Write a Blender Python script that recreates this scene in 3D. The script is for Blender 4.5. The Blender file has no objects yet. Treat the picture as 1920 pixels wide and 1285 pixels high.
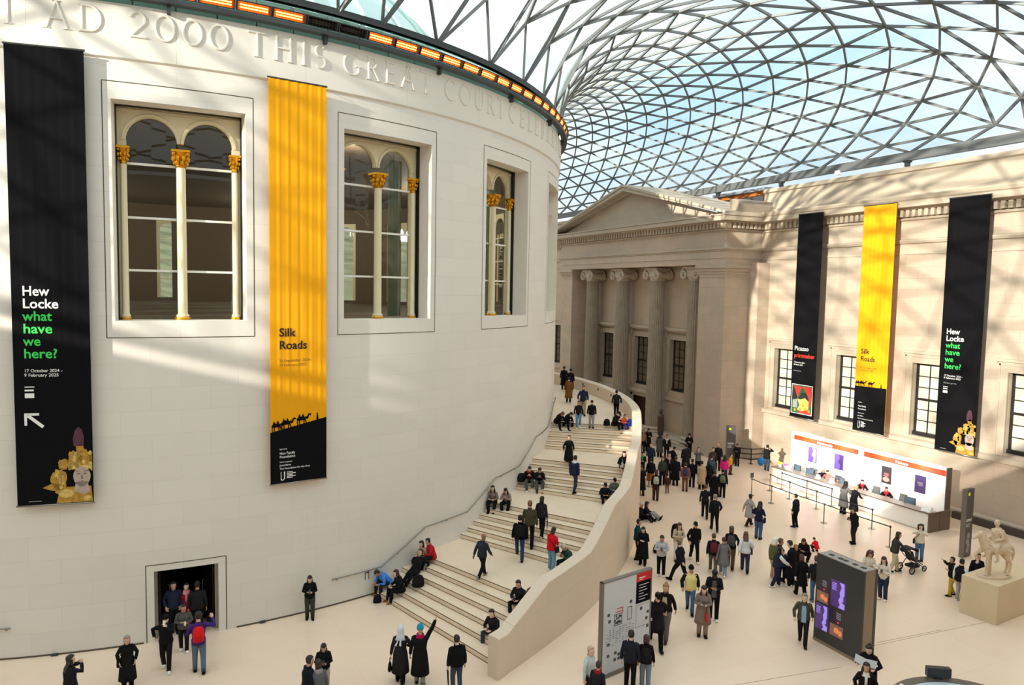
import bpy, bmesh, math, random
from math import sin, cos, pi, radians, degrees, hypot, atan2, sqrt
from mathutils import Vector, Matrix, Quaternion

S = bpy.context.scene
COL = S.collection
random.seed(7)

# ---------------------------------------------------------------- camera
cam_d = bpy.data.cameras.new('camera')
cam_d.sensor_width = 36.0
cam_d.lens = 1362.6 / 1920.0 * 36.0
cam_d.clip_end = 900
cam = bpy.data.objects.new('camera', cam_d)
COL.objects.link(cam)
_yaw, _pitch, _roll = 0.4422, 0.0720, 0.0187
_f = Vector((sin(_yaw) * cos(_pitch), cos(_yaw) * cos(_pitch), -sin(_pitch)))
_r0 = Vector((cos(_yaw), -sin(_yaw), 0))
_u0 = _r0.cross(_f)
_r = _r0 * cos(_roll) + _u0 * sin(_roll)
_u = -_r0 * sin(_roll) + _u0 * cos(_roll)
cam.matrix_world = Matrix(((_r.x, _u.x, -_f.x, -0.3305), (_r.y, _u.y, -_f.y, -47.4184),
                           (_r.z, _u.z, -_f.z, 11.3563), (0, 0, 0, 1)))
S.camera = cam

# ---------------------------------------------------------------- light
S.view_settings.view_transform = 'Standard'
S.view_settings.look = 'None'
S.view_settings.gamma = 1.0
S.view_settings.use_curve_mapping = False
S.view_settings.exposure = 0.2

world = bpy.data.worlds.new('sky'); S.world = world
world.use_nodes = True
_nt = world.node_tree; _n = _nt.nodes; _l = _nt.links
_n.clear()
_out = _n.new('ShaderNodeOutputWorld'); _bg = _n.new('ShaderNodeBackground')
_tc = _n.new('ShaderNodeTexCoord')
_mp = _n.new('ShaderNodeMapping'); _mp.inputs['Scale'].default_value = (1, 1, 2.6)
_nz = _n.new('ShaderNodeTexNoise'); _nz.inputs['Scale'].default_value = 2.3
_nz.inputs['Detail'].default_value = 6; _nz.inputs['Roughness'].default_value = 0.55
_cr = _n.new('ShaderNodeValToRGB')
_cr.color_ramp.elements[0].position = 0.30; _cr.color_ramp.elements[0].color = (0.42, 0.63, 0.86, 1)
_cr.color_ramp.elements[1].position = 0.56; _cr.color_ramp.elements[1].color = (0.97, 0.99, 1.0, 1)
_sx = _n.new('ShaderNodeSeparateXYZ')
_el = _n.new('ShaderNodeMapRange')
_el.inputs['From Min'].default_value = 0.0; _el.inputs['From Max'].default_value = 0.42
_el.inputs['To Min'].default_value = 0.74; _el.inputs['To Max'].default_value = 1.55
_l.new(_tc.outputs['Generated'], _mp.inputs['Vector']); _l.new(_mp.outputs[0], _nz.inputs['Vector'])
_l.new(_nz.outputs['Fac'], _cr.inputs['Fac']); _l.new(_cr.outputs[0], _bg.inputs['Color'])
_l.new(_tc.outputs['Generated'], _sx.inputs[0]); _l.new(_sx.outputs['Z'], _el.inputs['Value'])
_l.new(_el.outputs[0], _bg.inputs['Strength']); _l.new(_bg.outputs[0], _out.inputs['Surface'])

sun_d = bpy.data.lights.new('sun', 'SUN')
sun_d.energy = 7.5; sun_d.angle = radians(0.6); sun_d.color = (1.0, 0.92, 0.82)
sun = bpy.data.objects.new('sun', sun_d); COL.objects.link(sun)
_sd = Vector((1.0, 0.42, -0.268)).normalized()
sun.rotation_euler = _sd.to_track_quat('-Z', 'Y').to_euler()

# ---------------------------------------------------------------- materials
def lin(c):
    return tuple(((x / 255) / 12.92 if x / 255 <= 0.04045 else ((x / 255 + 0.055) / 1.055) ** 2.4) for x in c)

_mats = {}
def mat(name, rgb=(128, 128, 128), rough=0.6, metal=0.0, emit=None, estr=1.0, spec=None, noise=0.0, nscale=6.0):
    if name in _mats: return _mats[name]
    m = bpy.data.materials.new(name); m.use_nodes = True
    b = m.node_tree.nodes['Principled BSDF']
    c = lin(rgb)
    b.inputs['Base Color'].default_value = (*c, 1)
    b.inputs['Roughness'].default_value = rough
    b.inputs['Metallic'].default_value = metal
    if spec is not None: b.inputs['Specular IOR Level'].default_value = spec
    if emit:
        b.inputs['Emission Color'].default_value = (*lin(emit), 1)
        b.inputs['Emission Strength'].default_value = estr
    if noise:
        nt = m.node_tree
        tc = nt.nodes.new('ShaderNodeTexCoord'); nz = nt.nodes.new('ShaderNodeTexNoise')
        nz.inputs['Scale'].default_value = nscale; nz.inputs['Detail'].default_value = 4
        mr = nt.nodes.new('ShaderNodeMapRange')
        mr.inputs['To Min'].default_value = 1 - noise; mr.inputs['To Max'].default_value = 1 + noise
        mx = nt.nodes.new('ShaderNodeMix'); mx.data_type = 'RGBA'; mx.blend_type = 'MULTIPLY'
        mx.inputs['Factor'].default_value = 1.0
        mx.inputs[6].default_value = (*c, 1)
        nt.links.new(tc.outputs['Object'], nz.inputs['Vector']); nt.links.new(nz.outputs['Fac'], mr.inputs['Value'])
        nt.links.new(mr.outputs[0], mx.inputs[7]); nt.links.new(mx.outputs[2], b.inputs['Base Color'])
    _mats[name] = m
    return m

def ashlar(name, rgb, joint, bw, bh, jw=0.006, var=0.05, rough=0.75, uv='UV', mottle=0.07, offset=0.5, bump=0.0, warm=None):
    """coursed stone: blocks with thin joints, per-block tone and soft mottling"""
    if name in _mats: return _mats[name]
    m = bpy.data.materials.new(name); m.use_nodes = True
    nt = m.node_tree; N = nt.nodes; L = nt.links
    b = N['Principled BSDF']; b.inputs['Roughness'].default_value = rough
    tc = N.new('ShaderNodeTexCoord')
    br = N.new('ShaderNodeTexBrick')
    br.offset = offset
    br.inputs['Scale'].default_value = 1.0
    br.inputs['Brick Width'].default_value = bw; br.inputs['Row Height'].default_value = bh
    br.inputs['Mortar Size'].default_value = jw; br.inputs['Mortar Smooth'].default_value = 0.2
    c = lin(rgb)
    br.inputs['Color1'].default_value = (*[x * (1 - var) for x in c], 1)
    c2 = lin(warm) if warm else c
    br.inputs['Color2'].default_value = (*[min(1, x * (1 + var)) for x in c2], 1)
    br.inputs['Mortar'].default_value = (*lin(joint), 1)
    L.new(tc.outputs[uv], br.inputs['Vector'])
    nz = N.new('ShaderNodeTexNoise'); nz.inputs['Scale'].default_value = 0.9; nz.inputs['Detail'].default_value = 8
    nz.inputs['Roughness'].default_value = 0.65
    mr = N.new('ShaderNodeMapRange'); mr.inputs['To Min'].default_value = 1 - mottle; mr.inputs['To Max'].default_value = 1 + mottle
    L.new(tc.outputs['Object'], nz.inputs['Vector']); L.new(nz.outputs['Fac'], mr.inputs['Value'])
    mx = N.new('ShaderNodeMix'); mx.data_type = 'RGBA'; mx.blend_type = 'MULTIPLY'; mx.inputs['Factor'].default_value = 1
    L.new(br.outputs['Color'], mx.inputs[6]); L.new(mr.outputs[0], mx.inputs[7]); L.new(mx.outputs[2], b.inputs['Base Color'])
    _mats[name] = m
    return m

def pane(name, tint, frost=0.15, gloss=0.06, frgb=(235, 245, 242), rough=0.02):
    """glass that lets light through: clear tint, some frit, a little reflection"""
    if name in _mats: return _mats[name]
    m = bpy.data.materials.new(name); m.use_nodes = True
    nt = m.node_tree; N = nt.nodes; L = nt.links; N.clear()
    o = N.new('ShaderNodeOutputMaterial')
    t = N.new('ShaderNodeBsdfTransparent'); t.inputs['Color'].default_value = (*tint, 1)
    d = N.new('ShaderNodeBsdfTranslucent'); d.inputs['Color'].default_value = (*lin(frgb), 1)
    g = N.new('ShaderNodeBsdfGlossy'); g.inputs['Roughness'].default_value = rough
    m1 = N.new('ShaderNodeMixShader'); m1.inputs['Fac'].default_value = frost
    m2 = N.new('ShaderNodeMixShader')
    if gloss < 0:
        fr = N.new('ShaderNodeFresnel'); fr.inputs['IOR'].default_value = 1.0 - gloss
        L.new(fr.outputs[0], m2.inputs['Fac'])
    else:
        m2.inputs['Fac'].default_value = gloss
    L.new(t.outputs[0], m1.inputs[1]); L.new(d.outputs[0], m1.inputs[2])
    L.new(m1.outputs[0], m2.inputs[1]); L.new(g.outputs[0], m2.inputs[2]); L.new(m2.outputs[0], o.inputs['Surface'])
    _mats[name] = m
    return m

# ---------------------------------------------------------------- mesh builder
class MB:
    def __init__(s):
        s.v = []; s.f = []; s.m = []; s.uv = None
    def add(s, vs, fs, mi=0):
        o = len(s.v); s.v += [tuple(p) for p in vs]
        for q in fs: s.f.append(tuple(i + o for i in q)); s.m.append(mi)
        return o
    def box(s, a, b, mi=0):
        x0, y0, z0 = [min(p, q) for p, q in zip(a, b)]; x1, y1, z1 = [max(p, q) for p, q in zip(a, b)]
        s.add([(x0, y0, z0), (x1, y0, z0), (x1, y1, z0), (x0, y1, z0), (x0, y0, z1), (x1, y0, z1), (x1, y1, z1), (x0, y1, z1)],
              [(0, 3, 2, 1), (4, 5, 6, 7), (0, 1, 5, 4), (1, 2, 6, 5), (2, 3, 7, 6), (3, 0, 4, 7)], mi)
    def obox(s, c, ax, h, mi=0):
        """box at c with axes ax (3 vectors) and half sizes h"""
        c = Vector(c); A = [Vector(a) * k for a, k in zip(ax, h)]
        vs = [c + A[0] * i + A[1] * j + A[2] * k for k in (-1, 1) for i, j in ((-1, -1), (1, -1), (1, 1), (-1, 1))]
        s.add(vs, [(0, 3, 2, 1), (4, 5, 6, 7), (0, 1, 5, 4), (1, 2, 6, 5), (2, 3, 7, 6), (3, 0, 4, 7)], mi)
    def bar(s, p, q, w, h, up=(0, 0, 1), mi=0):
        p = Vector(p); q = Vector(q); d = q - p; L = d.length
        if L < 1e-6: return
        d /= L; u = Vector(up); r = d.cross(u)
        if r.length < 1e-4: r = d.cross(Vector((1, 0, 0)))
        r.normalize(); u = r.cross(d)
        s.obox((p + q) / 2, (d, r, u), (L / 2, w / 2, h / 2), mi)
    def poly(s, pts, mi=0):
        s.add(pts, [tuple(range(len(pts)))], mi)
    def prism(s, pts, off, mi=0):
        """closed polygon (3D points) swept by off"""
        n = len(pts); off = Vector(off); a = [Vector(p) for p in pts]; b = [p + off for p in a]
        s.add(a + b, [tuple(reversed(range(n))), tuple(range(n, 2 * n))] + [(i, (i + 1) % n, n + (i + 1) % n, n + i) for i in range(n)], mi)
    def rings(s, R, cap0=True, cap1=True, closed=True, mi=0):
        """loft between equal-length rings"""
        n = len(R[0]); o = len(s.v)
        vs = [p for r in R for p in r]; fs = []
        for i in range(len(R) - 1):
            for j in range(n if closed else n - 1):
                fs.append((i * n + j, i * n + (j + 1) % n, (i + 1) * n + (j + 1) % n, (i + 1) * n + j))
        if cap0: fs.append(tuple(reversed(range(n))))
        if cap1: fs.append(tuple(range((len(R) - 1) * n, len(R) * n)))
        s.add(vs, fs, mi)
    def tube(s, pts, r, n=8, cap=True, mi=0):
        pts = [Vector(p) for p in pts]
        rr = r if isinstance(r, (list, tuple)) else [r] * len(pts)
        R = []; ref = None
        for i, p in enumerate(pts):
            d = (pts[min(i + 1, len(pts) - 1)] - pts[max(i - 1, 0)])
            d = d.normalized() if d.length > 1e-9 else Vector((0, 0, 1))
            if ref is None:
                ref = d.cross(Vector((0, 0, 1)))
                if ref.length < 0.05: ref = d.cross(Vector((0, 1, 0)))
            a = (ref - d * ref.dot(d)).normalized(); ref = a; b = d.cross(a)
            R.append([p + (a * cos(2 * pi * k / n) + b * sin(2 * pi * k / n)) * rr[i] for k in range(n)])
        s.rings(R, cap, cap, mi=mi)
    def lathe(s, prof, c=(0, 0, 0), n=16, mi=0):
        c = Vector(c)
        s.rings([[c + Vector((r * cos(2 * pi * k / n), r * sin(2 * pi * k / n), z)) for k in range(n)] for r, z in prof], mi=mi)
    def ball(s, c, r, n=10, m=7, mi=0, ax=(1, 1, 1)):
        c = Vector(c)
        R = []
        for i in range(m + 1):
            t = -pi / 2 + pi * i / m; rr = max(cos(t), 0.02)
            R.append([c + Vector((r * ax[0] * rr * cos(2 * pi * k / n), r * ax[1] * rr * sin(2 * pi * k / n), r * ax[2] * sin(t))) for k in range(n)])
        s.rings(R, mi=mi)
    def build(s, name, mats, parent=None, smooth=False, link=True, sharp=None):
        me = bpy.data.meshes.new(name)
        me.from_pydata(s.v, [], s.f)
        mats = mats if isinstance(mats, (list, tuple)) else [mats]
        for m in mats: me.materials.append(m)
        if len(mats) > 1: me.polygons.foreach_set('material_index', s.m)
        if s.uv is not None:
            ul = me.uv_layers.new(name='UVMap')
            flat = []
            for lp in me.loops: flat += s.uv[lp.vertex_index]
            ul.data.foreach_set('uv', flat)
        if smooth: me.polygons.foreach_set('use_smooth', [True] * len(me.polygons))
        me.update()
        if sharp is not None and smooth:
            try: me.set_sharp_from_angle(angle=radians(sharp))
            except Exception: pass
        o = bpy.data.objects.new(name, me)
        if link: COL.objects.link(o)
        if parent is not None: o.parent = parent
        return o
    def xf(s, M, start=0):
        for i in range(start, len(s.v)): s.v[i] = tuple(M @ Vector(s.v[i]))
        return s

def tag(o, label=None, cat=None, group=None, kind=None):
    if label: o['label'] = label
    if cat: o['category'] = cat
    if group: o['group'] = group
    if kind: o['kind'] = kind
    return o
def thing(name, label, cat, loc=(0, 0, 0), rz=0.0, group=None):
    o = bpy.data.objects.new(name, None); COL.objects.link(o)
    o.empty_display_size = 0.2
    o.location = loc; o.rotation_euler = (0, 0, rz)
    return tag(o, label, cat, group)
def struct(o, label=None, cat=None):
    o['kind'] = 'structure'
    if label: o['label'] = label
    if cat: o['category'] = cat
    return o
def sroot(name, label=None, cat=None, loc=(0, 0, 0)):
    o = bpy.data.objects.new(name, None); COL.objects.link(o); o.location = loc; o.empty_display_size = 0.2
    return struct(o, label, cat)
ORD = ['first', 'second', 'third', 'fourth', 'fifth', 'sixth', 'seventh', 'eighth', 'ninth', 'tenth', 'eleventh', 'twelfth', 'thirteenth',
       'fourteenth', 'fifteenth', 'sixteenth', 'seventeenth', 'eighteenth', 'nineteenth', 'twentieth', 'twenty-first', 'twenty-second',
       'twenty-third', 'twenty-fourth', 'twenty-fifth', 'twenty-sixth', 'twenty-seventh', 'twenty-eighth', 'twenty-ninth', 'thirtieth',
       'thirty-first', 'thirty-second', 'thirty-third', 'thirty-fourth', 'thirty-fifth', 'thirty-sixth', 'thirty-seventh', 'thirty-eighth',
       'thirty-ninth', 'fortieth']

def cyl(th, r, z):
    a = radians(th); return (r * sin(a), -r * cos(a), z)
def frange(a, b, step):
    n = max(1, int(math.ceil(abs(b - a) / step - 1e-9)))
    return [a + (b - a) * i / n for i in range(n + 1)]

# ---------------------------------------------------------------- lettering (built-in font turned into meshes)
_TXT = {}
def want(*strings):
    for s_ in strings: _TXT.setdefault(s_, None)
def make_text():
    obs = []
    for (st, bold) in [k for k in _TXT]:
        cu = bpy.data.curves.new('t', 'FONT'); cu.body = st; cu.size = 1.0; cu.offset = bold; cu.resolution_u = 3
        o = bpy.data.objects.new('t', cu); COL.objects.link(o); obs.append(((st, bold), o))
    bpy.context.view_layer.update()
    dg = bpy.context.evaluated_depsgraph_get()
    for k, o in obs:
        me = bpy.data.meshes.new_from_object(o.evaluated_get(dg))
        _TXT[k] = ([tuple(v.co) for v in me.vertices], [tuple(p.vertices) for p in me.polygons])
        bpy.data.meshes.remove(me); cu = o.data
        bpy.data.objects.remove(o); bpy.data.curves.remove(cu)
def put_text(mb, st, bold, fn, size, x0, y0, mi=0, width=None):
    """place a string with its baseline start at (x0,y0) of the surface map fn(x,y)->3D; width squeezes it to fit"""
    vs, fs = _TXT[(st, bold)]
    if not vs: return
    k = size; kx = size
    if width: kx = width / max(1e-6, max(v[0] for v in vs))
    mb.add([fn(x0 + v[0] * kx, y0 + v[1] * k) for v in vs], fs, mi)
for _w in ('Hew', 'Locke', 'what', 'have', 'we', 'here?', 'Silk', 'Roads', 'Picasso', 'printmaker', 'Tickets', 'Membership'):
    want((_w, .018))
for _w in ('17 October 2024 -', '9 February 2025', '26 September 2024 -', '23 February 2025', '7 November 2024 -', '30 March 2025', 'Supported by',
           'Members go free', 'Additional supporters', 'James Bartos', 'The Foundation for the Arts', 'Huo Family', 'Foundation'):
    want((_w, .008))
make_text()
# ================================================================ materials of the place
M_DRUM = ashlar('drum_limestone', (226, 219, 208), (206, 198, 184), 1.70, 0.74, 0.004, 0.02, mottle=0.035)
M_FRIEZE = ashlar('frieze_limestone', (226, 219, 207), (196, 186, 168), 3.9, 2.0, 0.006, 0.02, mottle=0.03)
M_STONE = mat('pale_limestone', (226, 219, 207), 0.75, noise=0.04, nscale=2.0)
M_OLD = ashlar('portland_stone', (192, 176, 156), (156, 140, 120), 1.55, 0.62, 0.005, 0.06, mottle=0.17, warm=(192, 170, 150))
M_OLDP = mat('portland_plain', (188, 172, 152), 0.8, noise=0.16, nscale=1.3)
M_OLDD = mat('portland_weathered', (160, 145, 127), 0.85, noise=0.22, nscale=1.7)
M_FLOOR = ashlar('floor_limestone', (238, 212, 186), (226, 198, 170), 3.1, 1.55, 0.006, 0.015, rough=0.3, uv='Object', mottle=0.06)
M_STAIR = mat('stair_limestone', (234, 212, 184), 0.5, noise=0.07, nscale=1.6)
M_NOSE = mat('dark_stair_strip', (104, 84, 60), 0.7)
M_PARA = ashlar('parapet_limestone', (220, 201, 178), (198, 178, 154), 2.6, 1.35, 0.006, 0.03, mottle=0.04)
M_GROOVE = mat('dark_joint', (92, 82, 66), 0.9)
M_STEEL = mat('roof_steel', (112, 114, 113), 0.5, 0.2)
M_DKSTEEL = mat('dark_steel', (62, 64, 64), 0.5, 0.3)
M_CREAM = mat('cream_paint', (226, 212, 176), 0.5)
M_WHITEBAR = mat('white_paint', (236, 232, 220), 0.5)
M_GOLD = mat('gilding', (212, 148, 30), 0.35, 0.75)
M_BLACKF = mat('black_frame', (28, 26, 26), 0.5)
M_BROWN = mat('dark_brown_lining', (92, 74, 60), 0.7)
M_RED = mat('dark_red_lobby', (70, 26, 22), 0.7)
M_METAL = mat('brushed_metal', (150, 146, 138), 0.35, 0.9)
M_ROOFGLASS = pane('roof_glass', (0.93, 0.985, 0.975), 0.16, 0.05, (225, 246, 240))
M_GLASS = pane('window_glass', (0.70, 0.83, 0.77), 0.0, -0.5, rough=0.0)
M_GREENGLASS = pane('green_edge_glass', (0.62, 0.87, 0.78), 0.35, 0.08, (190, 236, 216))
M_BLACK = mat('black_cloth', (24, 23, 25), 0.8)

# ================================================================ floor
mb = MB()
mb.poly([(-80, -75, 0), (80, -75, 0), (80, 75, 0), (-80, 75, 0)])
floor = struct(mb.build('floor', M_FLOOR), 'pale limestone floor of the court')
# long joints that cross the paving
for i, (p, q) in enumerate((((17.0, -34.2), (26.2, -35.6)), ((26.2, -35.6), (33.0, -31.5)), ((-3.5, -30.5), (3.0, -25.2)), ((21.5, -36.5), (17.0, -34.2)))):
    pass

# ================================================================ the rotunda (drum)
R = 22.5
WIN0, WSTEP, WI, WO = 0.23, 18.0, 4.80, 5.39
Z_SILL, Z_HEAD, Z_FR, Z_TOP = 10.2, 16.8, 17.94, 19.55
DOOR = (-2.2, 2.62, 2.29)
def drum_grid(r, z0, z1, holes, step=1.2, zs=()):
    """cylinder wall with rectangular openings (th0,th1,za,zb)"""
    th = set(); zz = {z0, z1} | set(zs)
    for a, b, za, zb in holes:
        th |= {round(a, 3), round(b, 3)}; zz |= {za, zb}
    th = sorted(th | {round(-180 + i * step, 3) for i in range(int(360 / step) + 1)})
    zz = sorted(zz)
    mb = MB(); mb.uv = []
    idx = {}
    for i, t in enumerate(th):
        for j, z in enumerate(zz):
            idx[i, j] = len(mb.v); mb.v.append(cyl(t, r, z)); mb.uv.append((radians(t) * r, z))
    for i in range(len(th) - 1):
        for j in range(len(zz) - 1):
            tm = (th[i] + th[i + 1]) / 2; zm = (zz[j] + zz[j + 1]) / 2
            if any(a < tm < b and za < zm < zb for a, b, za, zb in holes): continue
            mb.f.append((idx[i, j], idx[i + 1, j], idx[i + 1, j + 1], idx[i, j + 1])); mb.m.append(0)
    return mb
wins = [WIN0 + WSTEP * k for k in range(20)]
wins = [(w + 180) % 360 - 180 for w in wins]
wins = [w - 1.9 if abs(w) > 100 else w for w in wins]
holes = [(w - WI, w + WI, Z_SILL, Z_HEAD) for w in wins]
RI = 21.35                                             # inner face of the thick wall
rot = drum_grid(R, 0, Z_FR, holes + [(DOOR[0], DOOR[1], 0, DOOR[2])]).build('wall_rotunda', M_DRUM, smooth=True, sharp=20)
struct(rot, 'white limestone drum wall of the rotunda')
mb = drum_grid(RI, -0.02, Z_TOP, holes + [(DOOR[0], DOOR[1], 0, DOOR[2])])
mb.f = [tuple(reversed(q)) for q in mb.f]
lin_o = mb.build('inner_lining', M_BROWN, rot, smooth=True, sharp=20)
# reveals (stone jambs, head and sill of every opening)
def reveal(mb, a, b, za, zb, r0, r1, sill=True):
    n = 6
    ts = [a + (b - a) * i / n for i in range(n + 1)]
    for t in (a, b):
        q = [cyl(t, r0, za), cyl(t, r1, za), cyl(t, r1, zb), cyl(t, r0, zb)]
        mb.poly(q if t == b else q[::-1])
    for i in range(n):
        mb.poly([cyl(ts[i], r0, zb), cyl(ts[i + 1], r0, zb), cyl(ts[i + 1], r1, zb), cyl(ts[i], r1, zb)])
        if sill: mb.poly([cyl(ts[i], r0, za), cyl(ts[i], r1, za), cyl(ts[i + 1], r1, za), cyl(ts[i + 1], r0, za)])
mb = MB()
for w in wins: reveal(mb, w - WI, w + WI, Z_SILL, Z_HEAD, R, RI)
reveal(mb, DOOR[0], DOOR[1], 0, DOOR[2], R, RI, sill=False)
mb.build('reveals', M_STONE, rot)
# thin shadow gaps that outline each opening
mb = MB()
def gap(th0, z0, th1, z1, w=0.028, r=R + 0.004):
    n = max(1, int(abs(th1 - th0) / 0.9))
    for i in range(n):
        a = th0 + (th1 - th0) * i / n; b = th0 + (th1 - th0) * (i + 1) / n
        za = z0 + (z1 - z0) * i / n; zb = z0 + (z1 - z0) * (i + 1) / n
        if abs(th1 - th0) < 1e-6:
            h = degrees(w / 2 / r); mb.poly([cyl(a - h, r, z0), cyl(a + h, r, z0), cyl(a + h, r, z1), cyl(a - h, r, z1)])
        else:
            mb.poly([cyl(a, r, za - w / 2), cyl(b, r, zb - w / 2), cyl(b, r, zb + w / 2), cyl(a, r, za + w / 2)])
for w in wins:
    if not -30 < w < 80: continue
    for z in (9.69, 17.31): gap(w - WO, z, w + WO, z)
    for t in (w - WO, w + WO): gap(t, 9.69, t, 17.31)
gap(-2.78, 2.5, 3.22, 2.5); gap(-2.78, 0, -2.78, 2.5); gap(3.22, 0, 3.22, 2.5)
mb.build('shadow_gaps', M_GROOVE, rot)
# frieze band, a little proud, with an undercut
fz = drum_grid(R + 0.07, Z_FR + 0.05, Z_TOP, []).build('wall_frieze', M_FRIEZE, smooth=True, sharp=20)
struct(fz, 'smooth inscribed frieze at the top of the rotunda')
mb = MB()
for a in range(-180, 180, 2):
    for (r0, z0, r1, z1) in ((R, Z_FR, R + 0.07, Z_FR + 0.05), (R + 0.07, Z_TOP, RI - 0.1, Z_TOP)):
        mb.poly([cyl(a, r0, z0), cyl(a + 2, r0, z0), cyl(a + 2, r1, z1), cyl(a, r1, z1)])
mb.build('frieze_edges', M_STONE, fz)
# skirting strip and small floor vents at the foot of the drum
mb = MB()
for a in frange(-40, DOOR[0] - 0.58, 1.5)[:-1]:
    pass
for a in [x * 1.0 for x in range(-40, 17)]:
    if -3.8 < a < 3.3: continue
    mb.prism([cyl(a, R, 0), cyl(a, R + 0.015, 0), cyl(a, R + 0.015, 0.05), cyl(a, R, 0.05)], Vector(cyl(a + 1, R, 0)) - Vector(cyl(a, R, 0)))
struct(mb.build('baseboard_rotunda', M_GROOVE))
for k, a in enumerate((-13.6, -9.2, -4.1, 6.1, 10.4)):
    mb = MB(); mb.obox(cyl(a, R + 0.05, 0.035), (cyl(a + 90, 1, 0), cyl(a, 1, 0), (0, 0, 1)), (0.09, 0.04, 0.03))
    tag(mb.build('floor_vent', M_DKSTEEL), 'small dark vent at the foot of the drum, %s from the left' % ORD[k], 'vent', 'vents at the drum foot')

# ---------------------------------------------------------------- inscription letters
NORM = dict(
 I=(.34, [[(.17, 0), (.17, 1)]]), T=(.78, [[(.39, 0), (.39, 1)], [(.03, .97), (.75, .97)]]), L=(.56, [[(.12, 0), (.12, 1)], [(.05, .03), (.54, .03)]]),
 H=(.84, [[(.13, 0), (.13, 1)], [(.71, 0), (.71, 1)], [(.13, .52), (.71, .52)]]), E=(.58, [[(.12, 0), (.12, 1)], [(.05, .97), (.52, .97)], [(.12, .52), (.46, .52)], [(.05, .03), (.55, .03)]]),
 A=(.84, [[(.08, 0), (.42, 1)], [(.42, 1), (.77, 0)], [(.2, .36), (.66, .36)]]), N=(.86, [[(.12, 0), (.12, 1)], [(.12, 1), (.74, 0)], [(.74, 0), (.74, 1)]]),
)
def arc(cx, cy, rx, ry, a0, a1, n=14): return [(cx + rx * cos(radians(a0 + (a1 - a0) * i / n)), cy + ry * sin(radians(a0 + (a1 - a0) * i / n))) for i in range(n + 1)]
NORM['D'] = (.82, [[(.12, 0), (.12, 1)], [(.05, .97), (.36, .97)] + arc(.36, .5, .4, .47, 90, -90) + [(.05, .03)]])
NORM['O'] = (.92, [arc(.46, .5, .4, .48, 0, 360, 26)]); NORM['0'] = (.80, [arc(.40, .5, .34, .48, 0, 360, 26)])
NORM['C'] = (.80, [arc(.47, .5, .41, .48, 50, 310, 20)])
NORM['G'] = (.88, [arc(.47, .5, .41, .48, 50, 318, 20) + [(.77, .42)], [(.6, .42), (.86, .42)]])
NORM['S'] = (.56, [arc(.27, .74, .2, .24, 40, 270, 12) + arc(.28, .26, .22, .24, 90, -140, 12)])
NORM['B'] = (.62, [[(.12, 0), (.12, 1)], [(.05, .97), (.28, .97)] + arc(.28, .755, .2, .215, 90, -90) + [(.12, .54)], [(.12, .54), (.3, .54)] + arc(.3, .285, .25, .255, 90, -90) + [(.05, .03)]])
NORM['R'] = (.68, [[(.12, 0), (.12, 1)], [(.05, .97), (.28, .97)] + arc(.28, .74, .22, .23, 90, -90) + [(.12, .51)], [(.3, .51), (.66, 0)]])
NORM['U'] = (.84, [[(.12, 1), (.12, .38)] + arc(.42, .36, .3, .34, 180, 360, 14) + [(.72, .38), (.72, 1)]])
NORM['2'] = (.68, [arc(.32, .70, .26, .28, 165, -35, 14) + [(.06, .04)], [(.06, .04), (.64, .04)]])
SERIF = {'I': 3, 'T': 0, 'H': 3, 'A': 0, 'N': 0, 'E': 3, 'L': 3, 'D': 3, 'B': 3, 'R': 3}
def stroke(mb, pts, w, fn, depth):
    P = []
    n = len(pts)
    for i, p in enumerate(pts):
        a = pts[max(0, i - 1)]; b = pts[min(n - 1, i + 1)]
        dx, dy = b[0] - a[0], b[1] - a[1]; L = hypot(dx, dy) or 1
        P.append((p[0] - dy / L * w / 2, p[1] + dx / L * w / 2, p[0] + dy / L * w / 2, p[1] - dx / L * w / 2))
    R_ = []
    for (ax, ay, bx, by) in P:
        R_.append([fn(ax, ay, 0), fn((ax * .72 + bx * .28), (ay * .72 + by * .28), depth), fn((ax * .28 + bx * .72), (ay * .28 + by * .72), depth), fn(bx, by, 0)])
    mb.rings(R_, True, True)
def letter(mb, ch, x, y, h, fn, w=0.085, depth=0.045):
    adv, st = NORM[ch]
    for s_ in st: stroke(mb, [(x + p[0] * h, y + p[1] * h) for p in s_], w, fn, depth)
    if ch in SERIF or ch in 'TAN':
        for s_ in st:
            for (px, py) in (s_[0], s_[-1]):
                if len(s_) == 2 and py in (0, 1):
                    stroke(mb, [(x + px * h - .1, y + py * h), (x + px * h + .1, y + py * h)], 0.04, fn, depth * .7)
    return adv * h
def frz(x, y, d): return cyl(degrees(x / (R + .07)), R + .07 + d, y)
rad = radians
words = [('I', -11.35, 0), ('AD', -8.75, -4.95), ('2000', -3.25, 3.85), ('THIS', 5.2, 11.7), ('GREAT', 13.2, 22.75), ('COURT', 24.4, 34.3), ('CELEBRATING', 35.3, 60.5), ('THE', 63.5, 69)]
mb = MB()
for wd, t0, t1 in words:
    x0 = rad(t0) * (R + .07); h = 0.76
    if len(wd) > 1:
        tot = sum(NORM[c][0] for c in wd) * h; gapx = (rad(t1 - t0) * (R + .07) - tot) / (len(wd) - 1)
    x = x0
    for c in wd:
        x += letter(mb, c, x, 18.62, h, frz) + (gapx if len(wd) > 1 else 0)
mb.build('inscription', M_STONE, fz)
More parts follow.
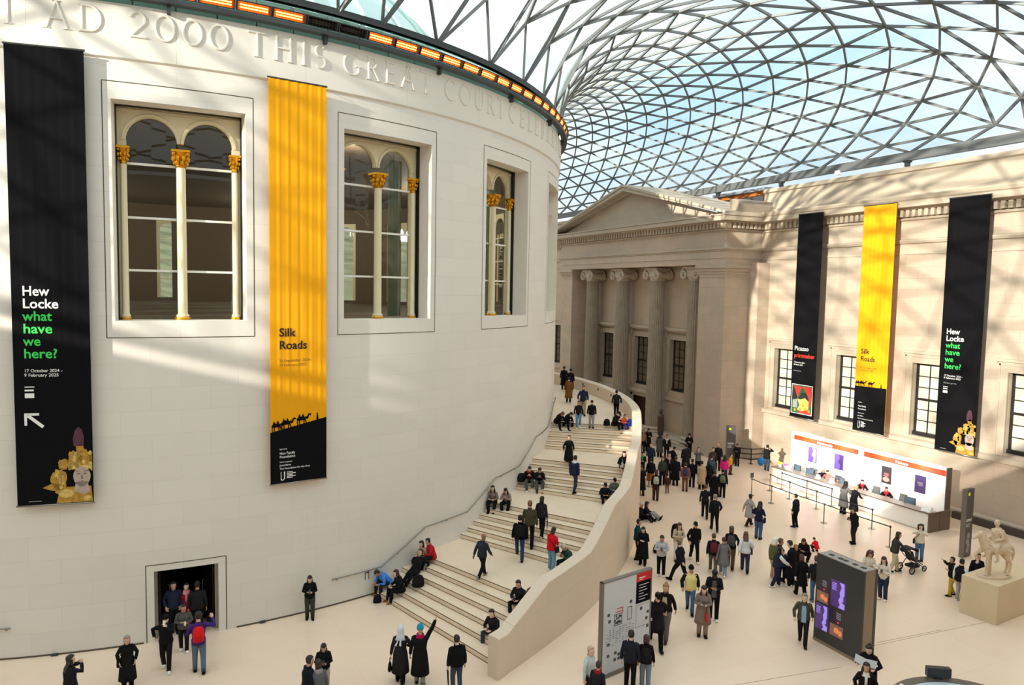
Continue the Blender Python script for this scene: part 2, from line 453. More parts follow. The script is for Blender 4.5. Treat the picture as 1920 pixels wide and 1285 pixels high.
# faint cut lettering low on the drum
def cutw(x, y, d=0): return cyl(degrees(x / R), R + .006, y)
def stroke_word(mb, n, x, y, h, seed):
    rr = random.Random(seed)
    for i in range(n):
        w = h * rr.uniform(.35, .6)
        for dx in (0.0, w * .8):
            stroke(mb, [(x + dx, y), (x + dx, y + h * (1.35 if rr.random() < .3 else 1))], 0.018, lambda a, b, d: cyl(degrees(a / R), R + .002 + d, b), 0.003)
        stroke(mb, [(x, y + h * .95), (x + w * .8, y + h * .95)], 0.018, lambda a, b, d: cyl(degrees(a / R), R + .002 + d, b), 0.003)
        x += w + h * .28
    return x + h * .5
mb = MB()
for (t, z, ns) in ((9.4, 3.2, (3, 6, 3, 7, 9)), (9.3, 2.55, (9, 6)), (24.0, 4.9, (4,)), (24.0, 4.55, (5,))):
    x = rad(t) * R
    for i, n in enumerate(ns): x = stroke_word(mb, n, x, z, .26, int(t * 10 + i + z * 7))
mb.build('faint_cut_lettering', M_STONE, rot)

# ---------------------------------------------------------------- tall windows of the drum
def drum_window(idx, w, full):
    root = sroot('window_%d' % idx, None, None)
    rf, rg = 21.52, 21.45                       # face of the timber frame, plane of the glass
    a0, a1 = w - WI + 0.02, w + WI - 0.02
    def P(x, z, r): return cyl(w + degrees(x / rf), r, z)     # x metres along the wall
    hw = rad(WI) * rf - 0.02
    zs = 15.79                                  # springing line of the arches
    top = Z_HEAD - 0.16
    ra = 0.73
    cxs = (-0.83, 0.83)
    mb = MB()                                   # frame with two arched lights
    def sheet(poly, r0, r1):
        n = len(poly)
        A = [P(x, z, r0) for x, z in poly]; B = [P(x, z, r1) for x, z in poly]
        mb.add(A + B, [tuple(range(n)), tuple(reversed(range(n, 2 * n)))] + [(i, n + i, n + (i + 1) % n, (i + 1) % n) for i in range(n)])
    def strip(x0, z0, x1, z1, r0=rf + .06, r1=rg - .05): sheet([(x0, z0), (x1, z0), (x1, z1), (x0, z1)], r0, r1)
    strip(-hw, Z_SILL, -hw + .24, zs); strip(hw - .24, Z_SILL, hw, zs)
    na = 16
    for c in cxs:                               # spandrels round each arch
        xl, xr = c - hw / 2 + (0.0 if c > 0 else -.02), c + hw / 2
        xl, xr = (-hw, 0) if c < 0 else (0, hw)
        prev = None
        for i in range(na + 1):
            t = pi - pi * i / na
            pt = (c + ra * cos(t), zs + ra * sin(t))
            if prev:
                sheet([prev, pt, (pt[0], top), (prev[0], top)], rf + .06, rg - .05)
            prev = pt
        strip(xl, zs, c - ra, top); strip(c + ra, zs, xr, top)
        # moulded archivolt
        for rr_, ww, dd in ((ra + .06, .07, .10),):
            pr = None
            for i in range(na + 1):
                t = pi - pi * i / na
                q = ((c + (rr_ - ww / 2) * cos(t), zs + (rr_ - ww / 2) * sin(t)), (c + (rr_ + ww / 2) * cos(t), zs + (rr_ + ww / 2) * sin(t)))
                if pr: sheet([pr[0], q[0], q[1], pr[1]], rf + dd, rf + .04)
                pr = q
    strip(-hw, top, hw, top + .09, rf + .12); strip(-hw, top + .09, hw, Z_HEAD, rf + .05)
    mb.build('window_frame', M_CREAM, root)
    mb = MB()                                   # glazing bars
    for z in (15.08, 13.41, 11.76):
        strip(-hw + .2, z - .035, hw - .2, z + .035, rf + .03, rg - .03)
    mb.build('glazing_bars', M_WHITEBAR, root)
    mb = MB()
    n = 8
    xs = [-hw + .1 + (2 * hw - .2) * i / n for i in range(n + 1)]
    for i in range(n): mb.poly([P(xs[i], Z_SILL, rg), P(xs[i + 1], Z_SILL, rg), P(xs[i + 1], top + .05, rg), P(xs[i], top + .05, rg)])
    mb.build('glass_pane', M_GLASS, root)
    if full:
        # black edge channel on both jambs and the head
        mb = MB()
        for t in (a0, a1):
            mb.poly([cyl(t + (.04 if t == a0 else -.04), 21.62, Z_SILL), cyl(t + (.04 if t == a0 else -.04), 21.82, Z_SILL), cyl(t + (.04 if t == a0 else -.04), 21.82, Z_HEAD), cyl(t + (.04 if t == a0 else -.04), 21.62, Z_HEAD)])
        for i in range(6):
            ta = a0 + (a1 - a0) * i / 6; tb = a0 + (a1 - a0) * (i + 1) / 6
            mb.poly([cyl(ta, 21.62, Z_HEAD - .02), cyl(tb, 21.62, Z_HEAD - .02), cyl(tb, 21.82, Z_HEAD - .02), cyl(ta, 21.82, Z_HEAD - .02)])
        mb.build('edge_channel', M_BLACKF, root)
        # slender columns with gilded capitals
        for nm, x in (('column', 0.0), ('column', -hw + .17), ('column', hw - .17)):
            rr = .15 if x == 0 else .1
            c = Vector(P(x, 0, rf + .12))
            mb = MB()
            mb.lathe([(rr * 1.5, Z_SILL), (rr * 1.5, Z_SILL + .06), (rr * 1.25, Z_SILL + .09), (rr * 1.35, Z_SILL + .14), (rr, Z_SILL + .2), (rr * .92, 15.05)], c, 14)
            co = mb.build('column', M_CREAM, root, smooth=True, sharp=40)
            mb = MB()
            mb.lathe([(rr * 1.55, Z_SILL + .0), (rr * 1.6, Z_SILL + .05), (rr * 1.5, Z_SILL + .075)], c + Vector((0, 0, .01)), 14)
            mb.lathe([(rr * .95, 15.03), (rr * 1.1, 15.06), (rr * .95, 15.09), (rr * 1.05, 15.24), (rr * 1.35, 15.39), (rr * 1.75, 15.51), (rr * 1.2, 15.525)], c, 12)
            for q in range(8):                  # acanthus leaves and corner scrolls
                a = q * pi / 4
                for (z, ro, sz) in ((15.18, 1.2, .06), (15.31, 1.45, .075)):
                    mb.ball(c + Vector((rr * ro * cos(a + z), rr * ro * sin(a + z), z)), sz * rr / .15, 6, 4, ax=(1, 1, 1.4))
                if q % 2: mb.ball(c + Vector((rr * 1.9 * cos(a), rr * 1.9 * sin(a), 15.45)), .065 * rr / .15, 6, 4)
            mb.obox(c + Vector((0, 0, 15.54)), (cyl(w + 90, 1, 0), cyl(w, 1, 0), (0, 0, 1)), (rr * 1.8, rr * 1.8, .035))
            mb.build('gilded_capital', M_GOLD, root, smooth=True, sharp=40)
    return root
vis = sorted([w for w in wins if -30 < w < 80])
order = vis + [w for w in wins if w not in vis]
for i, w in enumerate(order): drum_window(i + 1, w, w in vis)
# lamps of the reading room
for k in range(6):
    ld = bpy.data.lights.new('reading_room_lamp', 'POINT'); ld.energy = 900; ld.color = (1.0, .82, .62); ld.shadow_soft_size = .6
    lo = bpy.data.objects.new('reading_room_lamp', ld); lo.location = cyl(30 + 60 * k, 15, 16.5); COL.objects.link(lo)
# room behind the windows: dark gallery floor and ceiling
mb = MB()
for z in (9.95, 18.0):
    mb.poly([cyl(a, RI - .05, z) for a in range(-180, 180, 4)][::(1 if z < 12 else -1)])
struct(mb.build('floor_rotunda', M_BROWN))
# long curtains hanging behind two windows
M_CURT = mat('grey_green_curtain', (150, 148, 122), 0.9)
for k, (w, s0, s1) in enumerate(((vis[3] if len(vis) > 3 else 36.2, 1.2, 4.4), (vis[2], 2.6, 4.3))):
    mb = MB(); R_ = []
    n = 40
    for z in (Z_SILL + .05, 16.3):
        R_.append([cyl(w + s0 + (s1 - s0) * i / n, 20.9 + .07 * sin(i * 1.9), z) for i in range(n + 1)])
    mb.rings(R_, False, False, closed=False)
    tag(mb.build('curtain', M_CURT, smooth=True), 'grey green curtain hanging behind the %s tall drum window' % ('third' if k == 0 else 'second'), 'curtain')

# ---------------------------------------------------------------- entrance doors in the drum
d1 = sroot('door_1')
mb = MB()
for s_, t, sw in ((-1, DOOR[0], 1), (1, DOOR[1], -1)):
    pass
def leaf(t_hinge, swing):
    """dark glass door leaf folded back into the lobby against its jamb"""
    h = Vector(cyl(t_hinge, 22.15, 0)); inw = Vector(cyl(t_hinge, -1, 0)); side = Vector(cyl(t_hinge + 90, 1, 0)) * swing
    d = (inw * .97 + side * .24).normalized(); nrm = Vector((-d.y, d.x, 0))
    c = h + d * .5
    b = MB(); b.obox((c.x, c.y, 1.13), (d, nrm, (0, 0, 1)), (.5, .025, 1.12))
    o = b.build('door_leaf', mat('door_dark', (34, 26, 24), 0.25), d1)
    b = MB()
    for sgn in (-1, 1):
        q = h + d * .8 + nrm * sgn * .075
        b.tube([q - nrm * sgn * .07 + Vector((0, 0, .62)), q + Vector((0, 0, .64)), q + Vector((0, 0, 1.38)), q - nrm * sgn * .07 + Vector((0, 0, 1.4))], .016, 8)
    b.build('door_handle', M_METAL, o, smooth=True)
leaf(DOOR[0] + .35, 1); leaf(DOOR[1] - .35, -1)
mb = MB()
for t in (DOOR[0] + .12, DOOR[1] - .12):
    mb.obox(cyl(t, 22.2, DOOR[2] / 2), (cyl(t + 90, 1, 0), cyl(t, 1, 0), (0, 0, 1)), (.045, .06, DOOR[2] / 2))
mb.build('door_frame', M_METAL, d1)
# dark lobby behind the doors
mb = MB()
for a, b in ((-2.9, -2.9), (3.3, 3.3)):
    mb.poly([cyl(a, 21.3, 0), cyl(a, 15.8, 0), cyl(a, 15.8, 2.7), cyl(a, 21.3, 2.7)])
mb.poly([cyl(-2.9, 15.8, 0), cyl(3.3, 15.8, 0), cyl(3.3, 15.8, 2.7), cyl(-2.9, 15.8, 2.7)])
mb.poly([cyl(-2.9, 21.3, 2.7), cyl(3.3, 21.3, 2.7), cyl(3.3, 15.8, 2.7), cyl(-2.9, 15.8, 2.7)])
mb.poly([cyl(-2.9, 21.3, .012), cyl(3.3, 21.3, .012), cyl(3.3, 15.8, .012), cyl(-2.9, 15.8, .012)])
struct(mb.build('wall_lobby', M_RED))

# ---------------------------------------------------------------- green glass upstand, heater ring
mb = MB(); 
for a in range(-180, 180, 3):
    mb.poly([cyl(a + .05, R - .1, Z_TOP - .02), cyl(a + 2.95, R - .1, Z_TOP - .02), cyl(a + 2.95, R - .1, 20.62), cyl(a + .05, R - .1, 20.62)])
struct(mb.build('wall_glass_upstand', M_GREENGLASS), 'green glass strip above the frieze')
def ring(mb, prof, step=2.0, a0=-180, a1=180):
    ths = frange(a0, a1, step)
    mb.rings([[cyl(t, r, z) for r, z in prof] for t in ths], False, False)
mb = MB()
ring(mb, [(R + .12, 19.66), (R + .42, 19.66), (R + .42, 19.78), (R + .12, 19.78)])
ring(mb, [(R - .2, 20.5), (R + .06, 20.5), (R + .06, 20.72), (R - .2, 20.72)])
for a in range(-30, 90, 12):
    mb.obox(cyl(a + 5.5, R + .12, 19.56), (cyl(a + 95.5, 1, 0), cyl(a + 5.5, 1, 0), (0, 0, 1)), (.05, .13, .14))
struct(mb.build('trim_heater_ring', M_DKSTEEL, smooth=False), 'dark steel ring that carries the heaters round the drum top')
M_GLOW = mat('glowing_element', (255, 170, 90), 0.5, emit=(255, 168, 84), estr=5.0)
M_REFL = mat('copper_reflector', (190, 96, 40), 0.3, 0.8, emit=(255, 110, 30), estr=0.35)
M_REFLOFF = mat('cold_reflector', (70, 60, 56), 0.35, 0.8)
proto = {}
def heater_parts(lit):
    a = MB()                                   # housing: open box, front faces -y (local), tilted down
    a.box((-.5, -.02, -.15), (.5, .14, -.13)); a.box((-.5, -.02, .13), (.5, .14, .16)); a.box((-.5, .12, -.15), (.5, .15, .15))
    a.box((-.52, -.04, -.15), (-.49, .15, .16)); a.box((.49, -.04, -.15), (.52, .15, .16))
    a.bar((-.3, .15, .05), (-.3, .3, -.15), .04, .04); a.bar((.3, .15, .05), (.3, .3, -.15), .04, .04)
    b = MB(); b.add([(-.48, -.0, -.12), (.48, -.0, -.12), (.48, .10, -.06), (-.48, .10, -.06), (.48, .10, .06), (-.48, .10, .06), (.48, 0, .12), (-.48, 0, .12)],
                    [(0, 1, 2, 3), (3, 2, 4, 5), (5, 4, 6, 7)])
    c = MB()
    for z in (-.04, .04): c.tube([(-.42, .04, z), (.42, .04, z)], .022, 8)
    d = MB()
    for i in range(9): x = -.44 + i * .11; d.box((x - .004, -.03, -.13), (x + .004, -.02, .13))
    return a, b, c, d
def heater(t, lit, lab):
    key = lit
    root = thing('infrared_heater', lab, 'heater', cyl(t, R + .42, 19.97), radians(t), 'infrared heaters round the drum top')
    if key not in proto:
        a, b, c, d = heater_parts(lit)
        proto[key] = [a.build('housing', M_DKSTEEL, root), b.build('reflector', M_REFL if lit else M_REFLOFF, root),
                      c.build('heating_element', M_GLOW if lit else M_REFLOFF, root, smooth=True), d.build('guard_grille', M_DKSTEEL, root)]
        for o in proto[key]: o.rotation_euler = (radians(22), 0, 0)
    else:
        for o in proto[key]:
            q = o.copy(); q.parent = root; COL.objects.link(q)
    return root
hn = 0
t = -2.6
ht = []
while t < 62:
    ht.append(t); t += 2.72
for k, t in enumerate(ht):
    lit = not (8.5 < t < 14.9)
    heater(t, lit, 'long %s heater on the drum top ring, %s from the left' % ('glowing orange' if lit else 'unlit dark grey', ORD[k]))
# ================================================================ staircase round the drum
ST0, STP, NR, RISE, FSPAN = 16.65, 11.25, 6, 0.1735, 5.25
OUT_T = [0, 15.8, 17.25, 19.3, 21.2, 24.2, 27.9, 34.5, 39.6, 44.3, 50, 55.9, 70, 110, 150]
OUT_R = [31, 30.05, 29.86, 29.65, 29.49, 29.23, 28.93, 28.36, 28.0, 27.72, 27.47, 27.33, 27.15, 27.1, 27.1]
def interp(x, X, Y):
    if x <= X[0]: return Y[0]
    for i in range(len(X) - 1):
        if x <= X[i + 1]: return Y[i] + (Y[i + 1] - Y[i]) * (x - X[i]) / (X[i + 1] - X[i])
    return Y[-1]
def rout(t): return interp(t, OUT_T, OUT_R)
END_T = 118
risers = []
for k in range(4):
    for j in range(NR): risers.append((ST0 + STP * k + FSPAN / (NR - 1) * j, (k * NR + j) * RISE, (k * NR + j + 1) * RISE))
stair = sroot('staircase', 'broad pale stone staircase curving up round the drum')
mb = MB(); nb = MB()
PT = .48                                        # parapet thickness
def rin(t): return rout(t) - PT + .01
for i, (t, z0, z1) in enumerate(risers):
    t2 = risers[i + 1][0] if i + 1 < len(risers) else END_T
    rs = frange(R - .02, rin(t), 1.0)
    a = [cyl(t, r, z0) for r in (R - .02, rin(t))] + [cyl(t, r, z1) for r in (rin(t), R - .02)]
    mb.poly(a)
    ths = frange(t, t2, 1.2)
    for p, q in zip(ths[:-1], ths[1:]):
        mb.poly([cyl(p, R - .02, z1), cyl(p, rin(p), z1), cyl(q, rin(q), z1), cyl(q, R - .02, z1)])
    # dark shadow strip under each nosing and an inlaid strip on the tread
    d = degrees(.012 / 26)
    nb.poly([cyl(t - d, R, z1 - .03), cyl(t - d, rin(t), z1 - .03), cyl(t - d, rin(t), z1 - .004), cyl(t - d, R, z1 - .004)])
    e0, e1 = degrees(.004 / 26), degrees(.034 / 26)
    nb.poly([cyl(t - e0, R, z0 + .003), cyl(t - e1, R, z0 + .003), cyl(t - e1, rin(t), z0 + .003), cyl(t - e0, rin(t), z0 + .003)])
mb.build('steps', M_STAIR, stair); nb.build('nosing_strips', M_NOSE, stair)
# narrow gutter where steps meet the drum
# parapet wall
PZ_T = [15.8, 16.7, 20.9, 27.0, 32.3, 38.3, 43.6, 50.0, 55.4, 60, 120]
PZ_Z = [1.26, 1.24, 2.10, 2.12, 3.12, 3.12, 4.16, 4.20, 4.98, 5.0, 5.0]
def pz(t): return interp(t, PZ_T, PZ_Z)
ths = sorted(set([round(x, 2) for x in frange(15.8, END_T, .8)] + PZ_T[:-2]))
mb = MB(); mb.uv = []
RR = []
s_acc = 0
for i, t in enumerate(ths):
    r1 = rout(t); r0 = r1 - PT; z = pz(t)
    s_ = radians(t) * 28.5
    ring_ = [(r1, 0), (r1, z - .03), (r1 - .03, z), (r0 + .03, z - .02), (r0, z - .05), (r0, 0)]
    RR.append([cyl(t, r, zz) for r, zz in ring_])
    mb.uv += [(s_, zz + (0 if r > r0 + .1 else 0)) for r, zz in ring_]
mb.rings(RR, True, True, closed=True)
par = mb.build('wall_stair_parapet', M_PARA)
struct(par, 'smooth pale stone parapet wall curving up beside the stairs')
# little dark fixings on the inner side of the parapet at the upper landing
for k, t in enumerate((66, 72, 78, 84, 90)):
    b = MB(); b.obox(cyl(t, rin(t) - .03, 4.72), (cyl(t + 90, 1, 0), cyl(t, 1, 0), (0, 0, 1)), (.05, .035, .07))
    tag(b.build('step_light', M_DKSTEEL), 'small dark light set in the upper stair parapet, %s from the near end' % ORD[k], 'light', 'lights in the upper parapet')
# handrail on the drum
RLT = [12.2, 17.2, 22.5, 28.6, 33.7, 39.6, 44.9, 51.0, 56.2, 61]
RLZ = [1.0, 1.0, 2.06, 2.12, 3.12, 3.2, 4.16, 4.24, 5.2, 5.25]
def rail(name, T, Z, label):
    root = thing(name, label, 'handrail', cyl(T[0], R, 0))
    o = Vector(root.location)
    pts = []
    for a, b, za, zb in zip(T[:-1], T[1:], Z[:-1], Z[1:]):
        for q in frange(a, b, 1.0)[:-1]: pts.append(Vector(cyl(q, R + .1, za + (zb - za) * (q - a) / (b - a))) - o)
    pts.append(Vector(cyl(T[-1], R + .1, Z[-1])) - o)
    m_ = MB(); m_.tube(pts, .026, 8); m_.build('rail', M_METAL, root, smooth=True)
    for q in frange(T[0] + .5, T[-1] - .3, 3.4):
        z = interp(q, T, Z); m_ = MB()
        m_.tube([Vector(cyl(q, R - .01, z - .08)) - o, Vector(cyl(q, R + .09, z - .06)) - o, Vector(cyl(q, R + .1, z)) - o], .014, 6)
        m_.build('bracket', M_METAL, root, smooth=True)
rail('handrail', RLT, RLZ, 'thin metal handrail climbing the drum wall beside the stairs')
mb = MB()
for (a_, b_, z0_, z1_) in ((15.62, 15.68, .62, .9), (16.0, 16.06, .62, .9), (15.62, 16.06, .87, .9)): mb.poly([cyl(a_, R + .012, z0_), cyl(b_, R + .012, z0_), cyl(b_, R + .012, z1_), cyl(a_, R + .012, z1_)]); mb.poly([cyl(a_, R + .002, z0_), cyl(b_, R + .002, z0_), cyl(b_, R + .012, z0_), cyl(a_, R + .012, z0_)])
tag(mb.build('wall_hook', M_BLACKF), 'small black wall bracket under the handrail near the stair foot', 'bracket')
rail('handrail', [-20, -12.1], [1.0, 1.0], 'short metal handrail on the drum at the far left edge')
# the mirror flight on the far left exists only beyond the frame and is not built

# ================================================================ east wall of the court
WX = 36.6
Y_S, Y_N = -50.4, 47.0
wwin = [-22.05 + 5.03 * k for k in range(-4, 3) if k not in ()]     # window centres, south part
wwin = [y for y in wwin if y < -10] + [19.2, 24.2, 29.2, 34.2]
HW = 1.1
WZ0, WZ1 = 3.82, 7.8
PY0, PY1 = -9.3, 13.4                            # portico extent
def flat_wall(x, y0, y1, z0, z1, holes, flip=False):
    ys = sorted({y0, y1} | {v for h in holes for v in h[:2]}); zs = sorted({z0, z1} | {v for h in holes for v in h[2:]})
    mb = MB(); mb.uv = []
    id_ = {}
    for i, y in enumerate(ys):
        for j, z in enumerate(zs): id_[i, j] = len(mb.v); mb.v.append((x, y, z)); mb.uv.append((y, z))
    for i in range(len(ys) - 1):
        for j in range(len(zs) - 1):
            ym, zm = (ys[i] + ys[i + 1]) / 2, (zs[j] + zs[j + 1]) / 2
            if any(a < ym < b and c < zm < d for a, b, c, d in holes): continue
            q = (id_[i, j], id_[i, j + 1], id_[i + 1, j + 1], id_[i + 1, j]); mb.f.append(q[::-1] if flip else q); mb.m.append(0)
    return mb
east = struct(flat_wall(WX, Y_S, Y_N, 0, 16.9, [(y - HW, y + HW, WZ0, WZ1) for y in wwin]).build('wall_right', M_OLD), 'tall weathered stone wall on the right of the court')
# mouldings that run the length of the wall
def mould(prof, y0, y1, name, m, parent=None):
    """profile of (projection, z) swept along the wall"""
    mb = MB()
    mb.rings([[(WX - p, y, z) for p, z in prof] for y in (y0, y1)], True, True)
    return mb.build(name, m, parent)
for nm, (a, b) in (('s', (Y_S, PY0)), ('n', (PY1, Y_N))):
    mould([(0, 3.22), (.06, 3.22), (.06, 3.3), (.2, 3.36), (.2, 3.58), (.05, 3.66), (0, 3.66)], a, b, 'sill_course', M_OLDP, east)
    mould([(0, 14.32), (.10, 14.32), (.16, 14.44), (.16, 14.52), (0, 14.56)], a, b, 'string_course', M_OLDP, east)
    mould([(0, 13.72), (.05, 13.72), (.05, 13.78), (0, 13.78)], a, b, 'fascia_line', M_OLDP, east)
    mould([(0, 15.55), (.12, 15.6), (.12, 15.72), (0, 15.72)], a, b, 'bed_mould', M_OLDP, east)
    mould([(0, 16.14), (.42, 16.14), (.42, 16.22), (.78, 16.24), (.78, 16.55), (.86, 16.62), (.92, 16.78), (.92, 16.84), (0, 16.92)], a, b, 'cornice', M_OLDP, east)
    mb = MB(); y = a + .1
    while y < b - .1: mb.box((WX - .34, y, 15.76), (WX, y + .21, 16.14)); y += .36
    mb.build('dentils', M_OLDP, east)
    mould([(-.3, 16.9), (.1, 16.9), (.1, 17.1), (0, 17.14), (0, 18.22), (.14, 18.28), (.14, 18.52), (-.3, 18.6)], a if nm == 's' else b - (b - a), b, 'attic', M_OLDP, east)
# plinth of the wall
mould([(0, 0), (.10, 0), (.10, .42), (.06, .48), (0, .5)], Y_S, PY0, 'plinth', M_OLDP, east)
mb = MB(); mb.box((WX - .34, -23.8, 0.0), (WX - .1, -33.5, .34)); struct(mb.build('trim_wall_duct', mat('dark_bronze', (66, 54, 48), .5)))
# windows
M_BLIND = mat('pale_window_blind', (222, 214, 194), 0.6)
M_PANED = mat('dim_old_glass', (120, 106, 88), 0.12, spec=0.6)
def sash(idx, x, y, pale=True, hw=HW, z0=WZ0, z1=WZ1, cols=3, rows=6, hood=False):
    """dark painted sash window set back in a stone surround"""
    root = sroot('window_%d' % idx, None, None, (x, y, 0))
    mb = MB()                                   # stone reveal and raised surround
    dp = .42
    for s_ in (-1, 1):
        mb.box((0, s_ * hw, z0), (dp, s_ * (hw + .01), z1))
        mb.box((-.09, s_ * hw, z0 - .1), (.02, s_ * (hw + .42), z1 + .42)); mb.box((-.13, s_ * (hw + .34), z0 - .1), (.02, s_ * (hw + .42), z1 + .42))
    mb.box((0, -hw, z1), (dp, hw, z1 + .01)); mb.box((0, -hw, z0 - .01), (dp, hw, z0))
    mb.box((-.09, -hw, z1), (.02, hw, z1 + .42)); mb.box((-.13, -hw - .42, z1 + .34), (.02, hw + .42, z1 + .42))
    if hood:
        mb.box((-.38, -hw - .62, z1 + .74), (.02, hw + .62, z1 + .94)); mb.box((-.28, -hw - .55, z1 + .62), (.02, hw + .55, z1 + .74))
        for s_ in (-1, 1): mb.box((-.26, s_ * (hw + .5), z1 + .1), (0, s_ * (hw + .28), z1 + .62)); mb.box((-.3, s_ * (hw + .52), z1 + .38), (0, s_ * (hw + .26), z1 + .5))
    else:
        mb.box((-.22, -hw - .5, z1 + .52), (.02, hw + .5, z1 + .66)); mb.box((-.14, -hw - .44, z1 + .42), (.02, hw + .44, z1 + .52))
    mb.build('stone_surround', M_OLDP, root)
    fx = dp - .12
    mb = MB()
    for s_ in (-1, 1): mb.box((fx, s_ * hw, z0), (fx + .1, s_ * (hw - .13), z1))
    mb.box((fx, -hw, z1 - .12), (fx + .1, hw, z1)); mb.box((fx - .1, -hw, z0), (fx + .1, hw, z0 + .2)); mb.box((fx - .02, -hw, (z0 + z1) / 2 - .06), (fx + .1, hw, (z0 + z1) / 2 + .06))
    mb.build('sash_frame', M_BLACKF, root)
    mb = MB()
    for c in range(1, cols):
        yy = -hw + .13 + (2 * hw - .26) * c / cols; mb.box((fx + .02, yy - .022, z0), (fx + .09, yy + .022, z1))
    for r_ in range(1, rows):
        if r_ * 2 == rows: continue
        zz = z0 + .2 + (z1 - z0 - .32) * r_ / rows; mb.box((fx + .02, -hw, zz - .022), (fx + .09, hw, zz + .022))
    mb.build('glazing_bars', M_BLACKF, root)
    mb = MB(); mb.poly([(fx + .07, -hw, z0), (fx + .07, -hw, z1), (fx + .07, hw, z1), (fx + .07, hw, z0)])
    mb.build('glass_pane', M_BLIND if pale else M_PANED, root)
    return root
wi = 21
for y in wwin: sash(wi, WX, y, pale=y < -5); wi += 1
# small dark slots in the wall near the portico
for k, (y, z) in enumerate(((-9.9 + .55, 10.35), (-9.9 + .62, 4.0))):
    mb = MB(); mb.box((WX - .06, y - .09, z - .27), (WX + .02, y + .09, z + .27))
    tag(mb.build('wall_lamp', M_BLACKF), 'small black fitting on the wall beside the portico, the %s one' % ('upper', 'lower')[k], 'lamp')

# ================================================================ portico of the east wall
PX, PB = 33.42, 35.25                           # entablature front, wall behind the columns
port = struct(flat_wall(PB, -6.7, 11.4, 0, 13.5, [(1.25, 3.45, .3, 2.75)] + [(y - 1.0, y + 1.0, 3.7, 7.72) for y in (7.65, 2.45, -2.35)]).build('wall_portico', M_OLD), 'wall behind the portico columns')
mb = MB(); mb.uv = []
def uvbox(mb, a, b):
    x0, y0, z0 = a; x1, y1, z1 = b
    for P in ([(x0, y0, z0), (x0, y0, z1), (x0, y1, z1), (x0, y1, z0)], [(x0, y0, z0), (x1, y0, z0), (x1, y0, z1), (x0, y0, z1)],
              [(x0, y1, z0), (x0, y1, z1), (x1, y1, z1), (x1, y1, z0)], [(x0, y0, z1), (x1, y0, z1), (x1, y1, z1), (x0, y1, z1)], [(x0, y0, z0), (x0, y1, z0), (x1, y1, z0), (x1, y0, z0)],
              [(x1, y0, z0), (x1, y1, z0), (x1, y1, z1), (x1, y0, z1)]):
        o = len(mb.v); mb.v += P; mb.uv += [(p[1] + p[0], p[2]) for p in P]; mb.f.append((o, o + 1, o + 2, o + 3)); mb.m.append(0)
# antae at both ends, standing on the floor
for a, b in ((-9.2, -6.55), (11.3, 13.3)):
    uvbox(mb, (PX + .1, a, .0), (WX + .05, b, 12.75))
uvbox(mb, (35.6, -10.1, 0), (WX + .05, -9.2, 13.5)); uvbox(mb, (35.6, 13.3, 0), (WX + .05, 14.2, 13.5))
mb.build('antae', M_OLD, port)
mb = MB()
for a, b in ((-9.2, -6.55), (11.3, 13.3)):
    for (z0, z1, p) in ((12.5, 12.56, .03), (12.72, 12.9, .05), (12.9, 13.12, .12), (13.12, 13.36, .22), (0, .5, .1), (.5, .62, .05)):
        mb.box((PX + .1 - p, a - p, z0), (WX, b + p, z1))
mb.build('anta_mouldings', M_OLDP, port)
# entablature
mb = MB(); mb.uv = []
uvbox(mb, (PX, PY0, 13.36), (WX + .05, PY1, 13.78)); uvbox(mb, (PX - .04, PY0 - .04, 13.78), (WX + .05, PY1 + .04, 14.28))
uvbox(mb, (PX + .04, PY0 + .04, 14.5), (WX + .05, PY1 - .04, 15.7))
mb.build('entablature', M_OLD, port)
mb = MB()
def pbox(p, z0, z1): mb.box((PX - p, PY0 - p, z0), (WX, PY1 + p, z1))
pbox(.10, 14.28, 14.38); pbox(.17, 14.38, 14.52); pbox(.10, 15.62, 15.74); pbox(.44, 16.12, 16.22); pbox(.80, 16.22, 16.54); pbox(.88, 16.54, 16.62)
mb.build('portico_cornice', M_OLDP, port)
mb = MB(); y = PY0 - .3
while y < PY1 + .2: mb.box((PX - .34, y, 15.76), (PX + .1, y + .2, 16.12)); y += .36
x = PX + .3
while x < WX: mb.box((x, PY0 - .34, 15.76), (x + .2, PY0 + .1, 16.12)); x += .36
mb.build('portico_dentils', M_OLDP, port)
# pediment
PC = (PY0 + PY1) / 2; PH = 3.15; e = .85
hwid = (PY1 - PY0) / 2 + e
mb = MB(); mb.uv = []
tri = [(PX + .12, PY0, 16.6), (PX + .12, PY1, 16.6), (PX + .12, PC, 16.62 + PH - .35)]
mb.v = tri; mb.uv = [(p[1], p[2]) for p in tri]; mb.f = [(0, 2, 1)]; mb.m = [0]
mb.build('tympanum', M_OLD, port)
mb = MB()
for s_ in (-1, 1):
    yo = PC + s_ * hwid
    def q(y, dz, x): return (x, y, 16.62 + PH * (1 - abs(y - PC) / hwid) + dz)
    for (x0, d0, d1) in ((PX - .82, -.34, -.02), (PX - .92, -.02, .16), (PX - .36, -.52, -.34)):
        P = [q(yo, d0, x0), q(PC, d0, x0), q(PC, d1, x0), q(yo, d1, x0)]
        P = [(x, y, max(z, 16.6)) for x, y, z in P]
        mb.prism(P if s_ > 0 else P[::-1], (WX + 1.2 - x0, 0, 0))
mb.build('raking_cornice', M_OLDP, port)
mb = MB(); y = PC - hwid + 1.6
while y < PC + hwid - 1.6:
    z = 16.62 + PH * (1 - abs(y - PC) / hwid) - .62; 
    y += .36
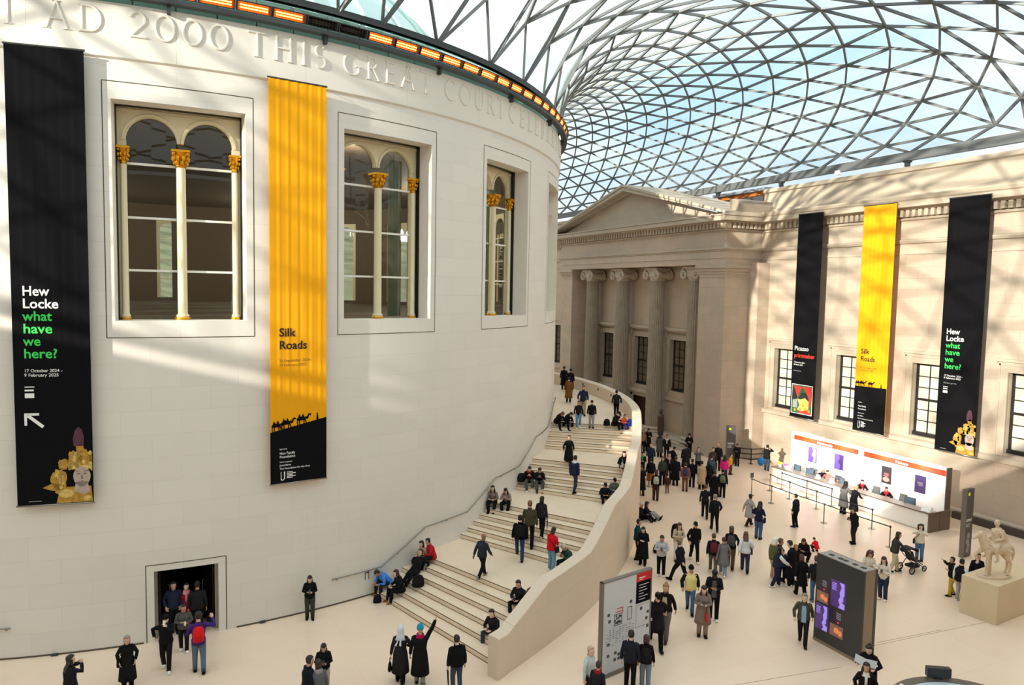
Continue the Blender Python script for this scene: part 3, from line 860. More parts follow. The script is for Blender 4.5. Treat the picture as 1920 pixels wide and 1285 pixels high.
# blocking stone on the corner of the cornice beside the pediment
mb = MB()
for yb in (PY0 - .25,):
    R_ = []
    for x in (PX + .25, WX + .1):
        R_.append([(x, yb - .55, 16.85), (x, yb - .62, 17.25), (x, yb - .45, 17.55), (x, yb - .1, 17.68), (x, yb + .4, 17.68), (x, yb + .4, 16.85)])
    mb.rings(R_)
mb.box((PX + .1, PY0 - .8, 16.6), (WX + .1, PY0 + .4, 16.86))
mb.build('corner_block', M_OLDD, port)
# column steps
mb = MB()
for (x0, z0, z1) in ((33.0, 0, .13), (33.4, .13, .27), (33.75, .27, .4)): mb.box((x0, -6.5, z0), (PB + .02, 11.3, z1))
mb.build('portico_steps', M_OLDP, port)
for y in (7.65, 2.45, -2.35): sash(wi, PB, y, pale=False, hw=1.0, z0=3.7, z1=7.72, cols=3, rows=6, hood=True); wi += 1
# sills and door below
mb = MB()
for y in (7.65, -2.35): mb.box((PB - .18, y - 1.5, 2.95), (PB + .02, y + 1.5, 3.2))
mb.box((PB - .34, .6, 3.12), (PB + .02, 4.1, 3.34)); mb.box((PB - .24, .75, 3.0), (PB + .02, 3.95, 3.12))
for y in (.95, 3.5): mb.box((PB - .1, y, .27), (PB + .02, y + .3, 3.0))
mb.box((PB - .1, .95, 2.75), (PB + .02, 3.8, 3.0))
mb.build('portico_sills', M_OLDP, port)
d2 = sroot('door_2')
M_DOOR = mat('dark_oak_door', (64, 36, 26), 0.4)
mb = MB(); mb.box((PB + .25, 1.25, .3), (PB + .33, 3.45, 2.75)); o_ = mb.build('door_leaf', M_DOOR, d2)
mb = MB()
for y in (1.4, 2.45):
    for z in (.45, 1.65): mb.box((PB + .22, y, z), (PB + .26, y + .85, z + 1.0))
mb.build('door_panels', M_DOOR, d2)
# four engaged Ionic columns
def ionic(y, lab):
    root = thing('ionic_column', lab, 'column', (34.36, y, .4), 0, 'columns of the portico')
    root['kind'] = 'structure'
    mb = MB(); rb, rt, H = .64, .55, 12.9 - .4
    N = 24; rings_ = []
    for k in range(13):
        t = k / 12; z = .42 + (H - .42 - .62) * t; r = rb + (rt - rb) * (t ** 1.3)
        ring_ = []
        for i in range(N):
            for dd, sc in ((-.36, 1.0), (0.0, .925), (.36, 1.0)):
                a = 2 * pi * (i + dd) / N; ring_.append((r * sc * cos(a), r * sc * sin(a), z))
        rings_.append(ring_)
    mb.rings(rings_)
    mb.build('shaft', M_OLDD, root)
    mb = MB(); mb.lathe([(.82, 0), (.86, .07), (.82, .15), (.72, .17), (.69, .22), (.72, .27), (.78, .3), (.76, .37), (.68, .4), (.64, .45)], (0, 0, 0), 28)
    mb.build('base', M_OLDP, root, smooth=True, sharp=35)
    mb = MB(); z0 = H - .62
    mb.lathe([(.55, z0), (.57, z0 + .04), (.6, z0 + .2), (.72, z0 + .34), (.66, z0 + .42)], (0, 0, 0), 24)
    mb.box((-.66, -.78, z0 + .42), (.66, .78, z0 + .52)); mb.box((-.72, -.76, z0 + .86), (.72, .76, z0 + .97))
    mb.box((-.6, -.7, z0 + .42), (.6, .7, z0 + .88))
    for s_ in (-1, 1):                          # volutes: spiral rolls on both sides
        for f in (-1, 1):
            pts = []
            for i in range(40):
                t = i / 39; a = pi / 2 - s_ * 0 - t * 5.2 * pi * .5 * 1.8; rr = .36 * (1 - .82 * t)
                pts.append((f * .66, s_ * (.66 + rr * cos(a) * 1.0), z0 + .44 + rr * sin(a)))
            mb.tube(pts, [.075 - .04 * i / 39 for i in range(40)], 6)
            mb.rings([[(x_, s_ * .66 + .34 * cos(q * pi / 8), z0 + .44 + .34 * sin(q * pi / 8)) for q in range(16)] for x_ in (f * .35, f * .62)])
        mb.rings([[(x_, s_ * .66 + r_ * cos(q * pi / 8), z0 + .44 + r_ * sin(q * pi / 8)) for q in range(16)] for x_, r_ in ((-.62, .34), (-.3, .26), (0, .2), (.3, .26), (.62, .34))])
    mb.build('volute_capital', M_OLDP, root, smooth=True, sharp=40)
for k, y in enumerate((-5.25, -.6, 4.15, 9.0)):
    ionic(y, 'tall fluted stone column with scrolled capital, %s from the right in the portico' % ORD[k])

# remaining walls of the court: they close the space behind and beside the drum
mb = flat_wall(-WX, Y_S, Y_N, 0, 18.6, [], True); struct(mb.build('wall_left', M_OLD))
for nm, y, fl in (('wall_far', Y_N, 0), ('wall_near', Y_S, 1)):
    mb = MB(); mb.uv = []
    P = [(-WX, y, 0), (WX, y, 0), (WX, y, 18.6), (-WX, y, 18.6)]
    mb.v = P; mb.uv = [(p[0], p[2]) for p in P]; mb.f = [(0, 1, 2, 3) if not fl else (3, 2, 1, 0)]; mb.m = [0]
    struct(mb.build(nm, M_OLD))

# ================================================================ glass roof
NJ, NI = 72, 18
def outer(th):
    """point of the rectangular edge reached by a spiral that is at angle th (deg, 0 = towards the camera)"""
    s_ = 1 if th >= 0 else -1; a = abs(th)
    y = 3.045 * (a - 90) / 5 + 1.29
    if a < 20:
        d = (20 - a) / 20 * (WX + 10.0); y20 = 3.045 * (20 - 90) / 5 + 1.33
        if d < (y20 - Y_S): return (s_ * WX, y20 - d)
        return (s_ * max(0, WX - (d - (y20 - Y_S))), Y_S)
    if a > 160:
        d = (a - 160) / 20 * (WX + 2.8); y16 = 3.045 * 70 / 5 + 1.33
        if d < (Y_N - y16): return (s_ * WX, y16 + d)
        return (s_ * max(0, WX - (d - (Y_N - y16))), Y_N)
    return (s_ * WX, y)
def rpos(i, th):
    th = (th + 180) % 360 - 180
    s_ = i / NI
    t = s_ ** 1.598 * (1 + 1.666 * (1 - s_))
    u = (abs(th) - 90) / 90; au = abs(u); sg = 1 if u >= 0 else -1
    f = au * .678 + .656 * au ** 3 if au < .75 else .785 + (au - .75) * .86
    ti = (90 + 90 * sg * f) * (1 if th >= 0 else -1)
    ix, iy, _ = cyl(ti, R - .05, 0); ox, oy = outer(th)
    z = 20.6 - 1.3 * t + (2.618 + 1.538 * min(u * u, .35)) * (max(t, 0) ** .472) * (max(1 - t, 0) ** .503) * 4
    return Vector((ix + (ox - ix) * t, iy + (oy - iy) * t, z))
def rth(i, j): return 5.0 * j + 2.5 * (i % 2)
RN = {(i, j): rpos(i, rth(i, j)) for i in range(NI + 1) for j in range(NJ)}
lat = MB(); gl = MB(); rim = MB()
BW, BH = .10, .13
def member(p, q, w=BW, h=BH): lat.bar(RN[p], RN[q], w, h)
def nb(i, j, s_):
    """neighbour one ring further out, s_=+1/-1 to either side"""
    if i % 2 == 0: return (i + 1, j if s_ > 0 else (j - 1) % NJ)
    return (i + 1, (j + 1) % NJ if s_ > 0 else j)
for i in range(NI):
    for j in range(NJ):
        member((i, j), nb(i, j, 1)); member((i, j), nb(i, j, -1))
def tri(*k): gl.poly([RN[x] + Vector((0, 0, .13)) for x in k])
for i in range(-1, NI):
    for j in range(NJ):
        if i == -1:                              # first row of triangles on the drum
            tri((0, j), (0, (j + 1) % NJ), (1, j)); lat.bar(RN[0, j], RN[0, (j + 1) % NJ], .2, .2); continue
        B, D = nb(i, j, 1), nb(i, j, -1)
        th = (rth(i, j) + 180) % 360 - 180
        if i == NI - 1:
            tri((i, j), B, D); continue
        C_ = nb(B[0], B[1], -1)
        if abs(th) < 50 and i > -1 and i + 2 <= NI:
            member((i, j), C_); tri((i, j), B, C_); tri((i, j), C_, D)
        else:
            member(B, D); tri((i, j), B, D); tri(B, C_, D)
roof = struct(lat.build('ceiling', M_STEEL), 'steel lattice of the curved glass roof')
gl.build('glass_panels', M_ROOFGLASS, roof)
# dome of the reading room, outside above the glass
mb = MB(); N_ = 80
prof = [(21.6, 20.75), (18.2, 20.9)] + [(18.0 * cos(radians(q)), 18.6 + 12.0 * sin(radians(q))) for q in range(12, 82, 6)] + [(3.0, 30.5), (3.0, 33.0), (.3, 34.5)]
mb.rings([[cyl(360 * k / N_, r_, z_) for k in range(N_)] for r_, z_ in prof], False, True)
for k in range(40):
    mb.tube([cyl(9 * k, r_ + .05, z_ + .05) for r_, z_ in prof[2:-3]], .09, 5, cap=False)
struct(mb.build('reading_room_dome', mat('pale_copper', (196, 220, 212), .6)), 'pale green dome above the rotunda seen through the glass')
# edge beam on the walls and its short posts
mb = MB()
for x in (-WX, WX): mb.box((x - .14, Y_S, 18.86), (x + .14, Y_N, 19.34))
for y in (Y_S, Y_N): mb.box((-WX, y - .14, 18.86), (WX, y + .14, 19.34))
struct(mb.build('trim_roof_edge_beam', M_STEEL), 'deep steel edge beam of the glass roof')
for k, y in enumerate((-4.6, -10.75, -19.9, -29.0)):
    mb = MB(); mb.box((WX - .12, y - .1, 18.55), (WX + .12, y + .1, 18.9)); mb.box((WX - .17, y - .16, 18.78), (WX + .17, y + .16, 18.88))
    struct(mb.build('roof_bearing', M_DKSTEEL))
# small white floodlight on the parapet
mb = MB(); mb.box((WX - .2, -15.55, 18.7), (WX + .0, -15.2, 18.95)); mb.box((WX - .12, -15.4, 18.55), (WX - .06, -15.34, 18.7))
tag(mb.build('floodlight', mat('white_fitting', (226, 226, 222), .4)), 'small white floodlight standing on the right wall parapet', 'light')
# roofs of the galleries beyond the wall
M_LANT = mat('white_roof_lantern', (222, 222, 220), .6); M_LEAD = mat('lead_roof', (150, 152, 158), .7)
for k, (x, y, w_) in enumerate(((47, -12.0, 6.0), (47, -21.0, 6.0), (47, 1.0, 5.0))):
    mb = MB(); mb.prism([(x, y - w_ / 2, 17.6), (x, y + w_ / 2, 17.6), (x, y, 20.6)], (24, 0, 0))
    mb.box((x - .3, y - w_ / 2 - .6, 14), (x + 24, y + w_ / 2 + .6, 17.6))
    tag(mb.build('roof_lantern', M_LANT), 'white gabled roof light seen beyond the right parapet, %s one' % ('middle', 'nearest', 'farthest')[k], 'roof')
mb = MB(); mb.box((WX + .4, Y_S, 12), (80, Y_N, 16.4)); struct(mb.build('gallery_roof', M_LEAD))
t_ = thing('roof_hut', 'little timber hut with blue grey windows behind the pediment', 'hut', (39.2, -4.2, 16.4))
mb = MB(); mb.box((0, -2.6, 0), (3, 2.6, 2.55)); mb.build('hut_body', mat('orange_timber', (196, 112, 44), .6), t_)
mb = MB()
for y in (-2.3, -1.05, 1.4): mb.box((-.04, y, .7), (.05, y + 1.0, 2.2))
mb.build('hut_window', mat('hut_glass', (150, 170, 180), .2), t_)
mb = MB(); mb.box((-.3, -2.9, 2.55), (3.3, 2.9, 2.75)); mb.build('hut_roof', M_LEAD, t_)
# ================================================================ hanging banners
M_BBLACK = mat('banner_black', (20, 19, 21), 1.0, spec=.08)
M_BYEL = mat('banner_yellow', (240, 166, 24), 0.9, spec=.15)
M_TW = mat('print_white', (238, 236, 232), 0.7); M_TG = mat('print_green', (58, 214, 92), 0.7)
M_TR = mat('print_red', (232, 66, 48), 0.7); M_TK = mat('print_black', (22, 20, 20), 0.7); M_TY = mat('print_dim', (150, 104, 20), 0.7)
PR = {n: mat('art_' + n, c, .7) for n, c in dict(gold=(206, 160, 50), gold2=(150, 110, 34), gold3=(232, 200, 104), face=(206, 190, 176), face2=(166, 146, 130), plum=(84, 44, 62),
      olive=(120, 104, 56), grey=(150, 150, 150), red=(206, 54, 44), green=(40, 96, 60), yellow=(240, 204, 92), orange=(226, 140, 44), purple=(96, 70, 168), lilac=(170, 150, 226), dkpurple=(56, 36, 84), dark=(40, 34, 38), pink=(222, 130, 120)).items()}
def banner(label, org, ex, w, h, kind, arrow=False, group=None):
    """cloth panel hung from org (bottom left, seen from the front) along ex, with folds, lettering and printed picture"""
    org = Vector(org); ex = Vector(ex).normalized(); ez = Vector((0, 0, 1)); nrm = ex.cross(ez)
    root = thing('banner', label, 'banner', org + ex * (w / 2), 0, group)
    o0 = -ex * (w / 2)
    amp = .006 if kind == 'yellow' else .004
    def P(u, v, d=0):
        if d > .0065: return o0 + ex * u + ez * v + nrm * (d + amp * 1.6)      # print lies just proud of the folds
        return o0 + ex * u + ez * v + nrm * (d + amp * sin(u * 23) + amp * .6 * sin(u * 41 + 1))
    def cloth(v0, v1, m, name):
        n = 48; mb = MB()
        mb.rings([[P(w * i / n, v, dd) for i in (range(n + 1) if dd else range(n, -1, -1))] for v, dd in ()] or
                 [[P(w * i / n, v, .006) for i in range(n + 1)] + [P(w * i / n, v, -.006) for i in range(n, -1, -1)] for v in frange(v0, v1, 1.2)])
        return mb.build(name, m, root, smooth=True, sharp=50)
    def txt(st, bold, m, size, u, v, width=None, name='lettering'):
        mb = MB(); put_text(mb, st, bold, lambda x, y: P(x, y, .012), size, u, v, width=width); return mb.build(name, m, root)
    def shape(name, m, polys, d=.010, parent=None):
        mb = MB()
        for pl in polys: mb.poly([P(x, y, d) for x, y in pl])
        return mb.build(name, m, parent or root)
    def ell(cx, cy, rx, ry, n=18, a0=0, a1=360): return [(cx + rx * cos(radians(a0 + (a1 - a0) * i / n)), cy + ry * sin(radians(a0 + (a1 - a0) * i / n))) for i in range(n if a1 - a0 == 360 else n + 1)]
    k = h / 13.3
    if kind == 'black':
        cloth(0, h, M_BBLACK, 'cloth')
        yb = [6.20, 5.835, 5.47, 5.105, 4.74, 4.375]
        for i, (s_, wd) in enumerate((('Hew', .70), ('Locke', .92), ('what', .75), ('have', .75), ('we', .44), ('here?', .86))):
            txt(s_, .018, M_TW if i < 2 else M_TG, .39, .27, yb[i] * k, wd)
        txt('17 October 2024 -', .008, M_TW, .13, .27, 3.96 * k, .98); txt('9 February 2025', .008, M_TW, .13, .27, 3.83 * k, .88)
        if not arrow: txt('Members go free', .008, PR['grey'], .10, .27, 3.58 * k, .68)
        dz = 0 if arrow else -.22
        shape('sponsor_marks', M_TW, [[(.27, 3.5 + dz), (.52, 3.5 + dz), (.52, 3.53 + dz), (.27, 3.53 + dz)], [(.27, 3.39 + dz), (.5, 3.39 + dz), (.5, 3.44 + dz), (.27, 3.44 + dz)],
                                      [(.27, 3.19 + dz), (.51, 3.19 + dz), (.51, 3.33 + dz), (.27, 3.33 + dz)]])
        if arrow:
            shape('arrow', M_TW, [[(.24, 2.74), (.62, 2.74), (.62, 2.67), (.31, 2.67), (.31, 2.38), (.24, 2.38)], [(.29, 2.70), (.35, 2.72), (.75, 2.36), (.69, 2.29), (.31, 2.63)]])
        # printed picture: a pale bust with a gilded headdress
        cx = w - .36
        rr = random.Random(5)
        MG = mat('art_mottled_gold', (176, 132, 44), .7, noise=.75, nscale=9); MG2 = mat('art_mottled_pale_gold', (206, 176, 96), .7, noise=.6, nscale=14); MF = mat('art_mottled_face', (178, 158, 146), .7, noise=.22, nscale=4)
        def jag(cx_, cy_, rx, ry, n=22, j=.22): return [(cx_ + rx * (1 + rr.uniform(-j, j)) * cos(2 * pi * i / n), cy_ + ry * (1 + rr.uniform(-j, j)) * sin(2 * pi * i / n)) for i in range(n)]
        clip = lambda L: [(min(max(x_, .02), w - .02), max(y_, .02)) for x_, y_ in L]
        pic = shape('printed_bust', MG, [clip([(cx - .62, .02), (cx - .56, .3), (cx - .34, .5), (cx + .3, .5), (cx + .4, .02)]), clip(jag(cx - .55, .72, .2, .36)), clip(jag(cx - .42, 1.2, .16, .16)), clip(jag(cx - .12, 1.34, .2, .26)), clip(jag(cx + .16, 1.3, .2, .28)), clip(jag(cx + .34, 1.2, .1, .3)),
              clip(jag(cx + .03, 1.66, .1, .16)), [(cx - .98, .5), (cx - .7, .64), (cx - .42, .56), (cx - .44, .44), (cx - .72, .4)]], .010)
        shape('printed_plume', PR['plum'], [[(cx - .14, 1.72), (cx - .16, 1.95), (cx - .1, 2.2), (cx - .01, 2.3), (cx + .08, 2.22), (cx + .14, 1.98), (cx + .12, 1.72)]], .010, pic)
        shape('printed_gold', MG2, [clip(jag(cx + rr.uniform(-.3, .3), 1.05 + rr.uniform(0, .45), .05, .07, 9)) for _ in range(16)] + [clip(jag(cx - .55 + rr.uniform(-.12, .12), .45 + rr.uniform(0, .6), .05, .06, 9)) for _ in range(10)]
              + [clip(jag(cx - .36, .3, .2, .13, 20, .06)), clip(jag(cx + .2, .14, .1, .08, 14, .06)), clip([(cx - .3, 1.02), (cx + .36, 1.02), (cx + .36, 1.14), (cx - .3, 1.14)])], .013, pic)
        shape('printed_face', MF, [clip([(cx + .06 + .23 * cos(t_), .82 + (.27 if sin(t_) > 0 else .33) * sin(t_)) for t_ in [2 * pi * i / 24 for i in range(24)]]), clip([(cx - .1, .64), (cx + .2, .64), (cx + .28, .34), (cx + .1, .26), (cx - .16, .36)])], .015, pic)
        shape('printed_features', mat('art_face_shade', (112, 92, 82), .7), [[(cx - .09, .875), (cx + .02, .865), (cx + .02, .895), (cx - .03, .91)], [(cx + .1, .865), (cx + .21, .875), (cx + .15, .91), (cx + .1, .895)],
              [(cx + .035, .735), (cx + .10, .735), (cx + .085, .76), (cx + .07, .87), (cx + .055, .87)], [(cx + .0, .655), (cx + .06, .668), (cx + .13, .655), (cx + .07, .64)], [(cx - .12, .96), (cx + .02, .95), (cx + .01, .965), (cx - .1, .98)], [(cx + .1, .95), (cx + .24, .96), (cx + .22, .98), (cx + .11, .965)]], .018, pic)
        shape('small_print', PR['grey'], [[(.3, .1), (.62, .1), (.62, .12), (.3, .12)]])
    elif kind == 'yellow':
        hb = 1.95 * k if h > 13.2 else 2.75
        cloth(0.0, h, M_BYEL, 'cloth')
        sl = .38 if h > 13.2 else .05
        n = 24; mb = MB()
        for i in range(n):
            u0, u1 = w * i / n, w * (i + 1) / n
            mb.poly([P(u0, 0, .009), P(u1, 0, .009), P(u1, hb - .2 + sl * u1 / w, .009), P(u0, hb - .2 + sl * u0 / w, .009)])
        mb.build('black_panel', M_BBLACK, root)
        def hill(u): return hb - .2 + sl * u / w
        # silhouettes of camels and a walker
        pol = []
        def camel(u, s_):
            z = hill(u) + .0
            f = lambda L: [(u + x * s_, z + y * s_) for x, y in L]
            return [f([(.02, .34), (.1, .42), (.16, .62), (.24, .46), (.3, .46), (.37, .64), (.44, .46), (.52, .4), (.5, .26), (.05, .26)]),
                    f([(.48, .42), (.56, .3), (.66, .34), (.72, .52), (.82, .52), (.84, .58), (.72, .62), (.66, .58), (.6, .44), (.53, .48)]),
                    f([(.06, .3), (.12, .3), (.08, .14), (.13, -.04), (.08, -.04), (.03, .14)]), f([(.14, .3), (.2, .3), (.22, -.04), (.17, -.04)]),
                    f([(.4, .3), (.46, .3), (.44, -.04), (.39, -.04)]), f([(.46, .3), (.52, .32), (.6, .06), (.55, .04)])]
        cs = .62 if h > 13.2 else .55
        for u in (.0, .34, .86): pol += camel(max(u, .02), cs)
        u = w * .83; z = hill(u)
        pol += [[(u - .03, z - .05), (u + .05, z - .05), (u + .03, z + .16), (u - .02, z + .16)], ell(u, z + .2, .025, .035, 8)]
        shape('camel_silhouettes', M_BBLACK, pol, .012)
        b0 = 4.5 if h > 13.2 else 4.02
        txt('Silk', .018, M_TK, .39, .3, b0 + .42, .56); txt('Roads', .018, M_TK, .39, .3, b0, .93)
        txt('26 September 2024 -', .008, M_TY, .13, .3, b0 - .42, 1.1); txt('23 February 2025', .008, M_TY, .13, .3, b0 - .57, .9)
        q = hb / 2.0
        txt('Supported by', .008, M_TW, .07, .3, 1.17 * q, .25); txt('Huo Family', .008, M_TW, .13, .3, 1.0 * q, .52); txt('Foundation', .008, M_TW, .12, .3, .88 * q, .52)
        txt('Additional supporters', .008, M_TW, .065, .3, .72 * q, .42); txt('James Bartos', .008, M_TW, .09, .3, .60 * q, .38); txt('The Foundation for the Arts', .008, M_TW, .09, .3, .48 * q, 1.02)
        shape('sponsor_marks', M_TW, [[(.3, .4 * q), (.34, .4 * q), (.34, .12 * q), (.39, .08 * q), (.39, .12 * q), (.36, .16 * q), (.36, .4 * q)], [(.44, .4 * q), (.48, .4 * q), (.48, .16 * q), (.42, .08 * q), (.42, .13 * q), (.45, .18 * q)]]
              + [[(.54, (.36 - .05 * i) * q), (.74 + .1 * (i % 2), (.36 - .05 * i) * q), (.74 + .1 * (i % 2), (.385 - .05 * i) * q), (.54, (.385 - .05 * i) * q)] for i in range(5)])
    else:
        cloth(0, h, M_BBLACK, 'cloth')
        txt('Picasso', .018, M_TW, .39, .16, 4.22, 1.12); txt('printmaker', .018, M_TR, .37, .16, 3.78, 1.62)
        txt('7 November 2024 -', .008, M_TW, .13, .16, 3.42, .9); txt('30 March 2025', .008, M_TW, .13, .16, 3.27, .72); txt('Members go free', .008, PR['grey'], .1, .16, 2.9, .62)
        a, b, c, d = .09, .22, w - .16, 2.08
        pic = shape('picture_border', M_TW, [[(a, b), (c, b), (c, d), (a, d)]], .009)
        e = .035
        shape('picture_ground', PR['green'], [[(a + e, b + e), (c - e, b + e), (c - e, d - e), (a + e, d - e)]], .012, pic)
        W, H = c - a, d - b
        g = lambda L: [(a + x * W, b + y * H) for x, y in L]
        shape('picture_red', PR['red'], [g([(.08, .96), (.3, .55), (.36, .7), (.5, .93)]), g([(.5, .95), (.96, .95), (.95, .3), (.84, .3), (.8, .66)]), g([(.35, .03), (.97, .03), (.9, .16), (.4, .14)])], .014, pic)
        shape('picture_dark', PR['dark'], [g([(.36, .54), (.48, .74), (.7, .74), (.84, .56), (.82, .42), (.4, .44)]), g([(.04, .5), (.1, .95), (.3, .56), (.14, .4)])], .016, pic)
        shape('picture_yellow', PR['yellow'], [g([(.3, .5), (.46, .5), (.66, .56), (.84, .46), (.84, .2), (.5, .1), (.3, .14), (.42, .3)])], .018, pic)
        rr = random.Random(3)
        shape('picture_spots', PR['orange'], [g([(x + .06 * cos(t * pi / 4), y + .05 * sin(t * pi / 4)) for t in range(8)]) for x, y in ((.2, .12), (.45, .16), (.7, .2), (.86, .14), (.58, .3))], .02, pic)
        shape('picture_grey', PR['grey'], [g([(.08, .2), (.3, .2), (.3, .5), (.08, .46)])], .02, pic)
    mb = MB()
    mb.tube([P(-.03, h, -.0), P(w + .03, h, 0)], .03, 8); mb.build('top_batten', M_DKSTEEL, root)
    mb = MB(); mb.tube([P(-.03, -.02, 0), P(w + .03, -.02, 0)], .028, 8); mb.build('bottom_bar', M_METAL, root, smooth=True)
    mb = MB()
    for u in (.1, w - .1): mb.tube([P(u, h, 0), P(u, h, -.0) + (-nrm * (.2 if kind != 'picture' and h > 13.2 else .3)) + ez * .04], .012, 6)
    mb.build('hanging_bracket', M_DKSTEEL, root)
    return root
def drum_banner(t0, t1, z0, z1, kind, label, arrow=False):
    a, b = Vector(cyl(t0, 22.78, z0)), Vector(cyl(t1, 22.78, z0))
    return banner(label, a, b - a, (b - a).length, z1 - z0, kind, arrow, 'tall exhibition banners')
drum_banner(-11.17, -6.15, 4.76, 18.02, 'black', 'tall black banner on the drum at the far left with white arrow and green words', True)
drum_banner(6.67, 11.47, 4.77, 18.0, 'yellow', 'tall yellow banner on the drum between two arched windows')
def wall_banner(y0, y1, z0, z1, kind, label):
    return banner(label, (35.6, y0, z0), (0, -1, 0), y0 - y1, z1 - z0, kind, False, 'tall exhibition banners')
wall_banner(-13.34, -15.25, 3.68, 16.43, 'picture', 'black banner on the right wall with a framed colourful picture at its foot')
wall_banner(-18.1, -20.16, 3.67, 16.49, 'yellow', 'yellow banner on the right wall above the ticket desk')
wall_banner(-23.12, -25.2, 3.55, 16.41, 'black', 'black banner on the right wall with green words and a gold bust')

# ================================================================ ticket desk
M_DESKW = mat('white_desk_wall', (240, 238, 232), 0.45); M_DESKT = mat('grey_brown_counter', (112, 102, 92), 0.35)
M_DESKD = mat('bronze_panel', (112, 98, 84), 0.4, 0.4); M_REDS = mat('red_sign', (232, 62, 24), 0.5, emit=(232, 62, 24), estr=.25)
YL, YR, XB = -14.75, -24.66, 34.35
tw = thing('desk_back_wall', 'long white ticket desk back wall with two red sign strips', 'partition', (XB, (YL + YR) / 2, 0))
oy = -(YL + YR) / 2; ox = -XB
def loc(mb): mb.v = [(x + ox, y + oy, z) for x, y, z in mb.v]; return mb
mb = MB(); mb.box((XB, YR, 0), (XB + .32, YL, 2.97)); loc(mb).build('panel', M_DESKW, tw)
mb = MB(); mb.box((XB - .02, YR - .05, 0), (XB + .36, YR, 2.97)); loc(mb).build('end_panel', M_DESKD, tw)
for (a, b, w_, ty, tl) in ((-15.0, -19.58, 'Membership', -16.75, 1.1), (-19.96, -24.62, 'Tickets', -21.85, .78)):
    mb = MB(); mb.box((XB - .03, b, 2.555), (XB, a, 2.835)); sg = loc(mb).build('red_sign_strip', M_REDS, tw)
    mb = MB(); put_text(mb, w_, .018, lambda x, y: (XB - .036, ty - x, y), .2, 0, 2.62, width=tl); loc(mb).build('sign_lettering', M_TW, sg)
for k, (a, b, z0, z1, pal) in enumerate(((-16.12, -16.74, 1.42, 2.32, ('purple', 'lilac')), (-18.02, -18.64, 1.42, 2.32, ('purple', 'dkpurple')), (-21.1, -21.68, 1.38, 2.3, ('dark', 'pink')), (-23.03, -23.63, 1.38, 2.28, ('dkpurple', 'grey')))):
    p_ = thing('poster', ('purple poster nearest the left end of the white ticket desk wall', 'purple poster above the seated staff on the white desk wall',
                          'dark poster with red picture on the white desk wall', 'dark blue poster nearest the right end of the white desk wall')[k], 'poster', (XB - .012, (a + b) / 2, (z0 + z1) / 2), 0, 'posters on the desk wall')
    hw_, hh = (a - b) / 2, (z1 - z0) / 2
    mb = MB(); mb.box((-.012, -hw_, -hh), (.01, hw_, hh)); mb.build('sheet', PR[pal[0]], p_)
    mb = MB(); rr = random.Random(k + 3)
    if k in (0, 1): mb.poly([(-.015, hw_ * (.1 - .9 * 0), hh * .9), (-.015, -hw_ * .2, hh * .5), (-.015, hw_ * .2, hh * .0), (-.015, -hw_ * .4, -hh * .4), (-.015, -hw_ * .1, -hh * .95), (-.015, -hw_ * .8, -hh * .9), (-.015, -hw_ * .9, hh * .9)])
    elif k == 2: mb.poly([(-.015, hw_ * .7 * cos(t_ * pi / 6), -hh * .5 + hh * .28 * sin(t_ * pi / 6)) for t_ in range(12)])
    if k != 0:
        for r_ in range(4): mb.box((-.016, -hw_ * .5, hh * (.2 - .12 * r_)), (-.013, hw_ * rr.uniform(.1, .6), hh * (.24 - .12 * r_)))
    mb.build('printed_design', PR[pal[1]], p_)
# lamp bar on top of the wall, with a real strip light washing the white wall
lb = thing('lamp_bar', 'long slim white lamp bar on top of the ticket desk wall', 'lamp', (XB - .2, -16.2, 2.97))
mb = MB(); mb.box((-.12, -1.1, .06), (.12, 1.1, .16)); mb.box((.05, -.9, 0), (.15, -.86, .07)); mb.box((.05, .86, 0), (.15, .9, .07)); mb.build('housing', M_DESKW, lb)
mb = MB(); mb.box((-.1, -1.06, .045), (.1, 1.06, .06)); mb.build('light_tube', mat('lamp_white', (255, 250, 240), .5, emit=(255, 248, 236), estr=7), lb)
def area(name, loc_, size, sy, energy, direction, col=(1, .96, .9)):
    d = bpy.data.lights.new(name, 'AREA'); d.shape = 'RECTANGLE'; d.size = size; d.size_y = sy; d.energy = energy; d.color = col
    o = bpy.data.objects.new(name, d); o.location = loc_; o.rotation_euler = Vector(direction).to_track_quat('-Z', 'Y').to_euler(); COL.objects.link(o); return o
for y in (-16.2, -18.6, -21.2, -23.4):
    area('desk_wall_lamp', (33.75, y, 2.95), .18, 2.0, 55, (.55, 0, -1))
for y in (-16.5, -19.2, -21.8):
    area('counter_front_fill', (32.2, y, .98), .1, 2.2, 14, (.9, 0, -.8))  # unseen fill lights added to make the white counter front look lit
# counter
ct = thing('ticket_counter', 'long ticket counter with grey brown top and white front', 'counter', (33.2, -19.85, 0))
ox, oy = -33.2, 19.85
mb = MB(); mb.box((32.80, -24.9, .05), (32.92, -14.85, .9)); mb.box((32.86, -24.9, 0), (32.92, -14.85, .05)); loc(mb).build('white_front', M_DESKW, ct)
mb = MB(); mb.box((32.74, -24.95, .9), (33.42, -14.8, .96)); loc(mb).build('counter_top', M_DESKT, ct)
mb = MB(); mb.box((32.77, -25.0, 0), (34.33, -24.94, .97)); mb.box((33.55, -25.01, .03), (33.57, -25.0, .95)); loc(mb).build('end_panel', M_DESKD, ct)
mb = MB(); mb.box((33.42, -24.9, .68), (33.95, -14.9, .73)); loc(mb).build('staff_worktop', M_DESKW, ct)
mb = MB()
for y in (-15.0, -17.2, -19.4, -21.6, -23.8): mb.box((33.38, y - .03, 0), (33.9, y + .03, .68))
loc(mb).build('support_panels', M_DESKD, ct)
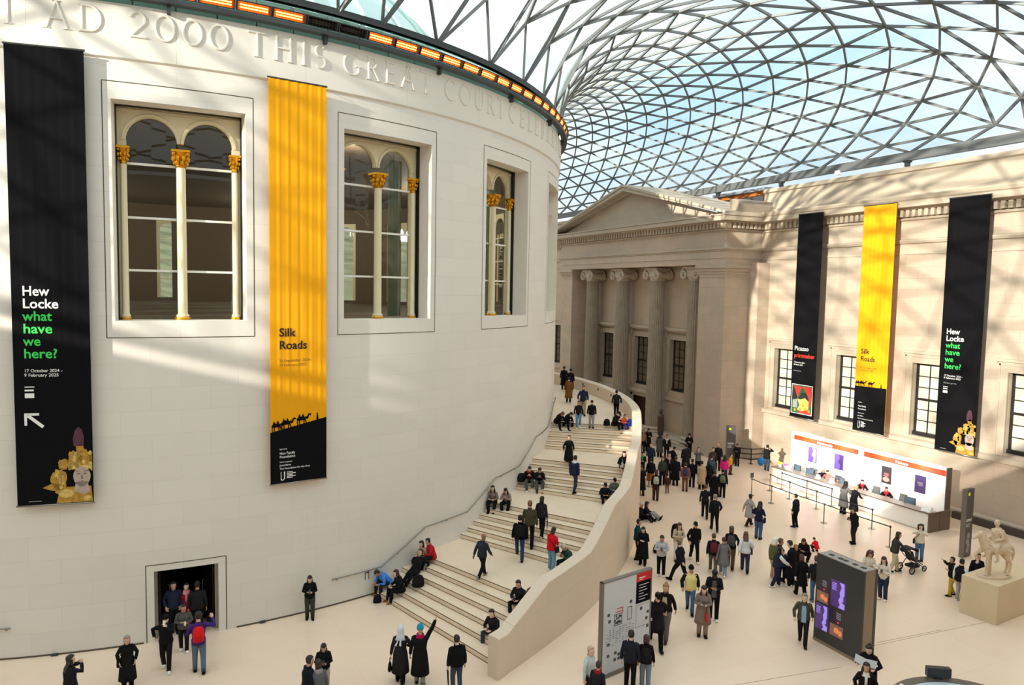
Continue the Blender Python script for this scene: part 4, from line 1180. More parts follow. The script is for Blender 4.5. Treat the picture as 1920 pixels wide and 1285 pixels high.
# things on the counter
M_SCREEN = mat('dark_monitor', (36, 38, 42), .35)
mon = None
for k, (x, y, l_) in enumerate(((33.62, -16.0, 'small black desk phone arm and screen at the left end of the ticket counter'), (33.62, -16.95, 'black monitor left of the staff at the ticket counter'),
                                 (33.62, -19.1, 'black monitor in the middle of the ticket counter'), (33.62, -23.35, 'black monitor at the right part of the ticket counter'))):
    r_ = thing('monitor', l_, 'monitor', (x, y, .73), radians(180 + (8 if k % 2 else -6)), 'monitors on the ticket counter')
    if mon is None:
        a = MB(); a.box((-.02, -.27, .16), (.02, .27, .5)); b = MB(); b.box((-.03, -.03, .02), (.0, .03, .3)); b.box((-.1, -.12, 0), (.1, .12, .02)); c = MB(); c.box((.02, -.25, .18), (.024, .25, .48))
        mon = [a.build('screen_back', M_SCREEN, r_), b.build('stand', M_METAL, r_), c.build('screen', mat('screen_glow', (90, 110, 130), .2), r_)]
    else:
        for o in mon: q = o.copy(); q.parent = r_; COL.objects.link(q)
lh = None
for k, y in enumerate((-15.95, -18.1, -19.05, -24.7)):
    r_ = thing('leaflet_holder', 'white leaflet holder standing on the ticket counter, %s from the left' % ORD[k], 'leaflet holder', (32.98, y, .96), 0, 'leaflet holders on the counter')
    if k == 3: r_.scale = (1.3, 2.2, 1.1)
    if lh is None:
        a = MB(); a.prism([(-.1, -.11, 0), (.1, -.11, 0), (.06, -.11, .24), (.04, -.11, .24)], (0, .22, 0)); b = MB(); b.prism([(-.115, -.1, .01), (-.1, -.1, .01), (.03, -.1, .25), (.015, -.1, .25)], (0, .2, 0))
        lh = [a.build('stand', M_DESKW, r_), b.build('leaflet', M_TW, r_)]
    else:
        for o in lh: q = o.copy(); q.parent = r_; COL.objects.link(q)
for k, (y, x) in enumerate(((-17.65, 33.3), (-23.3, 33.25))):
    mb = MB(); mb.tube([(x, y, .96), (x, y, 1.34)], .018, 8); mb.box((x - .05, y - .05, .96), (x + .05, y + .05, .975)); mb.box((x - .015, y - .1, 1.3), (x + .015, y + .1, 1.4))
    tag(mb.build('card_reader', M_METAL), 'slim metal post on the ticket counter %s' % ('in front of the bald man', 'beside the right monitor')[k], 'card reader')
mb = MB(); mb.box((33.5, -24.3, .73), (33.85, -24.05, .9)); tag(mb.build('red_box', mat('red_plastic', (206, 30, 40), .5)), 'small red box at the right end of the ticket counter', 'box')
for k, (x, y, c_, l_) in enumerate(((33.1, -15.15, (236, 226, 60), 'yellow flowers in a pot at the left end of the counter'), (33.15, -15.55, (170, 110, 180), 'purple flowers in a pot at the left end of the counter'))):
    t_ = thing('flower_pot', l_, 'flowers', (x, y, .96)); mb = MB(); mb.lathe([(.07, 0), (.1, .14)]); mb.build('pot', M_DESKW, t_)
    mb = MB(); rr = random.Random(k)
    for _ in range(16): mb.ball((rr.uniform(-.13, .13), rr.uniform(-.13, .13), .2 + rr.uniform(-.04, .08)), .045, 6, 4)
    mb.build('blossom', mat('blossom%s' % 'ab'[k], c_, .7), t_)
ch = None
M_CHAIR = mat('grey_chair_cloth', (92, 92, 94), .8)
for k, (x, y, l_) in enumerate(((33.97, -20.95, 'grey office chair behind the counter between two women in black'), (33.97, -22.55, 'grey office chair behind the woman with the red lanyard'), (33.97, -18.45, 'grey office chair behind the counter beside the man leaning over'), (33.97, -16.6, 'grey office chair behind the counter near the bald man'))):
    r_ = thing('office_chair', l_, 'chair', (x, y, 0), radians(90), 'office chairs behind the counter')
    if ch is None:
        a = MB(); a.box((-.23, -.22, .44), (.23, .22, .52)); b = MB(); b.prism([(-.21, -.2, .62), (.21, -.2, .62), (.19, -.26, 1.12), (-.19, -.26, 1.12)], (0, .05, 0))
        c = MB(); c.tube([(0, 0, .08), (0, 0, .44)], .03, 8); c.tube([(0, -.2, .48), (0, -.27, .7)], .02, 6)
        for q in range(5): c.tube([(0, 0, .09), (.26 * cos(q * 1.257), .26 * sin(q * 1.257), .05)], .02, 6)
        ch = [a.build('seat', M_CHAIR, r_), b.build('backrest', M_CHAIR, r_), c.build('chair_base', M_DKSTEEL, r_)]
    else:
        for o in ch: q = o.copy(); q.parent = r_; COL.objects.link(q)

# ================================================================ queue barriers
posts = [(29.4, -16.7), (29.3, -18.3), (29.24, -21.88), (29.2, -25.6), (31.14, -16.35), (30.91, -18.04), (30.8, -20.0), (30.74, -23.45), (32.1, -16.3), (32.05, -18.2), (32.05, -19.9)]
pp = None
ptxt = ['with a small sign plate, left end of the front queue', 'second in the front queue line', 'in the middle of the front queue line', 'at the right end of the front queue line',
        'at the left end of the middle queue line', 'second in the middle queue line', 'third in the middle queue line', 'at the right end of the middle queue line', 'nearest the counter on the left', 'nearest the counter in its middle', 'nearest the counter by the grey coat']
M_BELT = mat('dark_belt', (52, 50, 46), .7)
for k, (x, y) in enumerate(posts):
    r_ = thing('queue_post', 'slim metal queue post %s' % ptxt[k], 'post', (x, y, 0), 0, 'queue posts before the desk')
    if pp is None:
        a = MB(); a.lathe([(.028, .02), (.028, .9), (.04, .9), (.04, 1.0), (.03, 1.01)], n=10); b = MB(); b.lathe([(.17, 0), (.17, .012), (.05, .03), (.03, .03)], n=18); c = MB(); c.lathe([(.042, .9), (.042, .99)], n=10)
        pp = [a.build('pole', M_METAL, r_, smooth=True, sharp=40), b.build('base', M_METAL, r_, smooth=True, sharp=30), c.build('belt_head', M_DKSTEEL, r_)]
    else:
        for o in pp: q = o.copy(); q.parent = r_; COL.objects.link(q)
    if k == 0:
        mb = MB(); mb.box((-.11, -.012, 1.02), (.11, .012, 1.3)); mb.build('sign_plate', M_DKSTEEL, r_)
def belt(a, b, lab):
    pa, pb = posts[a], posts[b]
    mb = MB(); p = Vector((*pa, .95)); q = Vector((*pb, .95)); d = (q - p).normalized()
    mid = (p + q) / 2 - Vector((0, 0, .03))
    for s_, e_ in ((p + d * .03, mid), (mid, q - d * .03)): mb.bar(s_, e_, .006, .05)
    tag(mb.build('queue_belt', M_BELT), lab, 'belt', 'queue belts before the desk')
for a, b, l_ in ((0, 1, 'dark queue belt at the left end of the front line'), (1, 2, 'dark queue belt second in the front line'), (2, 3, 'long dark queue belt at the right end of the front line'), (4, 5, 'dark queue belt at the left end of the middle line'),
                 (6, 5, 'dark queue belt second in the middle line'), (6, 7, 'long dark queue belt at the right end of the middle line'), (8, 9, 'dark queue belt close to the counter on the left'), (9, 10, 'dark queue belt close to the counter in its middle')): belt(a, b, l_)
# black barrier by the portico
br = thing('belt_barrier', 'black barrier with three rails beside the portico sign', 'barrier', (34.9, -10.75, 0))
mb = MB()
for q in ((-.75, .55), (0, 0), (.8, -.25)): pass
Q = [(-.6, .75), (0.0, -.1), (1.0, -.25)]
for k, (x, y) in enumerate(Q):
    a = MB(); a.tube([(x, y, 0), (x, y, 1.08)], .035, 8); a.lathe([(.14, 0), (.14, .03)], (x, y, 0), 12); a.build('post', M_BLACKF, br)
for z in (.32, .66, 1.0):
    a = MB(); a.bar((*Q[0], z), (*Q[1], z), .012, .07); a.bar((*Q[1], z), (*Q[2], z), .012, .07); a.build('rail', M_BLACKF, br)
mb = MB(); mb.ball((35.3, -11.35, .26), .3, 10, 6, ax=(.75, .8, .9)); tag(mb.build('rucksack', mat('bright_blue_nylon', (20, 130, 214), .6), smooth=True), 'bright blue rucksack on the floor by the black barrier', 'bag')

# ================================================================ sign totems
M_TOTEM = mat('totem_grey', (84, 78, 78), .45); M_TOTEMS = mat('totem_side', (122, 110, 100), .45)
def totem(lab, x, y, h, rz, art):
    t_ = thing('sign_totem', lab, 'sign', (x, y, 0), rz)
    mb = MB(); mb.box((-.29, -.08, .03), (.29, .08, h)); mb.build('body', M_TOTEM, t_)
    mb = MB(); mb.box((-.325, -.1, .0), (-.29, .1, h)); mb.build('side_panel', M_TOTEMS, t_)
    mb = MB(); n = 18
    mb.poly([(-.1 + .08 * cos(2 * pi * i / n), -.083, h - .22 + .08 * sin(2 * pi * i / n)) for i in range(n)]); mb.build('yellow_dot', mat('lime_yellow', (206, 214, 30), .5, emit=(206, 214, 30), estr=.3), t_)
    mb = MB()
    zz = h * .55
    for i, w_ in enumerate((.44, .40, .0, .3, .26, .32)):
        if w_: mb.box((-.23, -.084, zz - .06 * i), (-.23 + w_, -.081, zz - .06 * i + (.03 if i < 2 else .016)))
    mb.build('lettering', M_TW, t_)
    if art:
        mb = MB()
        for (cx, cz, rx, rz_) in ((0.02, .95, .11, .16), (-.02, .72, .13, .14), (.05, .5, .1, .12), (0, .32, .12, .12)):
            mb.poly([(cx + rx * cos(2 * pi * i / 14), -.082 - .001 * (cz > .6), cz + rz_ * sin(2 * pi * i / 14)) for i in range(14)])
        mb.build('printed_figure', PR['grey'], t_)
    return t_
totem('tall dark grey sign totem with yellow dot between ticket desk and horse statue', 31.3, -27.72, 3.05, radians(4), True)
totem('grey sign totem with yellow dot in the crowd by the portico', 33.5, -10.4, 2.62, radians(-30), False)

# ================================================================ dark screen kiosk
kx0, kx1, ky0, ky1, kh = 18.85, 19.45, -32.48, -30.67, 2.93
ks = thing('screen_kiosk', 'large dark grey information kiosk with purple screens', 'kiosk', ((kx0 + kx1) / 2, (ky0 + ky1) / 2, 0))
ox, oy = -(kx0 + kx1) / 2, -(ky0 + ky1) / 2
M_KDARK = mat('kiosk_black', (54, 55, 56), .35); M_KSIDE = mat('kiosk_bronze', (146, 126, 104), .35, .3)
mb = MB(); mb.box((kx0, ky0, .1), (kx0 + .06, ky1, kh)); loc(mb).build('front_panel', M_KDARK, ks)
mb = MB(); mb.box((kx0 + .06, ky0 + .01, .1), (kx1 - .1, ky1 - .01, kh - .02)); loc(mb).build('body', M_KSIDE, ks)
mb = MB(); mb.box((kx1 - .1, ky0, .1), (kx1, ky1, kh)); loc(mb).build('back_panel', M_KDARK, ks)
mb = MB(); mb.box((kx0 - .02, ky0 + .0, 0), (kx1 + .02, ky1, .1)); loc(mb).build('plinth', M_KSIDE, ks)
mb = MB(); mb.box((kx0 + .03, ky0 + .03, kh - .02), (kx1 - .05, ky1 - .03, kh + .005)); tp = loc(mb).build('top_plate', mat('kiosk_top', (150, 146, 140), .5), ks)
for y in (-31.0, -31.35, -31.55, -31.9, -32.2):
    mb = MB(); mb.box((kx0 + .2, y - .09, kh + .005), (kx0 + .32, y + .06, kh + .02)); loc(mb).build('vent', M_BLACKF, tp)
# four screens: two purple, two dark
def screen(ya, yb, z0, z1, kind, lab):
    hw_, hh = (ya - yb) / 2, (z1 - z0) / 2; yc, zc = (ya + yb) / 2 + oy, (z0 + z1) / 2; x = kx0 + ox - .006
    def emi(n, c, e=.55): return mat('screen_' + n, c, .3, emit=c, estr=e)
    mb = MB(); mb.box((x, yc - hw_, zc - hh), (x + .01, yc + hw_, zc + hh)); o = mb.build('screen', emi('purple', (70, 46, 104)) if kind == 'p' else emi('dark', (44, 36, 46), .3), ks); o['label'] = lab
    f = lambda L, d=.004: [(x - d, yc - u * hw_, zc + v * hh) for u, v in L]
    if kind == 'p':
        mb = MB(); mb.poly(f([(.15, .95), (.8, .95), (.85, .1), (.7, -.05), (.75, -.35), (.5, -.45), (.95, -.6), (.9, -.95), (.1, -.95), (.3, -.7), (.05, -.4), (.3, -.1), (.2, .2), (.45, .6)])); mb.build('screen_figure', emi('lilac', (150, 128, 214), .7), o)
        mb = MB()
        for i in range(5): mb.poly(f([(-.85, .72 - .12 * i), (-.2 - .08 * (i % 2), .72 - .12 * i), (-.2 - .08 * (i % 2), .78 - .12 * i), (-.85, .78 - .12 * i)], .006))
        mb.build('screen_text', emi('lilac', (150, 128, 214), .7), o)
    else:
        mb = MB(); mb.poly(f([(-.9, -.95), (.9, -.95), (.9, -.1), (-.9, -.1)])); mb.build('screen_picture', emi('brown', (120, 84, 70), .5), o)
        mb = MB(); mb.poly(f([(.35 * cos(i * .5) - .0, -.5 + .22 * sin(i * .5)) for i in range(12)], .007)); mb.poly(f([(.5 + .3 * cos(i * .5), -.6 + .2 * sin(i * .5)) for i in range(12)], .006)); mb.build('screen_still_life', emi('orange', (206, 120, 80), .6), o)
        mb = MB()
        for i in range(4): mb.poly(f([(-.1, .75 - .13 * i), (.55, .75 - .13 * i), (.55, .8 - .13 * i), (-.1, .8 - .13 * i)], .006))
        mb.build('screen_text', emi('grey', (150, 140, 150), .4), o)
        mb = MB(); mb.poly(f([(.2 + .13 * cos(i * .6), .12 + .09 * sin(i * .6)) for i in range(10)], .007)); mb.build('screen_red_dot', emi('red', (206, 40, 70), .6), o)
screen(-30.72, -31.22, 1.35, 2.2, 'd', 'upper left dark screen'); screen(-31.28, -31.84, 1.43, 2.3, 'p', 'upper right purple screen')
screen(-30.72, -31.22, .45, 1.3, 'p', 'lower left purple screen'); screen(-31.28, -31.84, .45, 1.36, 'd', 'lower right dark screen')

# ================================================================ map board
bd = thing('map_board', 'tall white map board on the floor beside the stair parapet', 'sign', (11.96, -29.83, 0), radians(11.5))
M_BOARD = mat('board_white', (206, 208, 212), .4)
mb = MB(); mb.box((-1.0, -.03, .12), (1.0, .05, 2.9)); mb.build('board', M_BOARD, bd)
mb = MB(); mb.box((-1.05, -.05, 0), (-1.0, .1, 2.93)); mb.box((1.0, -.05, 0), (1.03, .1, 2.93)); mb.box((-1.05, -.05, 2.9), (1.03, .1, 2.93)); mb.box((-1.05, -.06, 0), (1.03, .12, .12)); mb.build('frame', mat('board_frame', (128, 120, 110), .4, .5), bd)
mb = MB(); mb.box((.36, -.034, 2.62), (.99, -.03, 2.88)); mb.build('red_heading', mat('heading_red', (206, 20, 36), .5), bd)
mb = MB(); mb.box((.36, -.034, 1.95), (.99, -.03, 2.62)); o = mb.build('black_notice', M_BBLACK, bd)
mb = MB()
for i in range(6): mb.box((.48, -.037, 2.5 - i * .09), (.48 + (.42, .3, .36, .2, .4, .28)[i], -.034, 2.515 - i * .09))
mb.box((.48, -.037, 2.72), (.74, -.034, 2.75)); mb.box((.48, -.037, 2.67), (.66, -.034, 2.685)); mb.build('notice_text', M_TW, bd)
mb = MB()
for (x0, z0, x1, z1) in ((-.55, 1.5, -.22, 1.85), (.02, 1.55, .2, 1.95)):
    for a in ((x0, z0, x1, z0 + .02), (x0, z1 - .02, x1, z1), (x0, z0, x0 + .02, z1), (x1 - .02, z0, x1, z1)): mb.box((a[0], -.034, a[1]), (a[2], -.03, a[3]))
rr = random.Random(4)
for i in range(16): x = -.54 + rr.random() * .26; z = 1.52 + rr.random() * .26; mb.box((x, -.035, z), (x + .06, -.03, z + .06))
for c in range(9):
    for r_ in range(10):
        if rr.random() < .7: x = -.86 + c * .135; z = 1.42 - r_ * .055; mb.box((x, -.033, z), (x + .05 + rr.random() * .05, -.03, z + .012))
for i, (x, z) in enumerate(((-.82, 1.85), (-.78, 1.65), (-.8, .95), (-.8, .6), (-.5, .62), (-.36, .55), (-.36, .42), (-.22, .58), (.02, .6), (-.52, .42), (.55, 1.72), (.85, 1.55), (.8, 1.36), (.85, 1.1), (.1, 2.05))): mb.box((x, -.034, z), (x + .1, -.03, z + .09))
mb.box((.38, -.033, 1.88), (.98, -.03, 1.89)); mb.box((.38, -.033, 1.2), (.98, -.03, 1.21)); mb.box((.38, -.033, 1.2), (.388, -.03, 1.88)); mb.box((.972, -.033, 1.2), (.98, -.03, 1.88))
mb.build('plans_and_text', mat('print_dark_grey', (70, 70, 74), .6), bd)
mb = MB(); mb.box((-.48, -.036, 1.9), (-.2, -.03, 1.92)); mb.box((-.44, -.036, 2.0), (-.18, -.03, 2.02)); mb.box((-.2, -.036, 1.82), (-.18, -.03, 2.02)); mb.build('red_route', mat('heading_red', (206, 20, 36), .5), bd)

# ================================================================ plinth with the rider statue
pl = thing('stone_plinth', 'big pale limestone block plinth under the horse statue', 'plinth', (26.9, -31.77, 0), radians(5))
mb = MB(); mb.box((-1.37, -.62, 0), (1.6, .62, 1.4)); M_PLINTH = mat('plinth_limestone', (216, 194, 160), .65, noise=.1, nscale=1.2)
po = mb.build('block', M_PLINTH, pl)
b_ = po.modifiers.new('bevel', 'BEVEL'); b_.width = .012; b_.segments = 2
def fuse(items, voxel=.018, smooth=2):
    """merge the overlapping pieces of each builder into one continuous skin; returns meshes"""
    tmp = []
    for mb_, vx in items:
        me = bpy.data.meshes.new('tmp'); me.from_pydata(mb_.v, [], mb_.f); o = bpy.data.objects.new('tmp', me); COL.objects.link(o)
        m = o.modifiers.new('r', 'REMESH'); m.mode = 'VOXEL'; m.voxel_size = vx; m.use_smooth_shade = True
        s_ = o.modifiers.new('s', 'SMOOTH'); s_.iterations = smooth; s_.factor = .5
        tmp.append(o)
    bpy.context.view_layer.update(); dg = bpy.context.evaluated_depsgraph_get(); out = []
    for o in tmp: out.append(bpy.data.meshes.new_from_object(o.evaluated_get(dg)))
    for o in tmp:
        me = o.data; bpy.data.objects.remove(o); bpy.data.meshes.remove(me)
    return out
M_MARBLE = mat('old_marble', (214, 190, 160), .6, noise=.12, nscale=5)
st = thing('rider_statue', 'weathered marble statue of a rider on a horse on the big plinth', 'statue', (26.38, -31.86, 1.4), radians(160))
# local frame: the horse looks along +x
hm = MB()
hm.tube([(.46, 0, 1.02), (.34, 0, 1.0), (.1, 0, .97), (-.2, 0, .98), (-.42, 0, 1.02), (-.52, 0, .98)], [.13, .22, .235, .225, .22, .12], 14)
hm.tube([(.36, 0, 1.06), (.5, 0, 1.28), (.58, 0, 1.46), (.62, 0, 1.52)], [.2, .15, .115, .09], 12)
hm.tube([(.57, 0, 1.52), (.66, 0, 1.5), (.8, 0, 1.4), (.89, 0, 1.34)], [.09, .1, .065, .05], 10)
for s_ in (-1, 1): hm.tube([(.58, .05 * s_, 1.56), (.585, .06 * s_, 1.67)], [.028, .008], 6)
hm.tube([(.38, 0, 1.3), (.47, 0, 1.47), (.55, 0, 1.6)], [.05, .06, .04], 8)
def leg_(pts, rs): hm.tube(pts, rs, 8)
leg_([(.36, .12, .92), (.37, .13, .6), (.37, .13, .5), (.38, .13, .18), (.39, .13, .1), (.43, .13, .02)], [.1, .065, .06, .042, .045, .06])
leg_([(.38, -.12, .92), (.6, -.13, .78), (.66, -.13, .72), (.56, -.13, .5), (.55, -.13, .44), (.6, -.13, .38)], [.1, .065, .06, .042, .045, .05])
leg_([(-.4, .13, .95), (-.34, .14, .66), (-.5, .14, .46), (-.48, .14, .2), (-.45, .14, .1), (-.4, .14, .02)], [.16, .09, .055, .045, .045, .06])
leg_([(-.4, -.13, .95), (-.42, -.14, .66), (-.6, -.14, .46), (-.6, -.14, .2), (-.57, -.14, .1), (-.52, -.14, .02)], [.16, .09, .055, .045, .045, .06])
hm.tube([(-.52, 0, 1.06), (-.66, 0, .98), (-.7, 0, .75), (-.66, 0, .5)], [.04, .06, .055, .02], 8)
hm.box((.16, -.07, 0), (.3, .07, .8))                      # supporting stump under the belly
# rider
hm.tube([(-.04, 0, 1.16), (-.03, 0, 1.35), (-.02, 0, 1.58), (-.02, 0, 1.7)], [.17, .15, .18, .1], 12)
hm.tube([(-.02, 0, 1.7), (-.01, 0, 1.8)], [.055, .055], 8); hm.ball((0, 0, 1.9), .105, 12, 8, ax=(1, .88, 1.2))
for s_ in (-1, 1):
    hm.tube([(0, .12 * s_, 1.18), (.2, .27 * s_, 1.06), (.2, .29 * s_, .98), (.12, .28 * s_, .66), (.12, .28 * s_, .6), (.24, .29 * s_, .56)], [.11, .085, .075, .05, .05, .035], 8)
    hm.tube([(-.02, .19 * s_, 1.62), (-.06, .25 * s_, 1.4), (.14, .16 * s_, 1.3), (.2, .13 * s_, 1.32)], [.065, .052, .042, .035], 8)
hm.tube([(-.08, -.12, 1.66), (-.14, 0, 1.68), (-.02, .16, 1.66), (.1, .06, 1.62)], .05, 8)
hm.tube([(-.16, 0, 1.62), (-.26, 0, 1.4), (-.36, 0, 1.2), (-.4, .05, 1.1)], [.1, .13, .12, .06], 8)
me = fuse([(hm, .02)], smooth=2)[0]; me.name = 'horse_and_rider'; me.materials.append(M_MARBLE)
o = bpy.data.objects.new('horse_and_rider', me); COL.objects.link(o); o.parent = st; o.location = (0, 0, .07)
mb = MB(); mb.rings([[(.62 * r_ * cos(2 * pi * i / 28) + .0, .33 * r_ * sin(2 * pi * i / 28) if True else 0, z) for i in range(28)] for r_, z in ((1.0, 0), (1.0, .05), (.96, .08))])
mb.build('oval_base', M_MARBLE, st)
mb = MB(); mb.tube([(.3 + .2 * cos(t), .19 * sin(t), 1.2 + .13 * cos(t)) for t in [i * pi / 8 for i in range(17)]], .018, 6); mb.build('bridle_strap', M_MARBLE, st)

# ================================================================ round glass topped desk at the lower right
rd = thing('round_desk', 'round desk with dark rim and pale glass top cut by the bottom edge', 'desk', (17.35, -37.0, 0))
N = 48
mb = MB(); mb.lathe([(1.75, 0), (1.75, 1.0), (1.98, 1.04), (1.98, 1.12)], n=N); mb.build('desk_body', mat('desk_bronze', (84, 74, 66), .4), rd, smooth=True, sharp=30)
mb = MB(); mb.rings([[(r_ * cos(2 * pi * i / N), r_ * sin(2 * pi * i / N), z) for i in range(N)] for r_, z in ((1.98, 1.12), (1.98, 1.15), (1.72, 1.15), (1.72, 1.12))], False, False); mb.build('rim', mat('desk_rim', (92, 82, 74), .35), rd)
mb = MB(); mb.poly([(1.72 * cos(2 * pi * i / N), 1.72 * sin(2 * pi * i / N), 1.135) for i in range(N)]); mb.build('glass_top', mat('pale_glass_top', (196, 214, 218), .12), rd)
mb = MB(); a0 = radians(30); mb.poly([(1.72 * cos(a0), 1.72 * sin(a0), 1.139), (.9, .2, 1.139), (1.72, .0, 1.139)]); mb.build('dark_inlay', mat('desk_inlay', (62, 56, 56), .35), rd)
for k, a in enumerate((118, 112, 106, 100)):
    mb = MB(); c_ = Vector((17.35 + 1.84 * cos(radians(a)), -37.0 + 1.84 * sin(radians(a)), 1.155)); d_ = Vector((cos(radians(a)), sin(radians(a)), 0))
    mb.obox(c_ + Vector((0, 0, .003)), (d_, Vector((-d_.y, d_.x, 0)), (0, 0, 1)), (.06, .045, .004))
    tag(mb.build('card', M_TW), 'small white card on the round desk rim, %s from the left' % ORD[k], 'card', 'cards on the round desk rim')
mn = thing('desk_screen', 'black screen unit standing at the back of the round desk', 'screen', (18.25, -35.35, 1.15), radians(-32))
mb = MB(); mb.box((-.3, -.06, .05), (.3, .1, .3)); mb.build('screen_body', M_SCREEN, mn)
mb = MB(); mb.box((-.1, -.05, 0), (.1, .08, .05)); mb.build('screen_foot', M_DKSTEEL, mn)
mb = MB(); mb.box((17.55, -35.75, 1.14), (17.66, -35.68, 1.16)); tag(mb.build('pen', M_BLACKF), 'little black object on the pale glass of the round desk', 'pen')
# dark stone statue on a pale base by the portico
sg = thing('dark_figure', 'slim dark brown carved figure on a pale base by the portico columns', 'statue', (32.5, -4.05, 0))
mb = MB(); mb.box((-.4, -.4, 0), (.4, .4, .85)); mb.build('base', M_OLDP, sg)
fm = MB(); fm.tube([(0, 0, 1.1), (0, 0, 1.5), (0, 0, 2.1), (0, 0, 2.55), (0, 0, 2.7)], [.2, .23, .25, .24, .1], 12); fm.tube([(0, 0, 2.66), (0, 0, 2.78)], .08, 8); fm.ball((0, 0, 2.9), .14, 12, 8, ax=(1, 1, 1.25))
for s_ in (-1, 1): fm.tube([(0, .24 * s_, 2.5), (.02, .29 * s_, 2.1), (.06, .26 * s_, 1.75)], [.075, .06, .05], 8)
me = fuse([(fm, .03)])[0]; me.materials.append(mat('dark_wood', (74, 50, 34), .5)); o = bpy.data.objects.new('figure', me); COL.objects.link(o); o.parent = sg; o.location = (0, 0, -.27)
# thin inlaid lines in the floor
mb = MB()
for (p, q) in (((9.0, -31.1), (18.2, -32.35)), ((19.6, -31.75), (27.8, -32.35)), ((20.6, -31.7), (23.5, -31.95))):
    mb.bar((*p, .002), (*q, .002), .018, .003)
struct(mb.build('trim_floor_lines', mat('floor_joint', (168, 146, 116), .6)))
